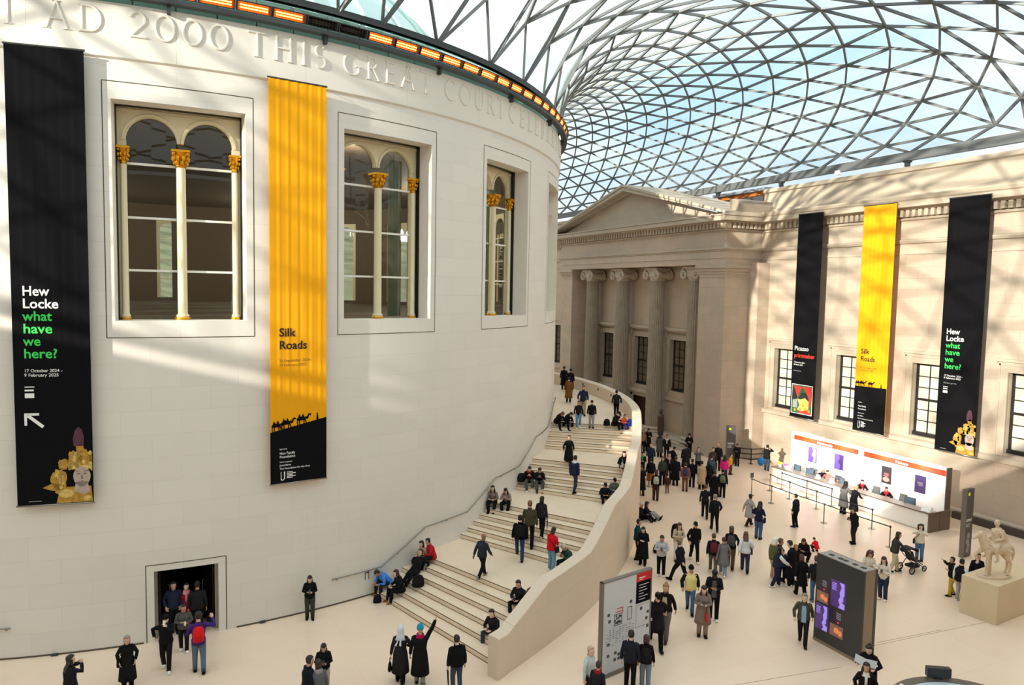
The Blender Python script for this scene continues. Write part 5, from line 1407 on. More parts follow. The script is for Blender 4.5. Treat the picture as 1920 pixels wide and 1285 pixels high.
# every person: place, floor height, heading, height, pose, top, bottom, shoes, hair, extras, description
PEOPLE = [
(-2.79, -26.02, 0.0, -73, 1.62, 'phoneup', 'coat:34,34,46', 'tr:22,22,24', '22,22,24', 'long:40,26,22', '', 'woman with long dark hair and navy coat cut off by the bottom left edge'),
(-1.51, -25.13, 0.0, -177, 1.53, 'pockets', 'longcoat:26,25,27', 'tr:22,22,24', '22,22,24', 'bob:150,142,130', 'shoulderbag:30,28,28', 'older person with grey hair and long black hooded coat at the lower left'),
(-0.53, -24.45, 0.0, 176, 1.68, 'mouth', 'jacket:26,25,27', 'tr:34,30,32', '232,230,224', 'beanie:22,22,24', 'cup:240,240,238|beard:30,22,20', 'bearded man in black with black beanie drinking from a white cup by the doors'),
(-0.04, -23.45, 0.0, 179, 1.5, 'cup', 'jacket:88,84,80', 'tr:40,30,32', '232,230,224', 'short:24,20,20', 'cup:240,236,228', 'person in grey jacket and white shoes holding a cup outside the doors'),
(0.33, -25.02, 0.0, -2, 1.8, 'phoneside', 'sweater:66,44,116', 'tr:96,112,128', '22,22,24', 'cap:66,86,140', 'backpack:222,34,34', 'man in purple sweater and blue cap with his arm raised'),
(-0.31, -22.05, 0.0, 180, 1.72, 'pockets', 'jacket:38,44,66', 'tr:22,22,24', '22,22,24', 'short:24,20,20', '', 'man in dark navy coat coming out of the drum doorway'),
(0.07, -22.03, 0.0, 179, 1.6, 'stand', 'dress:150,24,44', 'tr:22,22,24', '22,22,24', 'bob:24,20,20', 'scarf:232,150,150', 'person in dark red with pale collar inside the drum doorway'),
(0.39, -22.39, 0.0, -2, 1.72, 'stand', 'jacket:42,40,44', 'tr:22,22,24', '22,22,24', 'short:24,20,20', '', 'man in black jacket walking into the drum doorway seen from behind'),
(3.9, -22.73, 0.0, 170, 1.55, 'phone', 'hoodie:26,25,27', 'tr:58,60,52', '22,22,24', 'long:24,20,20', 'phone', 'woman in black standing alone against the drum wall looking at her phone'),
(2.84, -28.61, 0.0, -80, 1.68, 'stand', 'jacket:30,34,50', 'tr:22,22,24', '22,22,24', 'short:24,20,20', '', 'man in navy at the bottom edge facing right beside two women'),
(3.09, -28.77, 0.0, 10, 1.6, 'stand', 'sweater:96,96,100', 'tr:22,22,24', '22,22,24', 'bob:40,26,22', 'scarf:150,140,136', 'woman in grey with a patterned scarf at the bottom edge seen from behind'),
(3.44, -27.59, 0.0, 169, 1.5, 'phone', 'jacket:26,25,27', 'tr:170,160,140', '22,22,24', 'long:24,20,20', 'phone', 'woman with long black hair facing the camera behind the grey scarf'),
(5.56, -27.87, 0.0, -22, 1.67, 'armlink', 'longcoat:44,42,42', 'tr:22,22,24', '22,22,24', 'hijab:208,212,220', 'handbag:26,24,24|flare:208,212,220', 'woman in white headscarf and long black coat with a dark handbag'),
(6.04, -28.2, 0.0, -28, 1.76, 'point', 'longcoat:26,25,27', 'tr:136,138,134', '40,26,22', 'beanie:36,140,170', 'scarf:176,20,80', 'person in turquoise hat and magenta scarf pointing up the stairs'),
(6.86, -29.01, 0.0, -1, 1.64, 'stand', 'puffer:26,25,27', 'tr:62,70,84', '22,22,24', 'short:40,26,22', 'umbrella:30,30,32', 'man in black puffer jacket with a folded umbrella near the lowest steps'),
(6.92, -21.67, 0.347, 108, 1.65, 'sitlow', 'jacket:72,134,214', 'tr:50,46,44', '130,100,60', 'short:24,20,20', '', 'person in bright blue jacket bent forward on the lowest steps by the drum'),
(7.18, -22.51, 0.347, 93, 1.65, 'sit', 'jacket:26,25,27', 'tr:22,22,24', '140,84,40', 'long:40,26,22', '', 'woman in black with tan boots sitting on the lowest steps'),
(7.93, -21.87, 0.694, 130, 1.7, 'recline', 'longcoat:26,25,27', 'tr:22,22,24', '22,22,24', 'short:24,20,20', '', 'person in black coat lying back across the first flight of steps'),
(8.51, -21.25, 0.867, 112, 1.62, 'sit', 'sweater:176,160,136', 'tr:22,22,24', '120,80,50', 'bob:40,26,22', '', 'woman in beige sitting at the top of the first flight by the drum'),
(8.69, -21.61, 1.041, 87, 1.6, 'sit', 'jacket:176,30,40', 'tr:40,44,44', '22,22,24', 'short:24,20,20', '', 'person in red jacket sitting at the top of the first flight'),
(9.69, -24.09, 1.041, -63, 1.61, 'walk', 'jacket:46,48,60', 'tr:30,26,28', '150,140,116', 'bald:120,84,66', '', 'bald man in dark blue jacket walking across the lowest landing'),
(10.24, -26.19, 0.867, 121, 1.72, 'sit', 'jacket:40,38,40', 'tr:22,22,24', '22,22,24', 'short:24,20,20', 'phone', 'man in black sitting by the parapet high on the first flight'),
(9.01, -26.82, 0.347, 119, 1.72, 'sit', 'jacket:44,38,40', 'tr:50,60,72', '150,150,156', 'short:40,26,22', '', 'man in dark jacket and jeans sitting low by the parapet end'),
(12.41, -22.44, 1.214, -27, 1.85, 'climb', 'jacket:70,66,46', 'tr:22,22,24', '22,22,24', 'short:120,84,50', '', 'tall fair haired man in olive parka climbing the second flight'),
(11.64, -23.16, 1.041, -26, 1.75, 'climb', 'puffer:26,25,27', 'tr:46,64,96', '60,44,36', 'short:24,20,20', 'backpack:34,32,36', 'person in black and jeans just behind the olive parka on the stairs'),
(12.93, -22.39, 1.561, -48, 1.62, 'climb', 'puffer:52,46,50', 'tr:32,26,30', '190,160,140', 'bob:40,26,22', 'shoulderbag:150,146,140|umbrella:40,30,30', 'woman in dark puffer jacket with pale bag and umbrella on the second flight'),
(12.3, -24.46, 1.041, -69, 1.62, 'phone', 'jacket:204,24,36', 'tr:110,146,168', '232,230,224', 'bob:40,26,22', 'shoulderbag:40,40,48|phone', 'woman in bright red coat and jeans on the second flight'),
(13.08, -24.48, 1.214, 98, 1.66, 'sitphone', 'jacket:44,70,64', 'tr:40,56,52', '22,22,24', 'beanie:196,176,160', '', 'person in grey knitted hat and green coat sitting behind the parapet'),
(12.39, -18.96, 2.082, 143, 1.6, 'sit', 'sweater:134,116,108', 'tr:22,22,24', '22,22,24', 'long:24,20,20', '', 'left woman of two in patterned brown tops on the second flight'),
(12.85, -19.34, 2.082, 144, 1.6, 'sitphone', 'sweater:150,130,120', 'tr:22,22,24', '232,230,224', 'long:24,20,20', '', 'right woman of two in patterned brown tops on the second flight'),
(14.83, -17.55, 2.429, 155, 1.66, 'sitphone', 'jacket:26,25,27', 'tr:84,82,80', '232,230,224', 'short:24,20,20', 'scarf:150,30,34', 'person in black with red scarf sitting on the third flight by the drum'),
(15.16, -17.94, 2.429, 155, 1.66, 'sitphone', 'jacket:30,30,34', 'tr:80,76,72', '110,90,70', 'short:24,20,20', '', 'person in black jacket sitting on the third flight right of the red scarf'),
(16.1, -19.49, 2.255, -60, 1.69, 'climb', 'jacket:34,40,62', 'tr:44,54,76', '22,22,24', 'short:24,20,20', 'scarf:226,224,222', 'man in navy jacket with white hood collar on the third flight'),
(17.01, -17.42, 2.949, 150, 1.5, 'walk', 'longcoat:26,25,27', 'tr:46,42,36', '22,22,24', 'short:24,20,20', '', 'woman in long black coat walking down the third landing'),
(18.88, -19.28, 3.123, 159, 1.64, 'sit', 'jacket:26,25,27', 'sk:26,25,27', '22,22,24', 'long:40,26,22', 'handbag:214,206,204', 'woman in black with white bag sitting by the parapet on the third flight'),
(17.0, -20.66, 2.255, 159, 1.45, 'sit', 'jacket:32,32,44', 'tr:22,22,24', '22,22,24', 'cap:24,20,20', '', 'boy in navy with dark cap sitting on the lowest step of the third flight'),
(17.47, -20.67, 2.429, 160, 1.45, 'sit', 'jacket:96,104,92', 'tr:50,52,60', '22,22,24', 'cap:24,20,20', '', 'boy in grey green jacket with dark cap sitting beside the parapet'),
(18.84, -12.87, 4.164, -169, 1.66, 'sitlow', 'jacket:26,25,27', 'tr:22,22,24', '22,22,24', 'long:110,62,40', '', 'woman with red brown hair sitting at the very top left of the stairs'),
(19.22, -13.13, 4.164, -169, 1.66, 'sitlow', 'jacket:30,24,26', 'tr:22,22,24', '22,22,24', 'long:40,26,22', '', 'dark haired person in black sitting second from the drum at the stair top'),
(19.58, -13.91, 3.99, 149, 1.5, 'climbdn', 'sweater:36,36,46', 'tr:98,130,166', '232,230,224', 'short:24,20,20', '', 'young man in dark sweater, blue jeans and white shoes stepping down the top flight'),
(20.27, -14.14, 3.99, 148, 1.5, 'stand', 'hoodie:26,25,27', 'tr:146,146,152', '50,30,36', 'cap:86,34,42', '', 'man in black hoodie, burgundy cap and grey jeans at the stair top'),
(21.4, -11.35, 4.164, 149, 1.74, 'walk', 'jacket:34,42,66', 'tr:160,140,100', '22,22,24', 'short:24,20,20', 'beard:30,22,20', 'man in navy jacket and beige trousers on the top landing'),
(22.9, -7.03, 4.164, -30, 1.65, 'stand', 'longcoat:120,78,40', 'tr:22,22,24', '190,176,160', 'short:24,20,20', '', 'person in long brown coat on the top landing seen from behind'),
(25.72, -1.38, 4.164, -30, 1.7, 'stand', 'longcoat:26,25,27', 'tr:22,22,24', '22,22,24', 'short:24,20,20', '', 'left one of two people in black at the far end of the top landing'),
(25.34, -2.98, 4.164, -40, 1.7, 'stand', 'longcoat:26,25,27', 'tr:22,22,24', '22,22,24', 'short:24,20,20', 'handbag:24,22,24', 'right one of two people in black at the far end of the top landing'),
(23.06, -12.3, 4.164, -34, 1.52, 'walk', 'jacket:42,42,46', 'tr:22,22,24', '22,22,24', 'short:24,20,20', '', 'man in black walking along the inside of the upper parapet'),
(21.42, -14.64, 4.164, -164, 1.68, 'sitphone', 'jacket:26,25,27', 'tr:22,22,24', '22,22,24', 'cap:24,20,20', '', 'person in black with a cap sitting at the top step near the parapet'),
(21.77, -14.88, 4.164, -164, 1.25, 'sit', 'jacket:226,84,48', 'tr:50,60,130', '22,22,24', 'short:40,26,22', '', 'child in orange sitting at the top step near the parapet'),
(30.65, -5.1, 0.0, 164, 1.68, 'phone', 'longcoat:26,25,27', 'tr:22,22,24', '22,22,24', 'hijab:90,40,60', '', 'person in black with burgundy headscarf at the back left of the crowd'),
(30.05, -5.3, 0.0, 164, 1.64, 'stand', 'sweater:150,112,90', 'tr:22,22,24', '22,22,24', 'long:40,26,22', '', 'woman in pinkish brown beside the parapet at the back of the crowd'),
(27.57, -9.65, 0.0, 144, 1.7, 'stand', 'jacket:36,48,66', 'tr:22,22,24', '22,22,24', 'short:120,92,64', '', 'man with light brown hair and blue jacket facing out of the crowd'),
(30.42, -7.56, 0.0, 142, 1.66, 'stand', 'jacket:32,34,34', 'tr:22,22,24', '22,22,24', 'short:70,36,40', 'scarf:200,196,190', 'person with dark red hair near the dark carved figure'),
(30.3, -6.94, 0.0, -47, 1.7, 'stand', 'longcoat:92,88,86', 'tr:22,22,24', '22,22,24', 'long:24,20,20', '', 'woman in grey coat with dark hair in front of the dark carved figure'),
(28.36, -10.86, 0.0, -98, 1.68, 'phone', 'jacket:26,34,40', 'tr:22,22,24', '22,22,24', 'short:24,20,20', 'backpack:24,22,24', 'person in dark blue with a large dark backpack in the crowd centre'),
(32.21, -7.72, 0.0, 141, 1.68, 'phone', 'hoodie:30,30,30', 'tr:22,22,24', '22,22,24', 'hood:34,38,44', '', 'person in black hood standing on the portico steps'),
(29.22, -11.1, 0.0, -39, 1.8, 'stand', 'longcoat:46,46,48', 'tr:22,22,24', '22,22,24', 'short:50,46,46', '', 'tall person in dark grey coat seen from behind below the hooded figure'),
(29.83, -11.55, 0.0, 145, 1.64, 'phoneup', 'jacket:110,106,100', 'tr:22,22,24', '22,22,24', 'long:70,44,34', '', 'woman with long brown hair and grey coat raising her hand to her face'),
(31.57, -11.38, 0.0, 138, 1.75, 'stand', 'jacket:36,34,38', 'tr:22,22,24', '22,22,24', 'bald:212,160,140', '', 'bald man in dark jacket beside the grey sign by the portico'),
(30.65, -11.95, 0.0, 159, 1.66, 'stand', 'sweater:70,52,44', 'tr:22,22,24', '22,22,24', 'short:24,20,20', '', 'dark haired person standing close to the bald man by the portico'),
(33.64, -10.92, 0.0, 117, 1.5, 'phone', 'jacket:34,36,46', 'tr:36,30,28', '22,22,24', 'short:24,20,20', 'camera', 'man in dark jacket with a camera right of the grey sign'),
(31.58, -12.53, 0.0, -152, 1.3, 'stand', 'jacket:214,160,44', 'tr:84,66,30', '40,26,22', 'short:40,26,22', '', 'child in mustard yellow coat in front of the grey sign'),
(29.91, -13.85, 0.0, -62, 1.62, 'stand', 'puffer:240,44,136', 'tr:90,40,80', '232,230,224', 'long:24,20,20', '', 'woman in bright pink jacket with long dark hair'),
(28.9, -13.84, 0.0, -71, 1.7, 'stand', 'jacket:70,98,112', 'tr:50,60,84', '22,22,24', 'short:40,26,22', 'backpack:50,84,110', 'person in teal jacket with a blue backpack in the right of the crowd'),
(27.13, -14.28, 0.0, -40, 1.72, 'stand', 'jacket:26,28,42', 'tr:28,30,42', '232,230,224', 'short:24,20,20', '', 'man in navy coat with white soled shoes seen from behind'),
(27.54, -14.64, 0.0, -20, 1.64, 'stand', 'longcoat:190,164,134', 'tr:22,22,24', '110,110,112', 'short:40,26,22', '', 'woman in long beige coat in the front row of the crowd'),
(28.04, -14.66, 0.0, -31, 1.6, 'stand', 'jacket:26,25,27', 'tr:22,22,24', '232,230,224', 'bob:24,20,20', '', 'person in black between the beige coat and the teal jacket'),
(26.37, -14.61, 0.0, -39, 1.64, 'stand', 'puffer:140,88,88', 'tr:120,74,50', '22,22,24', 'short:40,26,22', 'backpack:60,66,84', 'person in mauve jacket with a blue grey backpack and rust trousers'),
(26.65, -13.38, 0.0, -28, 1.72, 'stand', 'longcoat:28,28,36', 'tr:22,22,24', '22,22,24', 'short:70,54,40', '', 'tall person in long black coat in the front row of the crowd'),
(26.88, -12.42, 0.0, 152, 1.72, 'stand', 'jacket:30,34,38', 'tr:22,22,24', '22,22,24', 'short:24,20,20', 'scarf:206,150,160', 'person in black with pink scarf facing out of the crowd'),
(26.01, -12.95, 0.0, 148, 1.68, 'stand', 'jacket:62,72,58', 'tr:34,30,44', '22,22,24', 'long:40,26,22', '', 'woman in dark green jacket facing out of the crowd'),
(23.66, -15.5, 0.0, -37, 1.66, 'stand', 'jacket:36,34,36', 'tr:70,46,36', '22,22,24', 'bob:60,36,40', 'backpack:186,190,180', 'person with a pale patterned backpack and brown trousers at the crowd edge'),
(25.04, -13.12, 0.0, -36, 1.7, 'stand', 'jacket:24,26,34', 'sk:150,88,40', '160,130,100', 'short:24,20,20', '', 'person in dark top and orange brown skirt at the crowd edge'),
(23.49, -14.41, 0.0, -16, 1.72, 'phone', 'longcoat:32,28,34', 'tr:60,42,36', '22,22,24', 'short:40,26,22', 'scarf:110,70,80', 'person in dark coat close to the parapet at the crowd edge'),
(25.74, -11.24, 0.0, 154, 1.66, 'phone', 'jacket:26,36,36', 'tr:22,22,24', '22,22,24', 'short:24,20,20', 'scarf:60,160,120', 'person with green scarf beside the parapet in the crowd'),
(25.05, -14.7, 0.0, -18, 1.1, 'stand', 'jacket:70,44,44', 'tr:130,96,86', '232,230,224', 'beanie:60,40,40', '', 'small child in red brown coat at the front of the crowd'),
(26.39, -17.06, 0.0, -36, 1.75, 'stand', 'longcoat:22,22,24', 'tr:22,22,24', '22,22,24', 'short:24,20,20', '', 'broad person in long black coat at the right front of the crowd'),
(27.37, -16.59, 0.0, -42, 1.64, 'stand', 'jacket:28,28,28', 'tr:22,22,24', '232,230,224', 'short:24,20,20', 'backpack:120,126,92', 'person with olive green backpack at the right front of the crowd'),
(24.11, -19.01, -0.0, -36, 1.7, 'walk', 'sweater:34,34,42', 'tr:36,36,44', '22,22,24', 'short:80,48,36', '', 'man with red brown hair in dark sweater walking towards the crowd'),
(23.22, -20.76, 0.0, -31, 1.77, 'walk', 'jacket:38,36,42', 'tr:22,22,24', '22,22,24', 'short:150,134,120', 'backpack:26,36,34', 'grey haired man with a dark green backpack walking towards the crowd'),
(20.91, -17.99, 0.0, -146, 1.68, 'floorsit', 'jacket:34,28,34', 'tr:22,22,24', '22,22,24', 'short:206,190,170', '', 'person in black with a pale hat sitting on the floor against the parapet'),
(21.29, -17.96, 0.0, -131, 1.66, 'floorsit', 'jacket:28,26,30', 'tr:150,146,140', '22,22,24', 'curly:24,20,20', '', 'person with dark curly hair sitting on the floor with legs stretched out'),
(17.58, -22.41, 0.0, -121, 1.72, 'stand', 'sweater:22,66,70', 'tr:22,22,24', '22,22,24', 'short:40,26,22', '', 'man in teal standing against the outer face of the parapet'),
(17.47, -23.01, 0.0, 134, 1.64, 'phone', 'longcoat:26,25,27', 'tr:22,22,24', '22,22,24', 'long:24,20,20', '', 'woman in long black dress coat beside the parapet foot'),
(17.44, -24.29, 0.0, 142, 1.7, 'phone', 'jacket:186,186,186', 'tr:22,22,24', '232,230,224', 'short:24,20,20', 'phone', 'person in pale grey jacket and black trousers looking at a phone'),
(19.06, -23.28, 0.0, 161, 1.7, 'phone', 'jacket:196,178,150', 'tr:220,214,206', '40,36,34', 'long:74,40,34', 'bigpack:30,24,26', 'woman in cream coat with a huge black rucksack'),
(19.71, -23.55, 0.0, 155, 1.74, 'walk', 'jacket:26,25,27', 'tr:22,22,24', '232,230,224', 'cap:24,20,20', '', 'man all in black with a cap and white soled shoes facing left'),
(17.71, -25.16, 0.0, 21, 1.73, 'stride', 'jacket:30,32,38', 'tr:22,22,24', '22,22,24', 'short:110,82,60', '', 'man in black jacket with light brown hair striding left'),
(16.36, -27.42, 0.0, 140, 1.73, 'walk', 'vest:232,210,140', 'tr:70,98,124', '22,22,24', 'beanie:24,24,28', 'sleeves:30,30,30', 'person in pale yellow padded top, black beanie and jeans'),
(19.54, -24.93, 0.0, -36, 1.65, 'walk', 'jacket:34,32,32', 'tr:96,88,76', '232,230,224', 'short:90,64,50', 'backpack:104,40,44', 'man with a burgundy backpack walking away'),
(19.77, -25.26, 0.0, -42, 1.57, 'walk', 'longcoat2:112,110,112', 'tr:118,140,168', '232,230,224', 'short:80,40,44', '', 'woman in grey coat and pale jeans walking beside the burgundy backpack'),
(20.61, -24.76, 0.0, -43, 1.77, 'walk', 'jacket:34,32,34', 'tr:96,80,60', '22,22,24', 'bob:80,62,48', 'backpack:80,78,80', 'man in dark jacket with a grey backpack behind the grey coat'),
(20.89, -25.3, 0.0, -39, 1.67, 'walk', 'puffer:226,226,228', 'tr:50,58,76', '22,22,24', 'long:100,66,46', 'shoulderbag:70,60,60', 'woman in white puffer jacket with long brown hair walking away'),
(25.31, -20.84, 0.0, -84, 1.58, 'walk', 'longcoat2:164,160,158', 'tr:50,36,34', '90,70,60', 'bun:24,20,20', 'shoulderbag:46,40,40', 'woman with hair in a bun and pale grey coat'),
(24.36, -22.44, -0.0, -65, 1.75, 'phone', 'sweater:30,34,60', 'tr:66,92,128', '22,22,24', 'long:24,20,20', 'shoulderbag:36,34,36', 'woman in navy top and blue jeans with a black bag'),
(27.35, -21.84, 0.0, 13, 1.63, 'stand', 'jacket:36,38,44', 'tr:22,22,24', '30,46,90', 'short:40,26,22', 'umbrella:40,36,36', 'man in dark jacket with a long umbrella standing inside the queue area'),
(24.25, -25.27, 0.0, 122, 1.68, 'squat', 'jacket:30,30,40', 'tr:22,22,24', '22,22,24', 'long:24,20,20', '', 'person in black crouching down beside the toddler'),
(25.55, -24.74, 0.0, -9, 1.0, 'squat', 'jacket:222,24,34', 'tr:22,22,24', '22,22,24', 'short:24,20,20', '', 'toddler in bright red jacket squatting on the floor'),
(28.06, -24.64, 0.0, 69, 1.69, 'phone', 'jacket:40,36,36', 'tr:50,42,46', '22,22,24', 'short:24,20,20', 'phone', 'man in black standing alone before the queue belts with his phone'),
(31.48, -21.12, 0.0, -80, 1.68, 'deskstand', 'longcoat:118,116,114', 'tr:22,22,24', '22,22,24', 'long:40,26,22', '', 'woman in grey coat standing at the ticket counter'),
(31.49, -21.74, 0.0, -91, 1.64, 'deskstand', 'longcoat:40,38,52', 'tr:22,22,24', '22,22,24', 'bob:190,160,110', '', 'fair haired person in dark coat standing at the ticket counter'),
(34.32, -12.85, 0.0, -65, 1.73, 'phoneup', 'hoodie:34,32,34', 'tr:60,74,96', '232,230,224', 'short:24,20,20', '', 'man in black top and jeans photographing the wall left of the desk'),
(34.0, -17.49, 0.52, 151, 1.72, 'sitdesk', 'jacket:40,34,38', 'tr:22,22,24', '22,22,24', 'bald:224,190,170', '', 'bald man in dark sweater sitting behind the ticket counter'),
(34.0, -17.96, 0.52, 111, 1.66, 'sitdesk', 'sweater:190,120,116', 'tr:22,22,24', '22,22,24', 'short:40,26,22', '', 'person in pink sitting behind the ticket counter beside the bald man'),
(34.0, -19.05, 0.52, 80, 1.68, 'sitbow', 'jacket:44,66,92', 'tr:22,22,24', '22,22,24', 'short:80,60,48', '', 'person in blue bending down behind the ticket counter'),
(34.0, -20.13, 0.52, 148, 1.66, 'sitdesk', 'jacket:40,30,32', 'tr:22,22,24', '22,22,24', 'short:24,20,20', 'scarf:180,40,60', 'woman in black with red lanyard behind the middle of the counter'),
(34.0, -21.69, 0.52, 127, 1.64, 'sitdesk', 'jacket:34,32,32', 'tr:22,22,24', '22,22,24', 'short:24,20,20', 'scarf:200,40,60', 'woman in black with red lanyard seated at the right part of the counter'),
(21.38, -26.34, 0.0, -96, 1.68, 'stand', 'jacket:92,98,62', 'tr:190,160,130', '232,230,224', 'hood:236,230,218', 'fur', 'person in green parka with pale hat beside the family group'),
(21.53, -26.47, 0.0, -126, 1.68, 'stand', 'jacket:46,44,34', 'tr:22,22,24', '22,22,24', 'short:96,70,40', '', 'person with light brown hair behind the green parka'),
(20.93, -26.95, 0.0, -116, 1.59, 'push', 'jacket:40,46,64', 'tr:36,40,62', '232,230,224', 'long:24,20,20', 'sleeves:222,218,212', 'woman with black hair and pale sleeves in the family group'),
(21.55, -26.64, 0.0, 144, 1.3, 'stand', 'jacket:36,70,150', 'tr:22,22,24', '22,22,24', 'short:40,26,22', 'backpack:222,222,220', 'child in blue with a white bag in the family group'),
(21.55, -27.15, 0.0, 23, 1.8, 'phone', 'longcoat:32,28,34', 'tr:22,22,24', '232,230,224', 'short:40,26,22', '', 'woman in long black coat facing left in the family group'),
(21.8, -27.06, 0.0, 123, 1.6, 'stand', 'jacket:28,26,28', 'tr:22,22,24', '22,22,24', 'short:160,120,80', '', 'fair haired person in black behind the long black coat'),
(21.09, -28.03, 0.0, -28, 1.62, 'walk', 'longcoat2:26,24,26', 'tr:22,22,24', '22,22,24', 'bob:80,46,36', 'cup:236,236,236', 'woman with brown bobbed hair and wide black coat left of the kiosk'),
(21.22, -28.6, 0.0, -39, 1.73, 'stand', 'jacket:40,40,46', 'tr:64,92,130', '110,110,112', 'short:80,50,40', 'backpack:34,34,36', 'man with black backpack and jeans partly hidden behind the kiosk'),
(18.25, -30.78, 0.0, 132, 1.71, 'walk', 'openjacket:80,72,60', 'tr:46,38,40', '40,26,22', 'short:150,126,104', 'shirt:140,176,200', 'older man in brown jacket over pale blue shirt in front of the kiosk'),
(23.86, -28.71, 0.0, 148, 1.68, 'phone', 'sweater:226,214,192', 'tr:22,22,24', '22,22,24', 'curly:80,40,34', '', 'woman in cream with dark curly hair behind the kiosk'),
(23.81, -29.43, 0.0, 112, 1.68, 'phone', 'sweater:226,214,196', 'tr:40,50,72', '232,230,224', 'long:50,32,28', 'phone', 'woman in cream top and dark jeans right of the kiosk'),
(26.68, -27.71, 0.0, -124, 1.69, 'push', 'jacket:62,60,58', 'tr:196,180,154', '22,22,24', 'bob:60,36,32', '', 'woman in dark jacket and beige trousers pushing the pushchair'),
(28.94, -27.23, 0.0, 125, 1.58, 'phoneup', 'jacket:232,222,200', 'tr:82,112,150', '22,22,24', 'curly:24,20,20', 'shoulderbag:36,32,32', 'woman in cream jacket and jeans with black bag near the counter end'),
(26.6, -30.24, 0.0, 53, 1.5, 'phoneside', 'vest:30,28,30', 'tr:190,164,60', '22,22,24', 'short:24,20,20', 'sleeves:40,36,36', 'person in yellow trousers taking a photo beside the plinth'),
(26.34, -30.7, 0.0, -88, 1.62, 'stand', 'vest:32,30,34', 'tr:170,166,162', '232,230,224', 'short:24,20,20', 'sleeves:214,222,232', 'person in black gilet with white sleeves beside the plinth'),
(27.5, -30.58, 0.0, 141, 1.66, 'stand', 'jacket:36,30,40', 'tr:22,22,24', '22,22,24', 'bob:24,20,20', '', 'dark dressed person standing behind the horse statue'),
(17.32, -33.98, 0.0, 107, 1.66, 'paper', 'coat:32,26,30', 'tr:22,22,24', '22,22,24', 'bun:40,26,22', 'paper', 'woman in black reading a large folded paper beside the kiosk'),
(16.38, -34.6, 0.0, 132, 1.62, 'pockets', 'coat:36,28,32', 'tr:22,22,24', '22,22,24', 'long:40,26,22', 'scarf:220,214,206', 'woman with long brown hair and black coat at the bottom edge below the kiosk'),
(13.71, -29.0, 0.0, 153, 1.88, 'stride', 'coat:36,32,34', 'tr:22,22,24', '22,22,24', 'cap:30,30,36', '', 'tall man in black coat and cap walking past the map board'),
(14.29, -28.7, 0.0, 132, 1.88, 'walk', 'openjacket:34,28,28', 'tr:110,102,98', '60,40,34', 'bun:150,108,76', 'shirt:214,190,150|beard:120,80,60', 'bearded man in cream jumper and open black coat behind the man in cap'),
(15.56, -29.04, 0.0, 144, 1.76, 'phone', 'longcoat2:132,114,104', 'tr:150,130,116', '40,26,22', 'long:40,26,22', 'handbag:190,50,50|phone', 'woman in long taupe coat looking at her phone'),
(16.71, -28.25, 0.0, 138, 1.85, 'phone', 'jacket:36,34,36', 'tr:22,22,24', '232,230,224', 'cap:50,50,54', 'shirt:90,88,90', 'person in black jacket and cap just behind the taupe coat'),
(9.96, -31.0, 0.0, -152, 1.66, 'stand', 'sweater:196,204,204', 'tr:22,22,24', '22,22,24', 'short:186,164,140', 'camera', 'older person in pale patterned shirt left of the map board'),
(9.88, -31.57, 0.0, -63, 1.5, 'stand', 'hoodie:44,44,48', 'tr:22,22,24', '22,22,24', 'short:60,38,34', 'scarf:140,30,46', 'boy in dark hoodie with burgundy hood at the foot of the map board'),
(11.45, -30.82, 0.0, -45, 1.71, 'stand', 'jacket:44,44,54', 'tr:22,22,24', '22,22,24', 'short:24,20,20', '', 'man in dark jacket reading the map board'),
(11.93, -30.9, 0.0, -37, 1.53, 'stand', 'jacket:32,26,28', 'tr:118,136,152', '232,230,224', 'bob:70,36,36', 'backpack:38,36,36', 'person with black backpack and pale jeans at the map board'),
]
# ================================================================ people
def V(*a): return Vector(a)
def ik(a, t, l1, l2, pole):
    """two-bone limb: returns joint and end so that the limb reaches towards t"""
    d = t - a; L = d.length; mx = (l1 + l2) * .995
    if L > mx: t = a + d * (mx / L); d = t - a; L = mx
    L = max(L, .05)
    c = max(-1, min(1, (l1 * l1 + L * L - l2 * l2) / (2 * l1 * L)))
    u = d / L; p = pole - u * pole.dot(u)
    if p.length < 1e-4: p = V(0, 1, .01) - u * u.y
    p.normalize()
    return a + u * (l1 * c) + p * (l1 * sqrt(max(0, 1 - c * c))), t
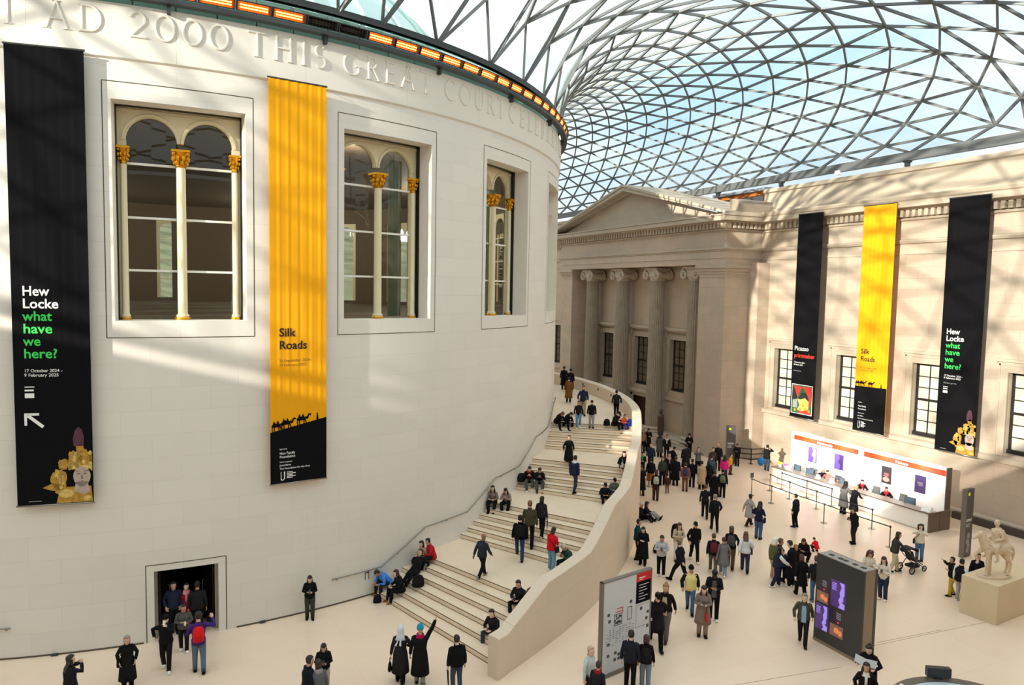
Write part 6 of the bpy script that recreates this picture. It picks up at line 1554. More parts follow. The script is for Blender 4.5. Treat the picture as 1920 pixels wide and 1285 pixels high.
# pose: pelvis (y,z), lean, left/right ankle, left/right wrist, head pitch, options
PZ = .94
HS = 1.09                                        # head scale
POSES = dict(
 stand=(0, PZ, 2, (-.1, .02, .08), (.1, -.03, .08), (-.27, .03, .80), (.27, .02, .80), 4),
 pockets=(0, PZ, 3, (-.1, .0, .08), (.1, .03, .08), (-.22, .12, .92), (.22, .12, .92), 6),
 walk=(0, PZ - .02, 4, (-.08, .27, .08), (.08, -.30, .13), (-.27, -.16, .86), (.27, .22, .92), 4),
 stride=(0, PZ - .06, 9, (-.08, .40, .09), (.08, -.44, .17), (-.26, -.24, .92), (.26, .28, .98), 4),
 climb=(0, PZ, 8, (-.09, .30, .25), (.09, -.12, .10), (-.27, .12, .84), (.27, -.02, .82), 6),
 climbdn=(0, PZ - .02, 2, (-.08, -.06, .22), (.08, .2, .08), (-.27, .1, .82), (.27, .0, .82), 10),
 phone=(0, PZ, 4, (-.1, .04, .08), (.1, -.03, .08), (-.06, .27, 1.12), (.07, .26, 1.14), 24),
 cup=(0, PZ - .01, 3, (-.09, .12, .08), (.09, -.12, .1), (-.1, .22, 1.08), (.08, .25, 1.14), 8),
 phoneup=(0, PZ, 0, (-.1, .02, .08), (.1, -.03, .08), (-.06, .27, 1.45), (.07, .27, 1.46), 2),
 phoneside=(0, PZ, 2, (-.1, .12, .08), (.12, -.12, .1), (-.12, .22, 1.16), (.36, .26, 1.42), 4),
 mouth=(0, PZ - .02, 2, (-.08, .22, .08), (.08, -.2, .12), (-.03, .17, 1.40), (.31, -.02, 1.02), 2),
 point=(0, PZ, 0, (-.1, .1, .08), (.1, -.14, .1), (-.28, .04, .84), (.40, .24, 1.80), -4),
 armlink=(0, PZ, 2, (-.08, .12, .08), (.08, -.14, .1), (-.29, .02, .80), (.2, .12, 1.08), 2),
 push=(0, PZ, 8, (-.08, .16, .08), (.08, -.2, .11), (-.22, .44, 1.02), (.22, .44, 1.02), 10),
 paper=(0, PZ, 4, (-.1, .02, .08), (.1, -.03, .08), (-.24, .3, 1.12), (.24, .3, 1.12), 22),
 deskstand=(0, PZ, 14, (-.1, .0, .08), (.1, -.05, .08), (-.18, .40, 1.02), (.18, .40, 1.02), 10),
 sit=(0, .10, 16, (-.11, .42, -.30), (.12, .47, -.29), (-.1, .38, .24), (.12, .36, .25), 10),
 sitphone=(0, .10, 20, (-.12, .44, -.30), (.11, .47, -.30), (-.06, .36, .36), (.07, .36, .37), 32),
 sitlow=(0, .10, 42, (-.12, .40, -.30), (.12, .44, -.30), (-.1, .5, .12), (.1, .5, .14), 40),
 recline=(0, .10, -38, (-.1, .74, -.16), (.12, .8, -.2), (-.26, -.3, .04), (.26, -.2, .2), 0),
 sitdesk=(0, .10, 12, (-.11, .34, -.42), (.12, .36, -.42), (-.14, .36, .34), (.14, .36, .34), 18),
 sitbow=(0, .10, 46, (-.11, .3, -.42), (.12, .34, -.42), (-.12, .52, .3), (.14, .5, .32), 30),
 floorsit=(0, .11, -4, (-.1, .68, .06), (.14, .62, .06), (-.2, .26, .3), (.1, .34, .34), 14),
 squat=(-.08, .34, 28, (-.16, .1, .08), (.16, .06, .08), (-.06, .38, .50), (.07, .38, .52), 26),
)
SKIN = [(222, 180, 154), (206, 160, 132), (232, 196, 172), (190, 142, 112), (150, 106, 82)]
def rgbs(s): return tuple(int(x) for x in s.split(','))
def cmat(c, rough=.9): return mat('cloth_%d_%d_%d' % c, tuple(int(v * .8) if max(c) < 60 else v for v in c), rough, spec=.15)
def hair_mat(c): return mat('hair_%d_%d_%d' % c, c, .6)

class Fig: pass
def skeleton(pose, female, rnd):
    py, pz, lean, la, ra, lw, rw, hp = POSES[pose]
    f = Fig(); f.pose = pose; f.seated = pose in ('sit', 'sitphone', 'sitlow', 'recline', 'sitdesk', 'sitbow', 'floorsit', 'squat')
    L = radians(lean); u = V(0, sin(L), cos(L)); fw = V(0, cos(L), -sin(L)); f.u, f.fw = u, fw
    p = V(0, py, pz); f.pel = p
    f.waist = p + u * .12; f.chest = p + u * .33; f.neck = p + u * .485
    hl = radians(lean * .45 + hp); hu = V(0, sin(hl * .7), cos(hl * .7)); f.hu = hu
    f.hf = V(0, cos(hl), -sin(hl)); f.hup = V(0, sin(hl), cos(hl))
    f.head = f.neck + hu * .075 + f.hup * .09 + f.hf * .02
    sw = .148 if female else .168
    f.sh = [f.neck - u * .055 + V(s * sw, 0, 0) for s in (-1, 1)]
    f.hip = [p + V(s * .085, 0, -.02) for s in (-1, 1)]
    f.kn, f.an, f.el, f.wr = [], [], [], []
    for i, (h, a) in enumerate(zip(f.hip, (la, ra))):
        s = (-1, 1)[i]; a = V(*a)
        pole = V(s * .10, 1, .0) if not f.seated else V(s * .25, .5, 1.0)
        if pose == 'squat': pole = V(s * .5, 1, .5)
        k, e = ik(h, a, .43, .42, pole); f.kn.append(k); f.an.append(e)
    for i, (s0, w) in enumerate(zip(f.sh, (lw, rw))):
        s = (-1, 1)[i]
        e, t = ik(s0, V(*w), .28, .25, V(s * .9, -.7, -.5) if w[2] < 1.3 or f.seated else V(s * 1.0, .0, -.7)); f.el.append(e); f.wr.append(t)
    f.foot = []
    for i, a in enumerate(f.an):
        lift = max(0, a.z - .08) if not f.seated or pose == 'squat' else 0
        d = V((-1, 1)[i] * .12, 1, -min(.8, lift * 4) if a.y < 0 else 0).normalized()
        if pose in ('recline', 'floorsit'): d = V((-1, 1)[i] * .2, .45, .9).normalized()
        f.foot.append(d)
    return f
def ell_ring(c, rx, ry, ax, ay, n=14, p=1.0):
    return [c + ax * (rx * cos(2 * pi * k / n)) + ay * (ry * sin(2 * pi * k / n)) for k in range(n)]
X = Vector((1, 0, 0))
def body_mb(f, female):
    mb = MB(); u, fw = f.u, f.fw
    w = .92 if female else 1.0
    prof = [(f.pel - u * .07, .10, .08), (f.pel, .155, .115), (f.waist, .135 * w, .105), (f.pel + u * .24, .15 * w, .115), (f.chest, .165 * w, .12), (f.neck - u * .08, .14 * w, .10), (f.neck - u * .02, .08, .07), (f.neck + f.hu * .07, .052, .056)]
    mb.rings([ell_ring(c, rx, ry, X, fw) for c, rx, ry in prof])
    h, hf, hu = f.head, f.hf * HS, f.hup * HS
    # head: skull, jaw, nose, brow, ears
    mb.rings([ell_ring(h + hu * z + hf * o, rx, ry, X * HS, hf) for z, o, rx, ry in
              ((-.125, .03, .022, .03), (-.105, .028, .045, .055), (-.06, .016, .062, .078), (-.01, .004, .072, .09), (.05, -.002, .074, .093), (.09, -.006, .062, .078), (.115, -.008, .034, .044))])
    mb.tube([h + hf * .085 + hu * .015, h + hf * .108 - hu * .025, h + hf * .085 - hu * .038], [.012, .017, .012], 6)
    mb.tube([h + hf * .082 + hu * .03 - X * .045, h + hf * .088 + hu * .032, h + hf * .082 + hu * .03 + X * .045], .013, 6)
    mb.tube([h + hf * .075 - hu * .068 - X * .02, h + hf * .08 - hu * .066, h + hf * .075 - hu * .068 + X * .02], .012, 6)
    for s in (-1, 1): mb.ball(h + X * (s * .074) - hf * .006 - hu * .01, .026, 6, 5, ax=(.5, .8, 1.2))
    for i in (0, 1):
        mb.tube([f.hip[i] + u * .02, f.hip[i] * .5 + f.kn[i] * .5, f.kn[i], f.kn[i] * .62 + f.an[i] * .38, f.an[i]], [.09, .078, .056, .055, .038], 10)
        mb.tube([f.an[i] - f.foot[i] * .06 - V(0, 0, .02), f.an[i] + f.foot[i] * .06 - V(0, 0, .04), f.an[i] + f.foot[i] * .14 - V(0, 0, .055)], [.036, .038, .026], 8)
        mb.tube([f.sh[i] - V((-1, 1)[i] * .05, 0, 0), f.sh[i], f.sh[i] * .5 + f.el[i] * .5, f.el[i], f.el[i] * .6 + f.wr[i] * .4, f.wr[i]], [.03, .04, .04, .036, .035, .026], 9)
    return mb
def hand_geo(f, i):
    """palm with four bent fingers of different length and a thumb from the side of the palm"""
    mb = MB(); s = (-1, 1)[i]
    w = f.wr[i]; d = (w - f.el[i]).normalized()
    side = d.cross(V(0, 0, 1));
    if side.length < .2: side = V(0, 1, 0) if f.pose in ('stand', 'walk', 'stride') else V(1, 0, 0)
    side.normalize()
    if side.x * s > 0: side = -side            # thumb side points inwards / forwards
    if abs(d.z) > .8: side = (V(0, 1, 0) - d * d.y).normalized()
    n = d.cross(side).normalized()
    if (f.chest - w).dot(n) < 0: n = -n         # n: palm side
    mb.rings([[w + d * t + side * a * x + n * b * y for x, y in ((-1, -1), (1, -1), (1, 1), (-1, 1))] for t, a, b in ((-.015, .022, .016), (.02, .034, .015), (.075, .04, .012), (.085, .038, .009))])
    for k, (o, ln) in enumerate(((.03, .072), (.011, .082), (-.009, .076), (-.028, .06))):
        b = w + d * .08 + side * o; c1 = .35 + .08 * k
        p1 = b + (d + n * .2).normalized() * ln * .45; p2 = p1 + (d + n * (c1 + .5)).normalized() * ln * .33; p3 = p2 + (d * .6 + n * 1.0).normalized() * ln * .25
        mb.tube([b, p1, p2, p3], [.0095, .009, .008, .006], 5)
    b = w + d * .025 + side * .03
    p1 = b + (side * .8 + d * .6 + n * .3).normalized() * .036; p2 = p1 + (d * .9 + side * .25 + n * .5).normalized() * .03
    mb.tube([b, p1, p2], [.013, .0105, .008], 5)
    return mb
def trousers_mb(f, wide=1.0):
    mb = MB(); u = f.u
    mb.rings([ell_ring(c, rx, ry, X, f.fw) for c, rx, ry in ((f.pel - u * .09, .12, .10), (f.pel - u * .02, .175, .135), (f.pel + u * .06, .165, .128), (f.waist + u * .01, .15, .118))])
    for i in (0, 1):
        a = f.an[i] + (f.kn[i] - f.an[i]).normalized() * .0 - V(0, 0, .03 if not f.seated else .0)
        mb.tube([f.hip[i] + u * .04, f.hip[i] * .55 + f.kn[i] * .45, f.kn[i], f.kn[i] * .5 + a * .5, a], [.108, .095 * wide, .074 * wide, .068 * wide, .062 * wide], 11)
    return mb
def skirt_mb(f, length=.5):
    mb = MB(); kn = (f.kn[0] + f.kn[1]) / 2; dn = (kn - f.pel); e = abs(f.kn[0].y - f.kn[1].y) / 2
    mb.rings([ell_ring(f.pel + dn * t, rx, ry + e * t * .8, X, f.fw if t < .3 else V(0, 1, 0)) for t, rx, ry in ((-.3, .14, .11), (0, .18, .14), (.5, .21, .17), (1.0, .23, .19), (1.25, .25, .2))], False, False)
    return mb
def top_mb(f, kind, female):
    """jacket, coat, jumper: torso with collar and sleeves in one garment mesh"""
    mb = MB(); u, fw = f.u, f.fw
    e = dict(sweater=.018, hoodie=.03, jacket=.034, openjacket=.036, coat=.038, longcoat=.036, longcoat2=.04, puffer=.055, vest=.05, dress=.02).get(kind, .03)
    w = .94 if female else 1.0
    rows = [(f.pel - u * .10, .17 + e * .7, .135 + e * .6), (f.pel, .17 + e, .135 + e), (f.waist, .145 * w + e, .118 + e), (f.pel + u * .24, .158 * w + e, .125 + e), (f.chest, .175 * w + e, .130 + e), (f.neck - u * .085, .150 * w + e * .8, .108 + e * .8), (f.neck - u * .045, .118 * w + e * .4, .095), (f.neck - u * .01, .085, .08), (f.neck + f.hu * .02, .072 + e * .3, .075 + e * .3), (f.neck + f.hu * .05, .07 + e * .3, .075 + e * .3)]
    if kind == 'puffer':                         # quilted rings
        r2 = []
        for a, b in zip(rows[:-1], rows[1:]):
            for t, q in ((0, -.012), (.25, .006), (.5, -.012), (.75, .006)): r2.append((a[0].lerp(b[0], t), a[1] + (b[1] - a[1]) * t + q, a[2] + (b[2] - a[2]) * t + q))
        rows = r2 + [rows[-1]]
    dn = {'coat': .45, 'longcoat': .82, 'longcoat2': .62, 'dress': 1.05}.get(kind)
    if dn:
        kn = (f.kn[0] + f.kn[1]) / 2; an = (f.an[0] + f.an[1]) / 2
        sp = abs(f.kn[0].y - f.kn[1].y) / 2; spa = abs(f.an[0].y - f.an[1].y) / 2
        ext = []
        if f.seated:
            for t in (1.0, .55):
                ext.append((f.pel.lerp(kn, t * min(1, dn)) + V(0, 0, .0), .2 + .03 * t, .115, t))
            rows = [(c, rx, ry) for c, rx, ry, t in ext[1:]] * 0 + rows
            for i in (0, 1): mb.tube([f.hip[i], f.hip[i].lerp(f.kn[i], .5), f.kn[i].lerp(f.hip[i], .06)], [.13, .12, .10], 10)
        else:
            tot = dn
            for t in (tot, tot * .66, tot * .33):
                z = t / 1.0
                if z <= .6: c = f.pel.lerp(kn, z / .6); s_ = sp * z / .6
                else: c = kn.lerp(an, (z - .6) / .55); s_ = sp + (spa * .6 - sp) * (z - .6) / .55
                ext.append((c, .185 + e * .6 + .07 * z * (1.35 if kind in ('longcoat2', 'dress') else 1), .145 + e * .6 + .045 * z + max(0, s_) * .8))
            rows = [(c, rx, ry) for c, rx, ry in ext] + rows[1:]
    mb.rings([ell_ring(c, rx, ry, X, fw, 16) for c, rx, ry in rows], True, False)
    if kind != 'vest':
        k = {'puffer': 1.32, 'jacket': 1.12, 'coat': 1.12, 'longcoat': 1.1, 'longcoat2': 1.16, 'openjacket': 1.12, 'hoodie': 1.1}.get(kind, 1.02)
        for i in (0, 1): mb.tube([f.sh[i] - V((-1, 1)[i] * .06, 0, 0), f.sh[i] + V((-1, 1)[i] * .008, 0, -.025), f.sh[i].lerp(f.el[i], .5), f.el[i], f.el[i].lerp(f.wr[i], .5), f.wr[i].lerp(f.el[i], .08)], [.06 * k, .066 * k, .056 * k, .05 * k, .046 * k, .04 * k], 10)
    return mb
def sleeves_mb(f):
    mb = MB()
    for i in (0, 1): mb.tube([f.sh[i], f.sh[i].lerp(f.el[i], .5), f.el[i], f.el[i].lerp(f.wr[i], .5), f.wr[i].lerp(f.el[i], .08)], [.08, .076, .068, .062, .052], 10)
    return mb
def hair_mbs(f, style):
    """returns list of (name, builder)"""
    h, hf, hu = f.head, f.hf * HS, f.hup * HS; out = []; X = Vector((HS, 0, 0))
    def shell(s, back, up, cut, low):
        """close cap over skull; front kept above the forehead"""
        mb = MB(); R_ = []
        for z, rx, ry in ((-.09, .060, .05), (-.05, .070, .072), (0, .078, .090), (.05, .081, .098), (.09, .070, .086), (.12, .042, .052), (.128, .012, .014)):
            if z < low: continue
            ring_ = []
            for k in range(16):
                a = 2 * pi * k / 16; x, y = rx * s * cos(a), ry * s * sin(a)
                if z < cut and y > -.01: y = min(y, -.01 + (0.02 if abs(x) > rx * .7 else 0)); x = x * (1 if abs(cos(a)) > .6 else .9)
                ring_.append(h + X * x + hf * (y - back) + hu * (z + up))
            R_.append(ring_)
        mb.rings(R_); return mb
    if style in ('bald',):
        return out
    if style in ('short', 'cap', 'beanie'):
        if style != 'beanie': out.append(('hair', shell(1.04, .006, .008, .055, -.055)))
    if style in ('bob', 'long', 'curly', 'bun'):
        mb = shell(1.10 if style != 'curly' else 1.28, .008, .008, .052, -.09)
        if style == 'bob': mb.rings([ell_ring(h - hf * (.028) + hu * z, rx, ry, X, hf, 14) for z, rx, ry in ((-.13, .078, .055), (-.07, .088, .07), (0, .086, .075))])
        if style == 'curly':
            rr = random.Random(1)
            for k in range(26):
                a = rr.uniform(pi * .95, pi * 2.05); mb.ball(h + X * (.095 * cos(a)) + hf * (.095 * sin(a)) + hu * rr.uniform(-.14, .1), .042, 6, 4)
        if style == 'long':
            bk = f.u
            mb.rings([ell_ring(c, rx, ry, X, hf, 12) for c, rx, ry in ((f.neck - bk * .16 - f.fw * .125, .085, .03), (f.neck - bk * .05 - f.fw * .10, .10, .04), (h - hf * .05 - hu * .1, .092, .05), (h - hf * .03 - hu * .02, .086, .07))])
            for s in (-1, 1): mb.tube([h + X * (s * .07) + hf * .02 + hu * .03, h + X * (s * .078) + hf * .015 - hu * .09, f.neck + X * (s * .085) + f.fw * .07 - bk * .06], [.022, .03, .022], 7)
        out.append(('hair', mb))
        if style == 'bun':
            b = MB(); b.ball(h - hf * .07 + hu * .12, .045, 8, 6); out.append(('hair_bun', b))
    return out
def hat_mb(f, style):
    h, hf, hu = f.head, f.hf * HS, f.hup * HS; mb = MB(); X = Vector((HS, 0, 0))
    if style == 'beanie': mb.rings([ell_ring(h + hu * z - hf * .004, rx, ry, X, hf, 16) for z, rx, ry in ((.028, .083, .101), (.032, .09, .108), (.07, .09, .108), (.075, .083, .1), (.12, .07, .085), (.15, .035, .045), (.155, .01, .01))])
    elif style == 'cap':
        mb.rings([ell_ring(h + hu * z - hf * .002, rx, ry, X, hf, 16) for z, rx, ry in ((.04, .083, .1), (.08, .08, .096), (.12, .055, .066), (.135, .015, .015))])
        mb.prism([h + hf * .09 + hu * .045 - X * .06, h + hf * .17 + hu * .03 - X * .045, h + hf * .185 + hu * .028, h + hf * .17 + hu * .03 + X * .045, h + hf * .09 + hu * .045 + X * .06], hu * .008)
    elif style == 'hood': mb.rings([ell_ring(c, rx, ry, X, hf, 16) for c, rx, ry in ((f.neck - f.u * .03 - hf * .02, .12, .11), (f.neck + f.hu * .05 - hf * .02, .095, .09), (h - hu * .05 - hf * .032, .098, .092), (h + hu * .03 - hf * .02, .1, .105), (h + hu * .1 - hf * .012, .08, .095), (h + hu * .142, .04, .05))])
    elif style == 'hijab': mb.rings([ell_ring(c, rx, ry, X, hf, 16) for c, rx, ry in ((f.neck - f.u * .10, .17, .13), (f.neck - f.u * .02, .12, .11), (f.neck + f.hu * .06, .078, .085), (h - hu * .05 - hf * .022, .086, .088), (h + hu * .03 - hf * .012, .09, .1), (h + hu * .09 - hf * .008, .074, .092), (h + hu * .132, .03, .04))])
    return mb
def shoe_mb(f, i):
    mb = MB(); a = f.an[i]; d = f.foot[i]; s = X
    if f.pose in ('recline', 'floorsit'): up = V(0, -d.z, d.y).normalized()
    else: up = (V(0, 0, 1) - d * d.z).normalized()
    sd = d.cross(up).normalized(); c = a - up * .04
    mb.rings([[c + d * t + sd * x * w + up * z * hh for x, z in ((-1, -1), (1, -1), (1, .4), (.6, 1), (-.6, 1), (-1, .4))] for t, w, hh in ((-.085, .03, .032), (-.06, .042, .042), (.03, .045, .042), (.1, .05, .032), (.16, .042, .026), (.19, .02, .018))])
    mb.tube([a - up * .02, a + up * .05], [.046, .05], 8)
    return mb

SHORT = {'older person with grey hair and long black hooded coat at the lower left': 'grey haired person in hooded black coat',
 'bearded man in black with black beanie drinking from a white cup by the doors': 'bearded man in black by the drum doors',
 'person in grey jacket and white shoes holding a cup outside the doors': 'person in grey jacket outside the drum doors',
 'woman in black standing alone against the drum wall looking at her phone': 'woman in black alone against the drum wall',
 'man in black puffer jacket with a folded umbrella near the lowest steps': 'man in black puffer jacket near the steps',
 'person in black and jeans just behind the olive parka on the stairs': 'person behind the olive parka on the stairs',
 'woman in dark puffer jacket with pale bag and umbrella on the second flight': 'woman in dark puffer on the second flight',
 'woman in black with white bag sitting by the parapet on the third flight': 'woman in black sitting by the third flight parapet',
 'right one of two people in black at the far end of the top landing': 'right person in black on the far top landing',
 'person in dark blue with a large dark backpack in the crowd centre': 'person in dark blue in the crowd centre',
 'person in teal jacket with a blue backpack in the right of the crowd': 'person in teal jacket in the crowd',
 'person with a pale patterned backpack and brown trousers at the crowd edge': 'person in brown trousers at the crowd edge',
 'man in dark jacket with a long umbrella standing inside the queue area': 'man in dark jacket inside the queue area',
 'woman with brown bobbed hair and wide black coat left of the kiosk': 'woman in wide black coat left of the kiosk',
 'woman in cream jacket and jeans with black bag near the counter end': 'woman in cream jacket near the counter end',
 'woman in white headscarf and long black coat with a dark handbag': 'woman in white headscarf and long black coat',
 'man with black backpack and jeans partly hidden behind the kiosk': 'man in jeans partly hidden behind the kiosk',
 'person in mauve jacket with a blue grey backpack and rust trousers': 'person in mauve jacket and rust trousers'}
def trim(lab):
    return SHORT.get(lab, lab)
def build_people(rows):
    figs = []; bod = []
    for k, r in enumerate(rows):
        lab = r[11]
        female = any(w in lab for w in ('woman',)) or r[9].split(':')[0] in ('long', 'bob', 'bun', 'hijab', 'curly')
        f = skeleton(r[5], female, random.Random(k)); f.female = female
        figs.append(f); bod.append((body_mb(f, female), .0165))
    meshes = fuse(bod, smooth=1)
    eye_me = None
    for k, (r, f, me) in enumerate(zip(rows, figs, meshes)):
        x, y, z, rz, H, pose, top, bot, shoes, hair, extras, lab = r
        # add the hands to the continuous body
        vs = [tuple(v.co) for v in me.vertices]; fs = [tuple(p.vertices) for p in me.polygons]
        bpy.data.meshes.remove(me)
        mb = MB(); mb.v = vs; mb.f = fs; mb.m = [0] * len(fs)
        for i in (0, 1):
            hg = hand_geo(f, i); mb.add(hg.v, hg.f)
        root = thing('person', lab, 'person', (x, y, z), radians(rz), 'visitors in the court')
        sc = H / 1.70; root.scale = (sc, sc, sc)
        style, hc = hair.split(':'); hc = rgbs(hc)
        skin = SKIN[4] if style == 'bald' and hc[0] < 160 else SKIN[k % 4]
        sm = mat('skin_%d_%d_%d' % skin, skin, .55)
        mb.build('body', sm, root, smooth=True)
        tk, tc = top.split(':'); bk, bc = bot.split(':')
        tm = cmat(rgbs(tc))
        tname = {'sweater': 'jumper', 'hoodie': 'hoodie', 'jacket': 'jacket', 'openjacket': 'jacket', 'coat': 'coat', 'longcoat': 'coat', 'longcoat2': 'coat', 'puffer': 'puffer_jacket', 'vest': 'gilet', 'dress': 'dress'}[tk]
        garment = top_mb(f, tk, f.female).build(tname, tm, root, smooth=True)
        (trousers_mb(f, 1.12 if f.female else 1.0) if bk == 'tr' else skirt_mb(f)).build('trousers' if bk == 'tr' else 'skirt', cmat(rgbs(bc)), root, smooth=True)
        for i in (0, 1): shoe_mb(f, i).build('shoe', cmat(rgbs(shoes), .6), root, smooth=True)
        if style in ('short', 'bob', 'long', 'bun', 'curly', 'cap'):
            for nm, m_ in hair_mbs(f, style): m_.build(nm, hair_mat(hc if style != 'cap' else (30, 24, 22)), root, smooth=True)
        if style in ('beanie', 'cap', 'hood', 'hijab'):
            hat_mb(f, style).build({'beanie': 'knitted_hat', 'cap': 'cap', 'hood': 'hood', 'hijab': 'headscarf'}[style], cmat(hc), root, smooth=True)
        # face: eyes and mouth
        h, hf, hu = f.head, f.hf * HS, f.hup * HS
        for s in (-1, 1):
            e = MB(); e.ball(h + X * (s * .03) + hf * .088 + hu * .012, .011, 6, 4, ax=(1.2, .6, .8)); e.build('eye', mat('eye_dark', (40, 28, 24), .3), root, smooth=True)
        e = MB(); e.ball(h + hf * .089 - hu * .066, .016, 6, 4, ax=(1.4, .4, .45)); e.build('mouth', mat('lips', (150, 84, 76), .5), root, smooth=True)
        M = Matrix.LocRotScale(Vector((x, y, z)), Matrix.Rotation(radians(rz), 3, 'Z').to_quaternion(), Vector((sc, sc, sc)))
        short = trim(lab)
        def item(name, cat, l_, parts):
            t_ = thing(name, l_, cat, (x, y, z), radians(rz)); t_.scale = (sc, sc, sc)
            for nm, m_, mt in parts: m_.build(nm, mt, t_, smooth=False)
            return t_
        u, fw = f.u, f.fw
        for ex in [q for q in extras.split('|') if q]:
            q = ex.split(':'); c = rgbs(q[1]) if len(q) > 1 else (30, 28, 30)
            if q[0] in ('backpack', 'bigpack'):
                b = 1.0 if q[0] == 'backpack' else 1.55
                e_ = .055 if tk == 'puffer' else .036
                o = f.pel + u * .25 - fw * (.14 + e_ + .075 * b)
                a = MB(); a.rings([ell_ring(o + u * (zz * b), rx * b, ry * b, X, fw, 12) for zz, rx, ry in ((-.2, .09, .05), (-.18, .14, .08), (0, .15, .09), (.16, .13, .075), (.21, .08, .045))])
                p = MB(); p.rings([ell_ring(o - fw * (.075 * b) + u * (zz * b), rx * b, ry * b, X, fw, 10) for zz, rx, ry in ((-.16, .08, .02), (-.14, .1, .035), (-.02, .1, .035), (0, .08, .02))])
                s_ = MB()
                for sg in (-1, 1):
                    s_.tube([o + u * .18 * b + X * (sg * .08), f.neck - u * .02 + X * (sg * .10) - fw * .02, f.chest + X * (sg * .115) + fw * (.135 + e_), f.waist + X * (sg * .15) + fw * (.06), o - u * .12 * b + X * (sg * .12)], .014, 6)
                item('backpack' if b == 1 else 'rucksack', 'bag', 'backpack worn by the ' + short if b == 1 else 'huge black rucksack on the back of the woman in cream coat', [('pack', a, cmat(c)), ('pocket', p, cmat(tuple(int(v * .85) for v in c))), ('straps', s_, cmat(tuple(int(v * .6) for v in c)))])
            elif q[0] == 'shoulderbag':
                o = f.pel + X * .25 + fw * .05 - V(0, 0, .02)
                a = MB(); a.rings([ell_ring(o + V(0, 0, zz), rx, ry, V(0, 1, 0), X, 10) for zz, rx, ry in ((-.14, .1, .03), (-.12, .13, .05), (.06, .11, .045), (.1, .07, .02))])
                s_ = MB(); s_.tube([o + V(0, .08, .08), f.chest + fw * .17 + X * .06, f.neck - X * .11 - u * .01 + fw * .02, f.chest - fw * .17 + X * .04, o + V(0, -.08, .08)], .012, 6)
                item('shoulder_bag', 'bag', 'shoulder bag worn by the ' + short, [('bag', a, cmat(c)), ('strap', s_, cmat(tuple(int(v * .7) for v in c)))])
            elif q[0] == 'handbag':
                o = f.wr[0] + V(-.03, 0, -.34) if not f.seated else f.wr[1] + V(0, .02, -.0)
                a = MB(); a.rings([ell_ring(o + V(0, 0, zz), rx, ry, V(0, 1, 0), X, 10) for zz, rx, ry in ((-.14, .13, .05), (-.1, .15, .06), (.06, .11, .045), (.1, .08, .02))])
                s_ = MB(); s_.tube([o + V(0, .07, .08), o + V(0, .03, .24), o + V(.02, 0, .27), o + V(0, -.03, .24), o + V(0, -.07, .08)], .009, 6)
                item('handbag', 'bag', 'handbag held by the ' + short, [('bag', a, cmat(c)), ('handle', s_, cmat(tuple(int(v * .7) for v in c)))])
            elif q[0] in ('phone', 'camera'):
                o = (f.wr[0] + f.wr[1]) / 2 + V(0, .08, .07); up_ = (V(0, -.5, .85)).normalized(); d_ = V(0, .85, .5).normalized()
                a = MB(); a.obox(o, (X, up_, d_), (.038, .075, .005) if q[0] == 'phone' else (.06, .04, .03)); b = MB()
                if q[0] == 'phone': b.obox(o - d_ * .006, (X, up_, d_), (.034, .068, .002))
                else: b.tube([o + d_ * .03, o + d_ * .09], .03, 10)
                item(q[0], q[0], q[0] + ' held by the ' + short, [('case', a, M_BLACKF), ('screen' if q[0] == 'phone' else 'lens', b, mat('phone_screen', (150, 170, 190), .2) if q[0] == 'phone' else M_BLACKF)])
            elif q[0] == 'cup':
                o = f.wr[0] + (f.wr[0] - f.el[0]).normalized() * .09 + V(0, .02, .03)
                a = MB(); a.rings([ell_ring(o + V(0, 0, zz), rr_, rr_, X, V(0, 1, 0), 12) for zz, rr_ in ((-.06, .028), (.06, .04))]); b = MB(); b.rings([ell_ring(o + V(0, 0, zz), rr_, rr_, X, V(0, 1, 0), 12) for zz, rr_ in ((.06, .043), (.072, .04))])
                item('paper_cup', 'cup', 'paper cup held by the ' + short, [('cup_body', a, cmat(c)), ('lid', b, M_TW)])
            elif q[0] == 'umbrella':
                o = f.wr[0] if pose != 'climb' else f.wr[1]
                t0 = o + V(0, .06, .08); t1 = o + V(0, -.05 if pose != 'climb' else .1, -.62 if pose != 'climb' else -.5)
                a = MB(); a.tube([t0.lerp(t1, .18), t0.lerp(t1, .3), t0.lerp(t1, .85), t1], [.012, .03, .02, .006], 8); b = MB(); b.tube([t0 + V(0, .05, -.03), t0 + V(0, .045, .02), t0 + V(0, .01, .03), t0.lerp(t1, .2)], .012, 6)
                item('umbrella', 'umbrella', 'folded umbrella held by the ' + short, [('canopy', a, cmat(c)), ('handle', b, mat('umbrella_wood', (120, 80, 50), .5))])
            elif q[0] == 'paper':
                o = (f.wr[0] + f.wr[1]) / 2 + V(0, .1, .05)
                a = MB()
                for sg in (-1, 1): a.prism([o, o + V(sg * .3, -.06, .02), o + V(sg * .3, -.14, .22), o + V(0, -.08, .2)], V(0, .003, .002))
                b = MB()
                for zz in (.05, .1, .15): b.bar(o + V(-.24, -.085 - zz * .3, zz + .01), o + V(-.05, -.05 - zz * .3, zz + .005), .002, .02)
                item('folded_paper', 'paper', 'large folded paper read by the woman in black beside the kiosk', [('sheet', a, mat('newsprint', (206, 206, 206), .8)), ('print', b, mat('print_dark_grey', (70, 70, 74), .6))])
            elif q[0] == 'scarf':
                a = MB(); a.rings([ell_ring(cc, rx, ry, X, f.hf, 14) for cc, rx, ry in ((f.neck - u * .06 + fw * .02, .13, .125), (f.neck - u * .02, .12, .12), (f.neck + f.hu * .035, .105, .11), (f.neck + f.hu * .06, .08, .085))], False, False)
                a.rings([ell_ring(cc, .035, .014, X, fw, 8) for cc in (f.neck - u * .04 + fw * .14, f.chest + fw * .18, f.waist + u * .06 + fw * .18)])
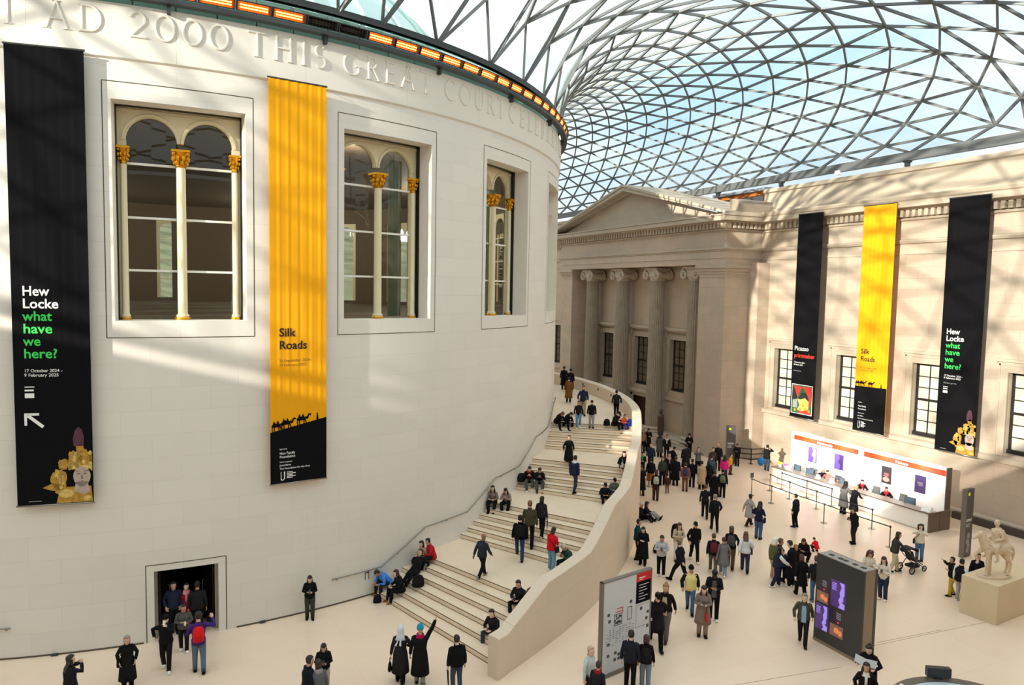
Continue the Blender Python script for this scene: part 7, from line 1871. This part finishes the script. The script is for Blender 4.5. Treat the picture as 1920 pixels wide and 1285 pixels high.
                a.build('scarf', cmat(c), root, smooth=True)
            elif q[0] == 'beard':
                a = MB(); a.rings([ell_ring(h + hu * zz + hf * o_, rx, ry, X * HS, hf, 12) for zz, o_, rx, ry in ((-.14, .04, .02, .028), (-.11, .036, .048, .058), (-.07, .028, .062, .07), (-.045, .01, .068, .076))]); a.build('beard', hair_mat(c), root, smooth=True)
            elif q[0] == 'sleeves':
                sleeves_mb(f).build('sleeves', cmat(c), root, smooth=True)
            elif q[0] == 'shirt':
                a = MB(); e_ = .045
                a.rings([[cc + X * (sg * wv) + fw * (dv - .012 * abs(sg)) for sg in (-1, -.5, 0, .5, 1)] for cc, wv, dv in ((f.pel - u * .12, .075, .135 + e_ + .012), (f.waist, .07, .118 + e_ + .014), (f.pel + u * .24, .075, .125 + e_ + .014), (f.chest, .07, .13 + e_ + .012), (f.neck - u * .05, .05, .115 + e_))], False, False, closed=False)
                a.build('shirt', cmat(c), root, smooth=True)
            elif q[0] == 'fur':
                a = MB(); a.tube([f.neck + X * (.12 * cos(t)) + fw * (.10 * sin(t) - .01) + u * .0 for t in [i * pi / 8 for i in range(17)]], .04, 8); a.build('fur_collar', cmat((150, 120, 70)), root, smooth=True)
            elif q[0] == 'flare':
                a = MB()
                for sg in (-1, .15): a.prism([f.neck - fw * .15 + X * (.02 * sg), f.neck - fw * .17 + X * (.05 * sg + .03), f.chest - fw * .185 + X * (.12 * sg + .02) - u * .08, f.chest - fw * .185 + X * (.12 * sg - .04) - u * .06], -fw * .008)
                a.build('scarf_ends', cmat(c), root)
build_people(PEOPLE)

# ---------------------------------------------------------------- pushchair and loose bags
pc = thing('pushchair', 'black pushchair with three big wheels pushed by the woman in beige trousers', 'pushchair', (27.5, -27.95, 0), radians(-95))
M_PUSH = mat('pushchair_cloth', (34, 34, 36), .8); M_TYRE = mat('tyre', (36, 34, 34), .7)
mb = MB()                                        # local +y: forwards
for s in (-1, 1):
    mb.tube([(s * .24, -.55, 1.0), (s * .24, -.2, .62), (s * .22, .3, .32)], .018, 8); mb.tube([(s * .26, -.34, .16), (s * .24, -.06, .52)], .018, 8); mb.tube([(s * .24, .0, .44), (s * .2, .42, .14)], .018, 8)
mb.tube([(-.24, -.55, 1.0), (-.2, -.6, 1.03), (.2, -.6, 1.03), (.24, -.55, 1.0)], .02, 8)
mb.build('frame', M_DKSTEEL, pc, smooth=True)
mb = MB(); mb.prism([(-.2, -.12, .48), (-.2, .26, .42), (-.2, .26, .48), (-.2, -.08, .54), (-.2, -.24, .92), (-.2, -.3, .9)], (.4, 0, 0)); mb.build('seat', M_PUSH, pc)
mb = MB(); mb.rings([[(x_, -.22 + .28 * cos(t), .86 + .2 * sin(t)) for t in [pi * i / 8 for i in range(9)]] for x_ in (-.22, -.1, .1, .22)], False, False, closed=False); mb.build('hood', M_PUSH, pc, smooth=True)
mb = MB(); mb.box((-.18, -.22, .2), (.18, .2, .3)); mb.build('basket', M_PUSH, pc)
for (wx, wy, wr) in ((-.29, -.34, .16), (.29, -.34, .16), (-.2, .44, .13), (.2, .44, .13)):
    mb = MB(); mb.tube([(wx, wy + wr * .82 * cos(t), wr + wr * .82 * sin(t)) for t in [2 * pi * i / 16 for i in range(17)]], wr * .18, 8)
    w_ = mb.build('wheel', M_TYRE, pc, smooth=True)
    mb = MB(); mb.tube([(wx - .02, wy, wr), (wx + .02, wy, wr)], .03, 8)
    for q in range(5): mb.bar((wx, wy, wr), (wx, wy + wr * .75 * cos(q * 1.257), wr + wr * .75 * sin(q * 1.257)), .012, .012)
    mb.build('hub', M_METAL, w_)
def loose(name, lab, cat, at, rgb, size=.2):
    mb = MB(); mb.rings([ell_ring(V(*at) + V(0, 0, zz * size * 2), rx * size, ry * size, X, V(0, 1, 0), 12) for zz, rx, ry in ((0.01, .8, .55), (.1, 1, .7), (.5, .95, .65), (.8, .7, .5), (.9, .4, .3))])
    return tag(mb.build(name, cmat(rgb), smooth=True), lab, cat)
loose('rucksack', 'black rucksack beside the person in a cap at the top of the stairs', 'bag', (20.95, -14.6, 4.164), (28, 26, 30))
loose('rucksack', 'blue rucksack beside the child in orange at the top of the stairs', 'bag', (22.1, -15.1, 4.164), (36, 60, 150))
loose('rucksack', 'brown leather bag behind the man in black high on the first flight', 'bag', (10.55, -26.3, 1.041), (110, 62, 40))
loose('rucksack', 'black rucksack on the steps beside the woman in tan boots', 'bag', (7.75, -22.75, .521), (34, 28, 32), .24)
loose('rucksack', 'black rucksack on the step left of the red scarf on the third flight', 'bag', (14.5, -17.42, 2.43), (36, 36, 40), .22)
loose('rucksack', 'black bag on the floor behind the woman in long black dress coat', 'bag', (18.9, -22.1, 0.002), (30, 28, 30), .22)
loose('rucksack', 'small dark bag on the floor under the person in blue at the stair foot', 'bag', (6.35, -22.35, 0.002), (30, 26, 34), .16)
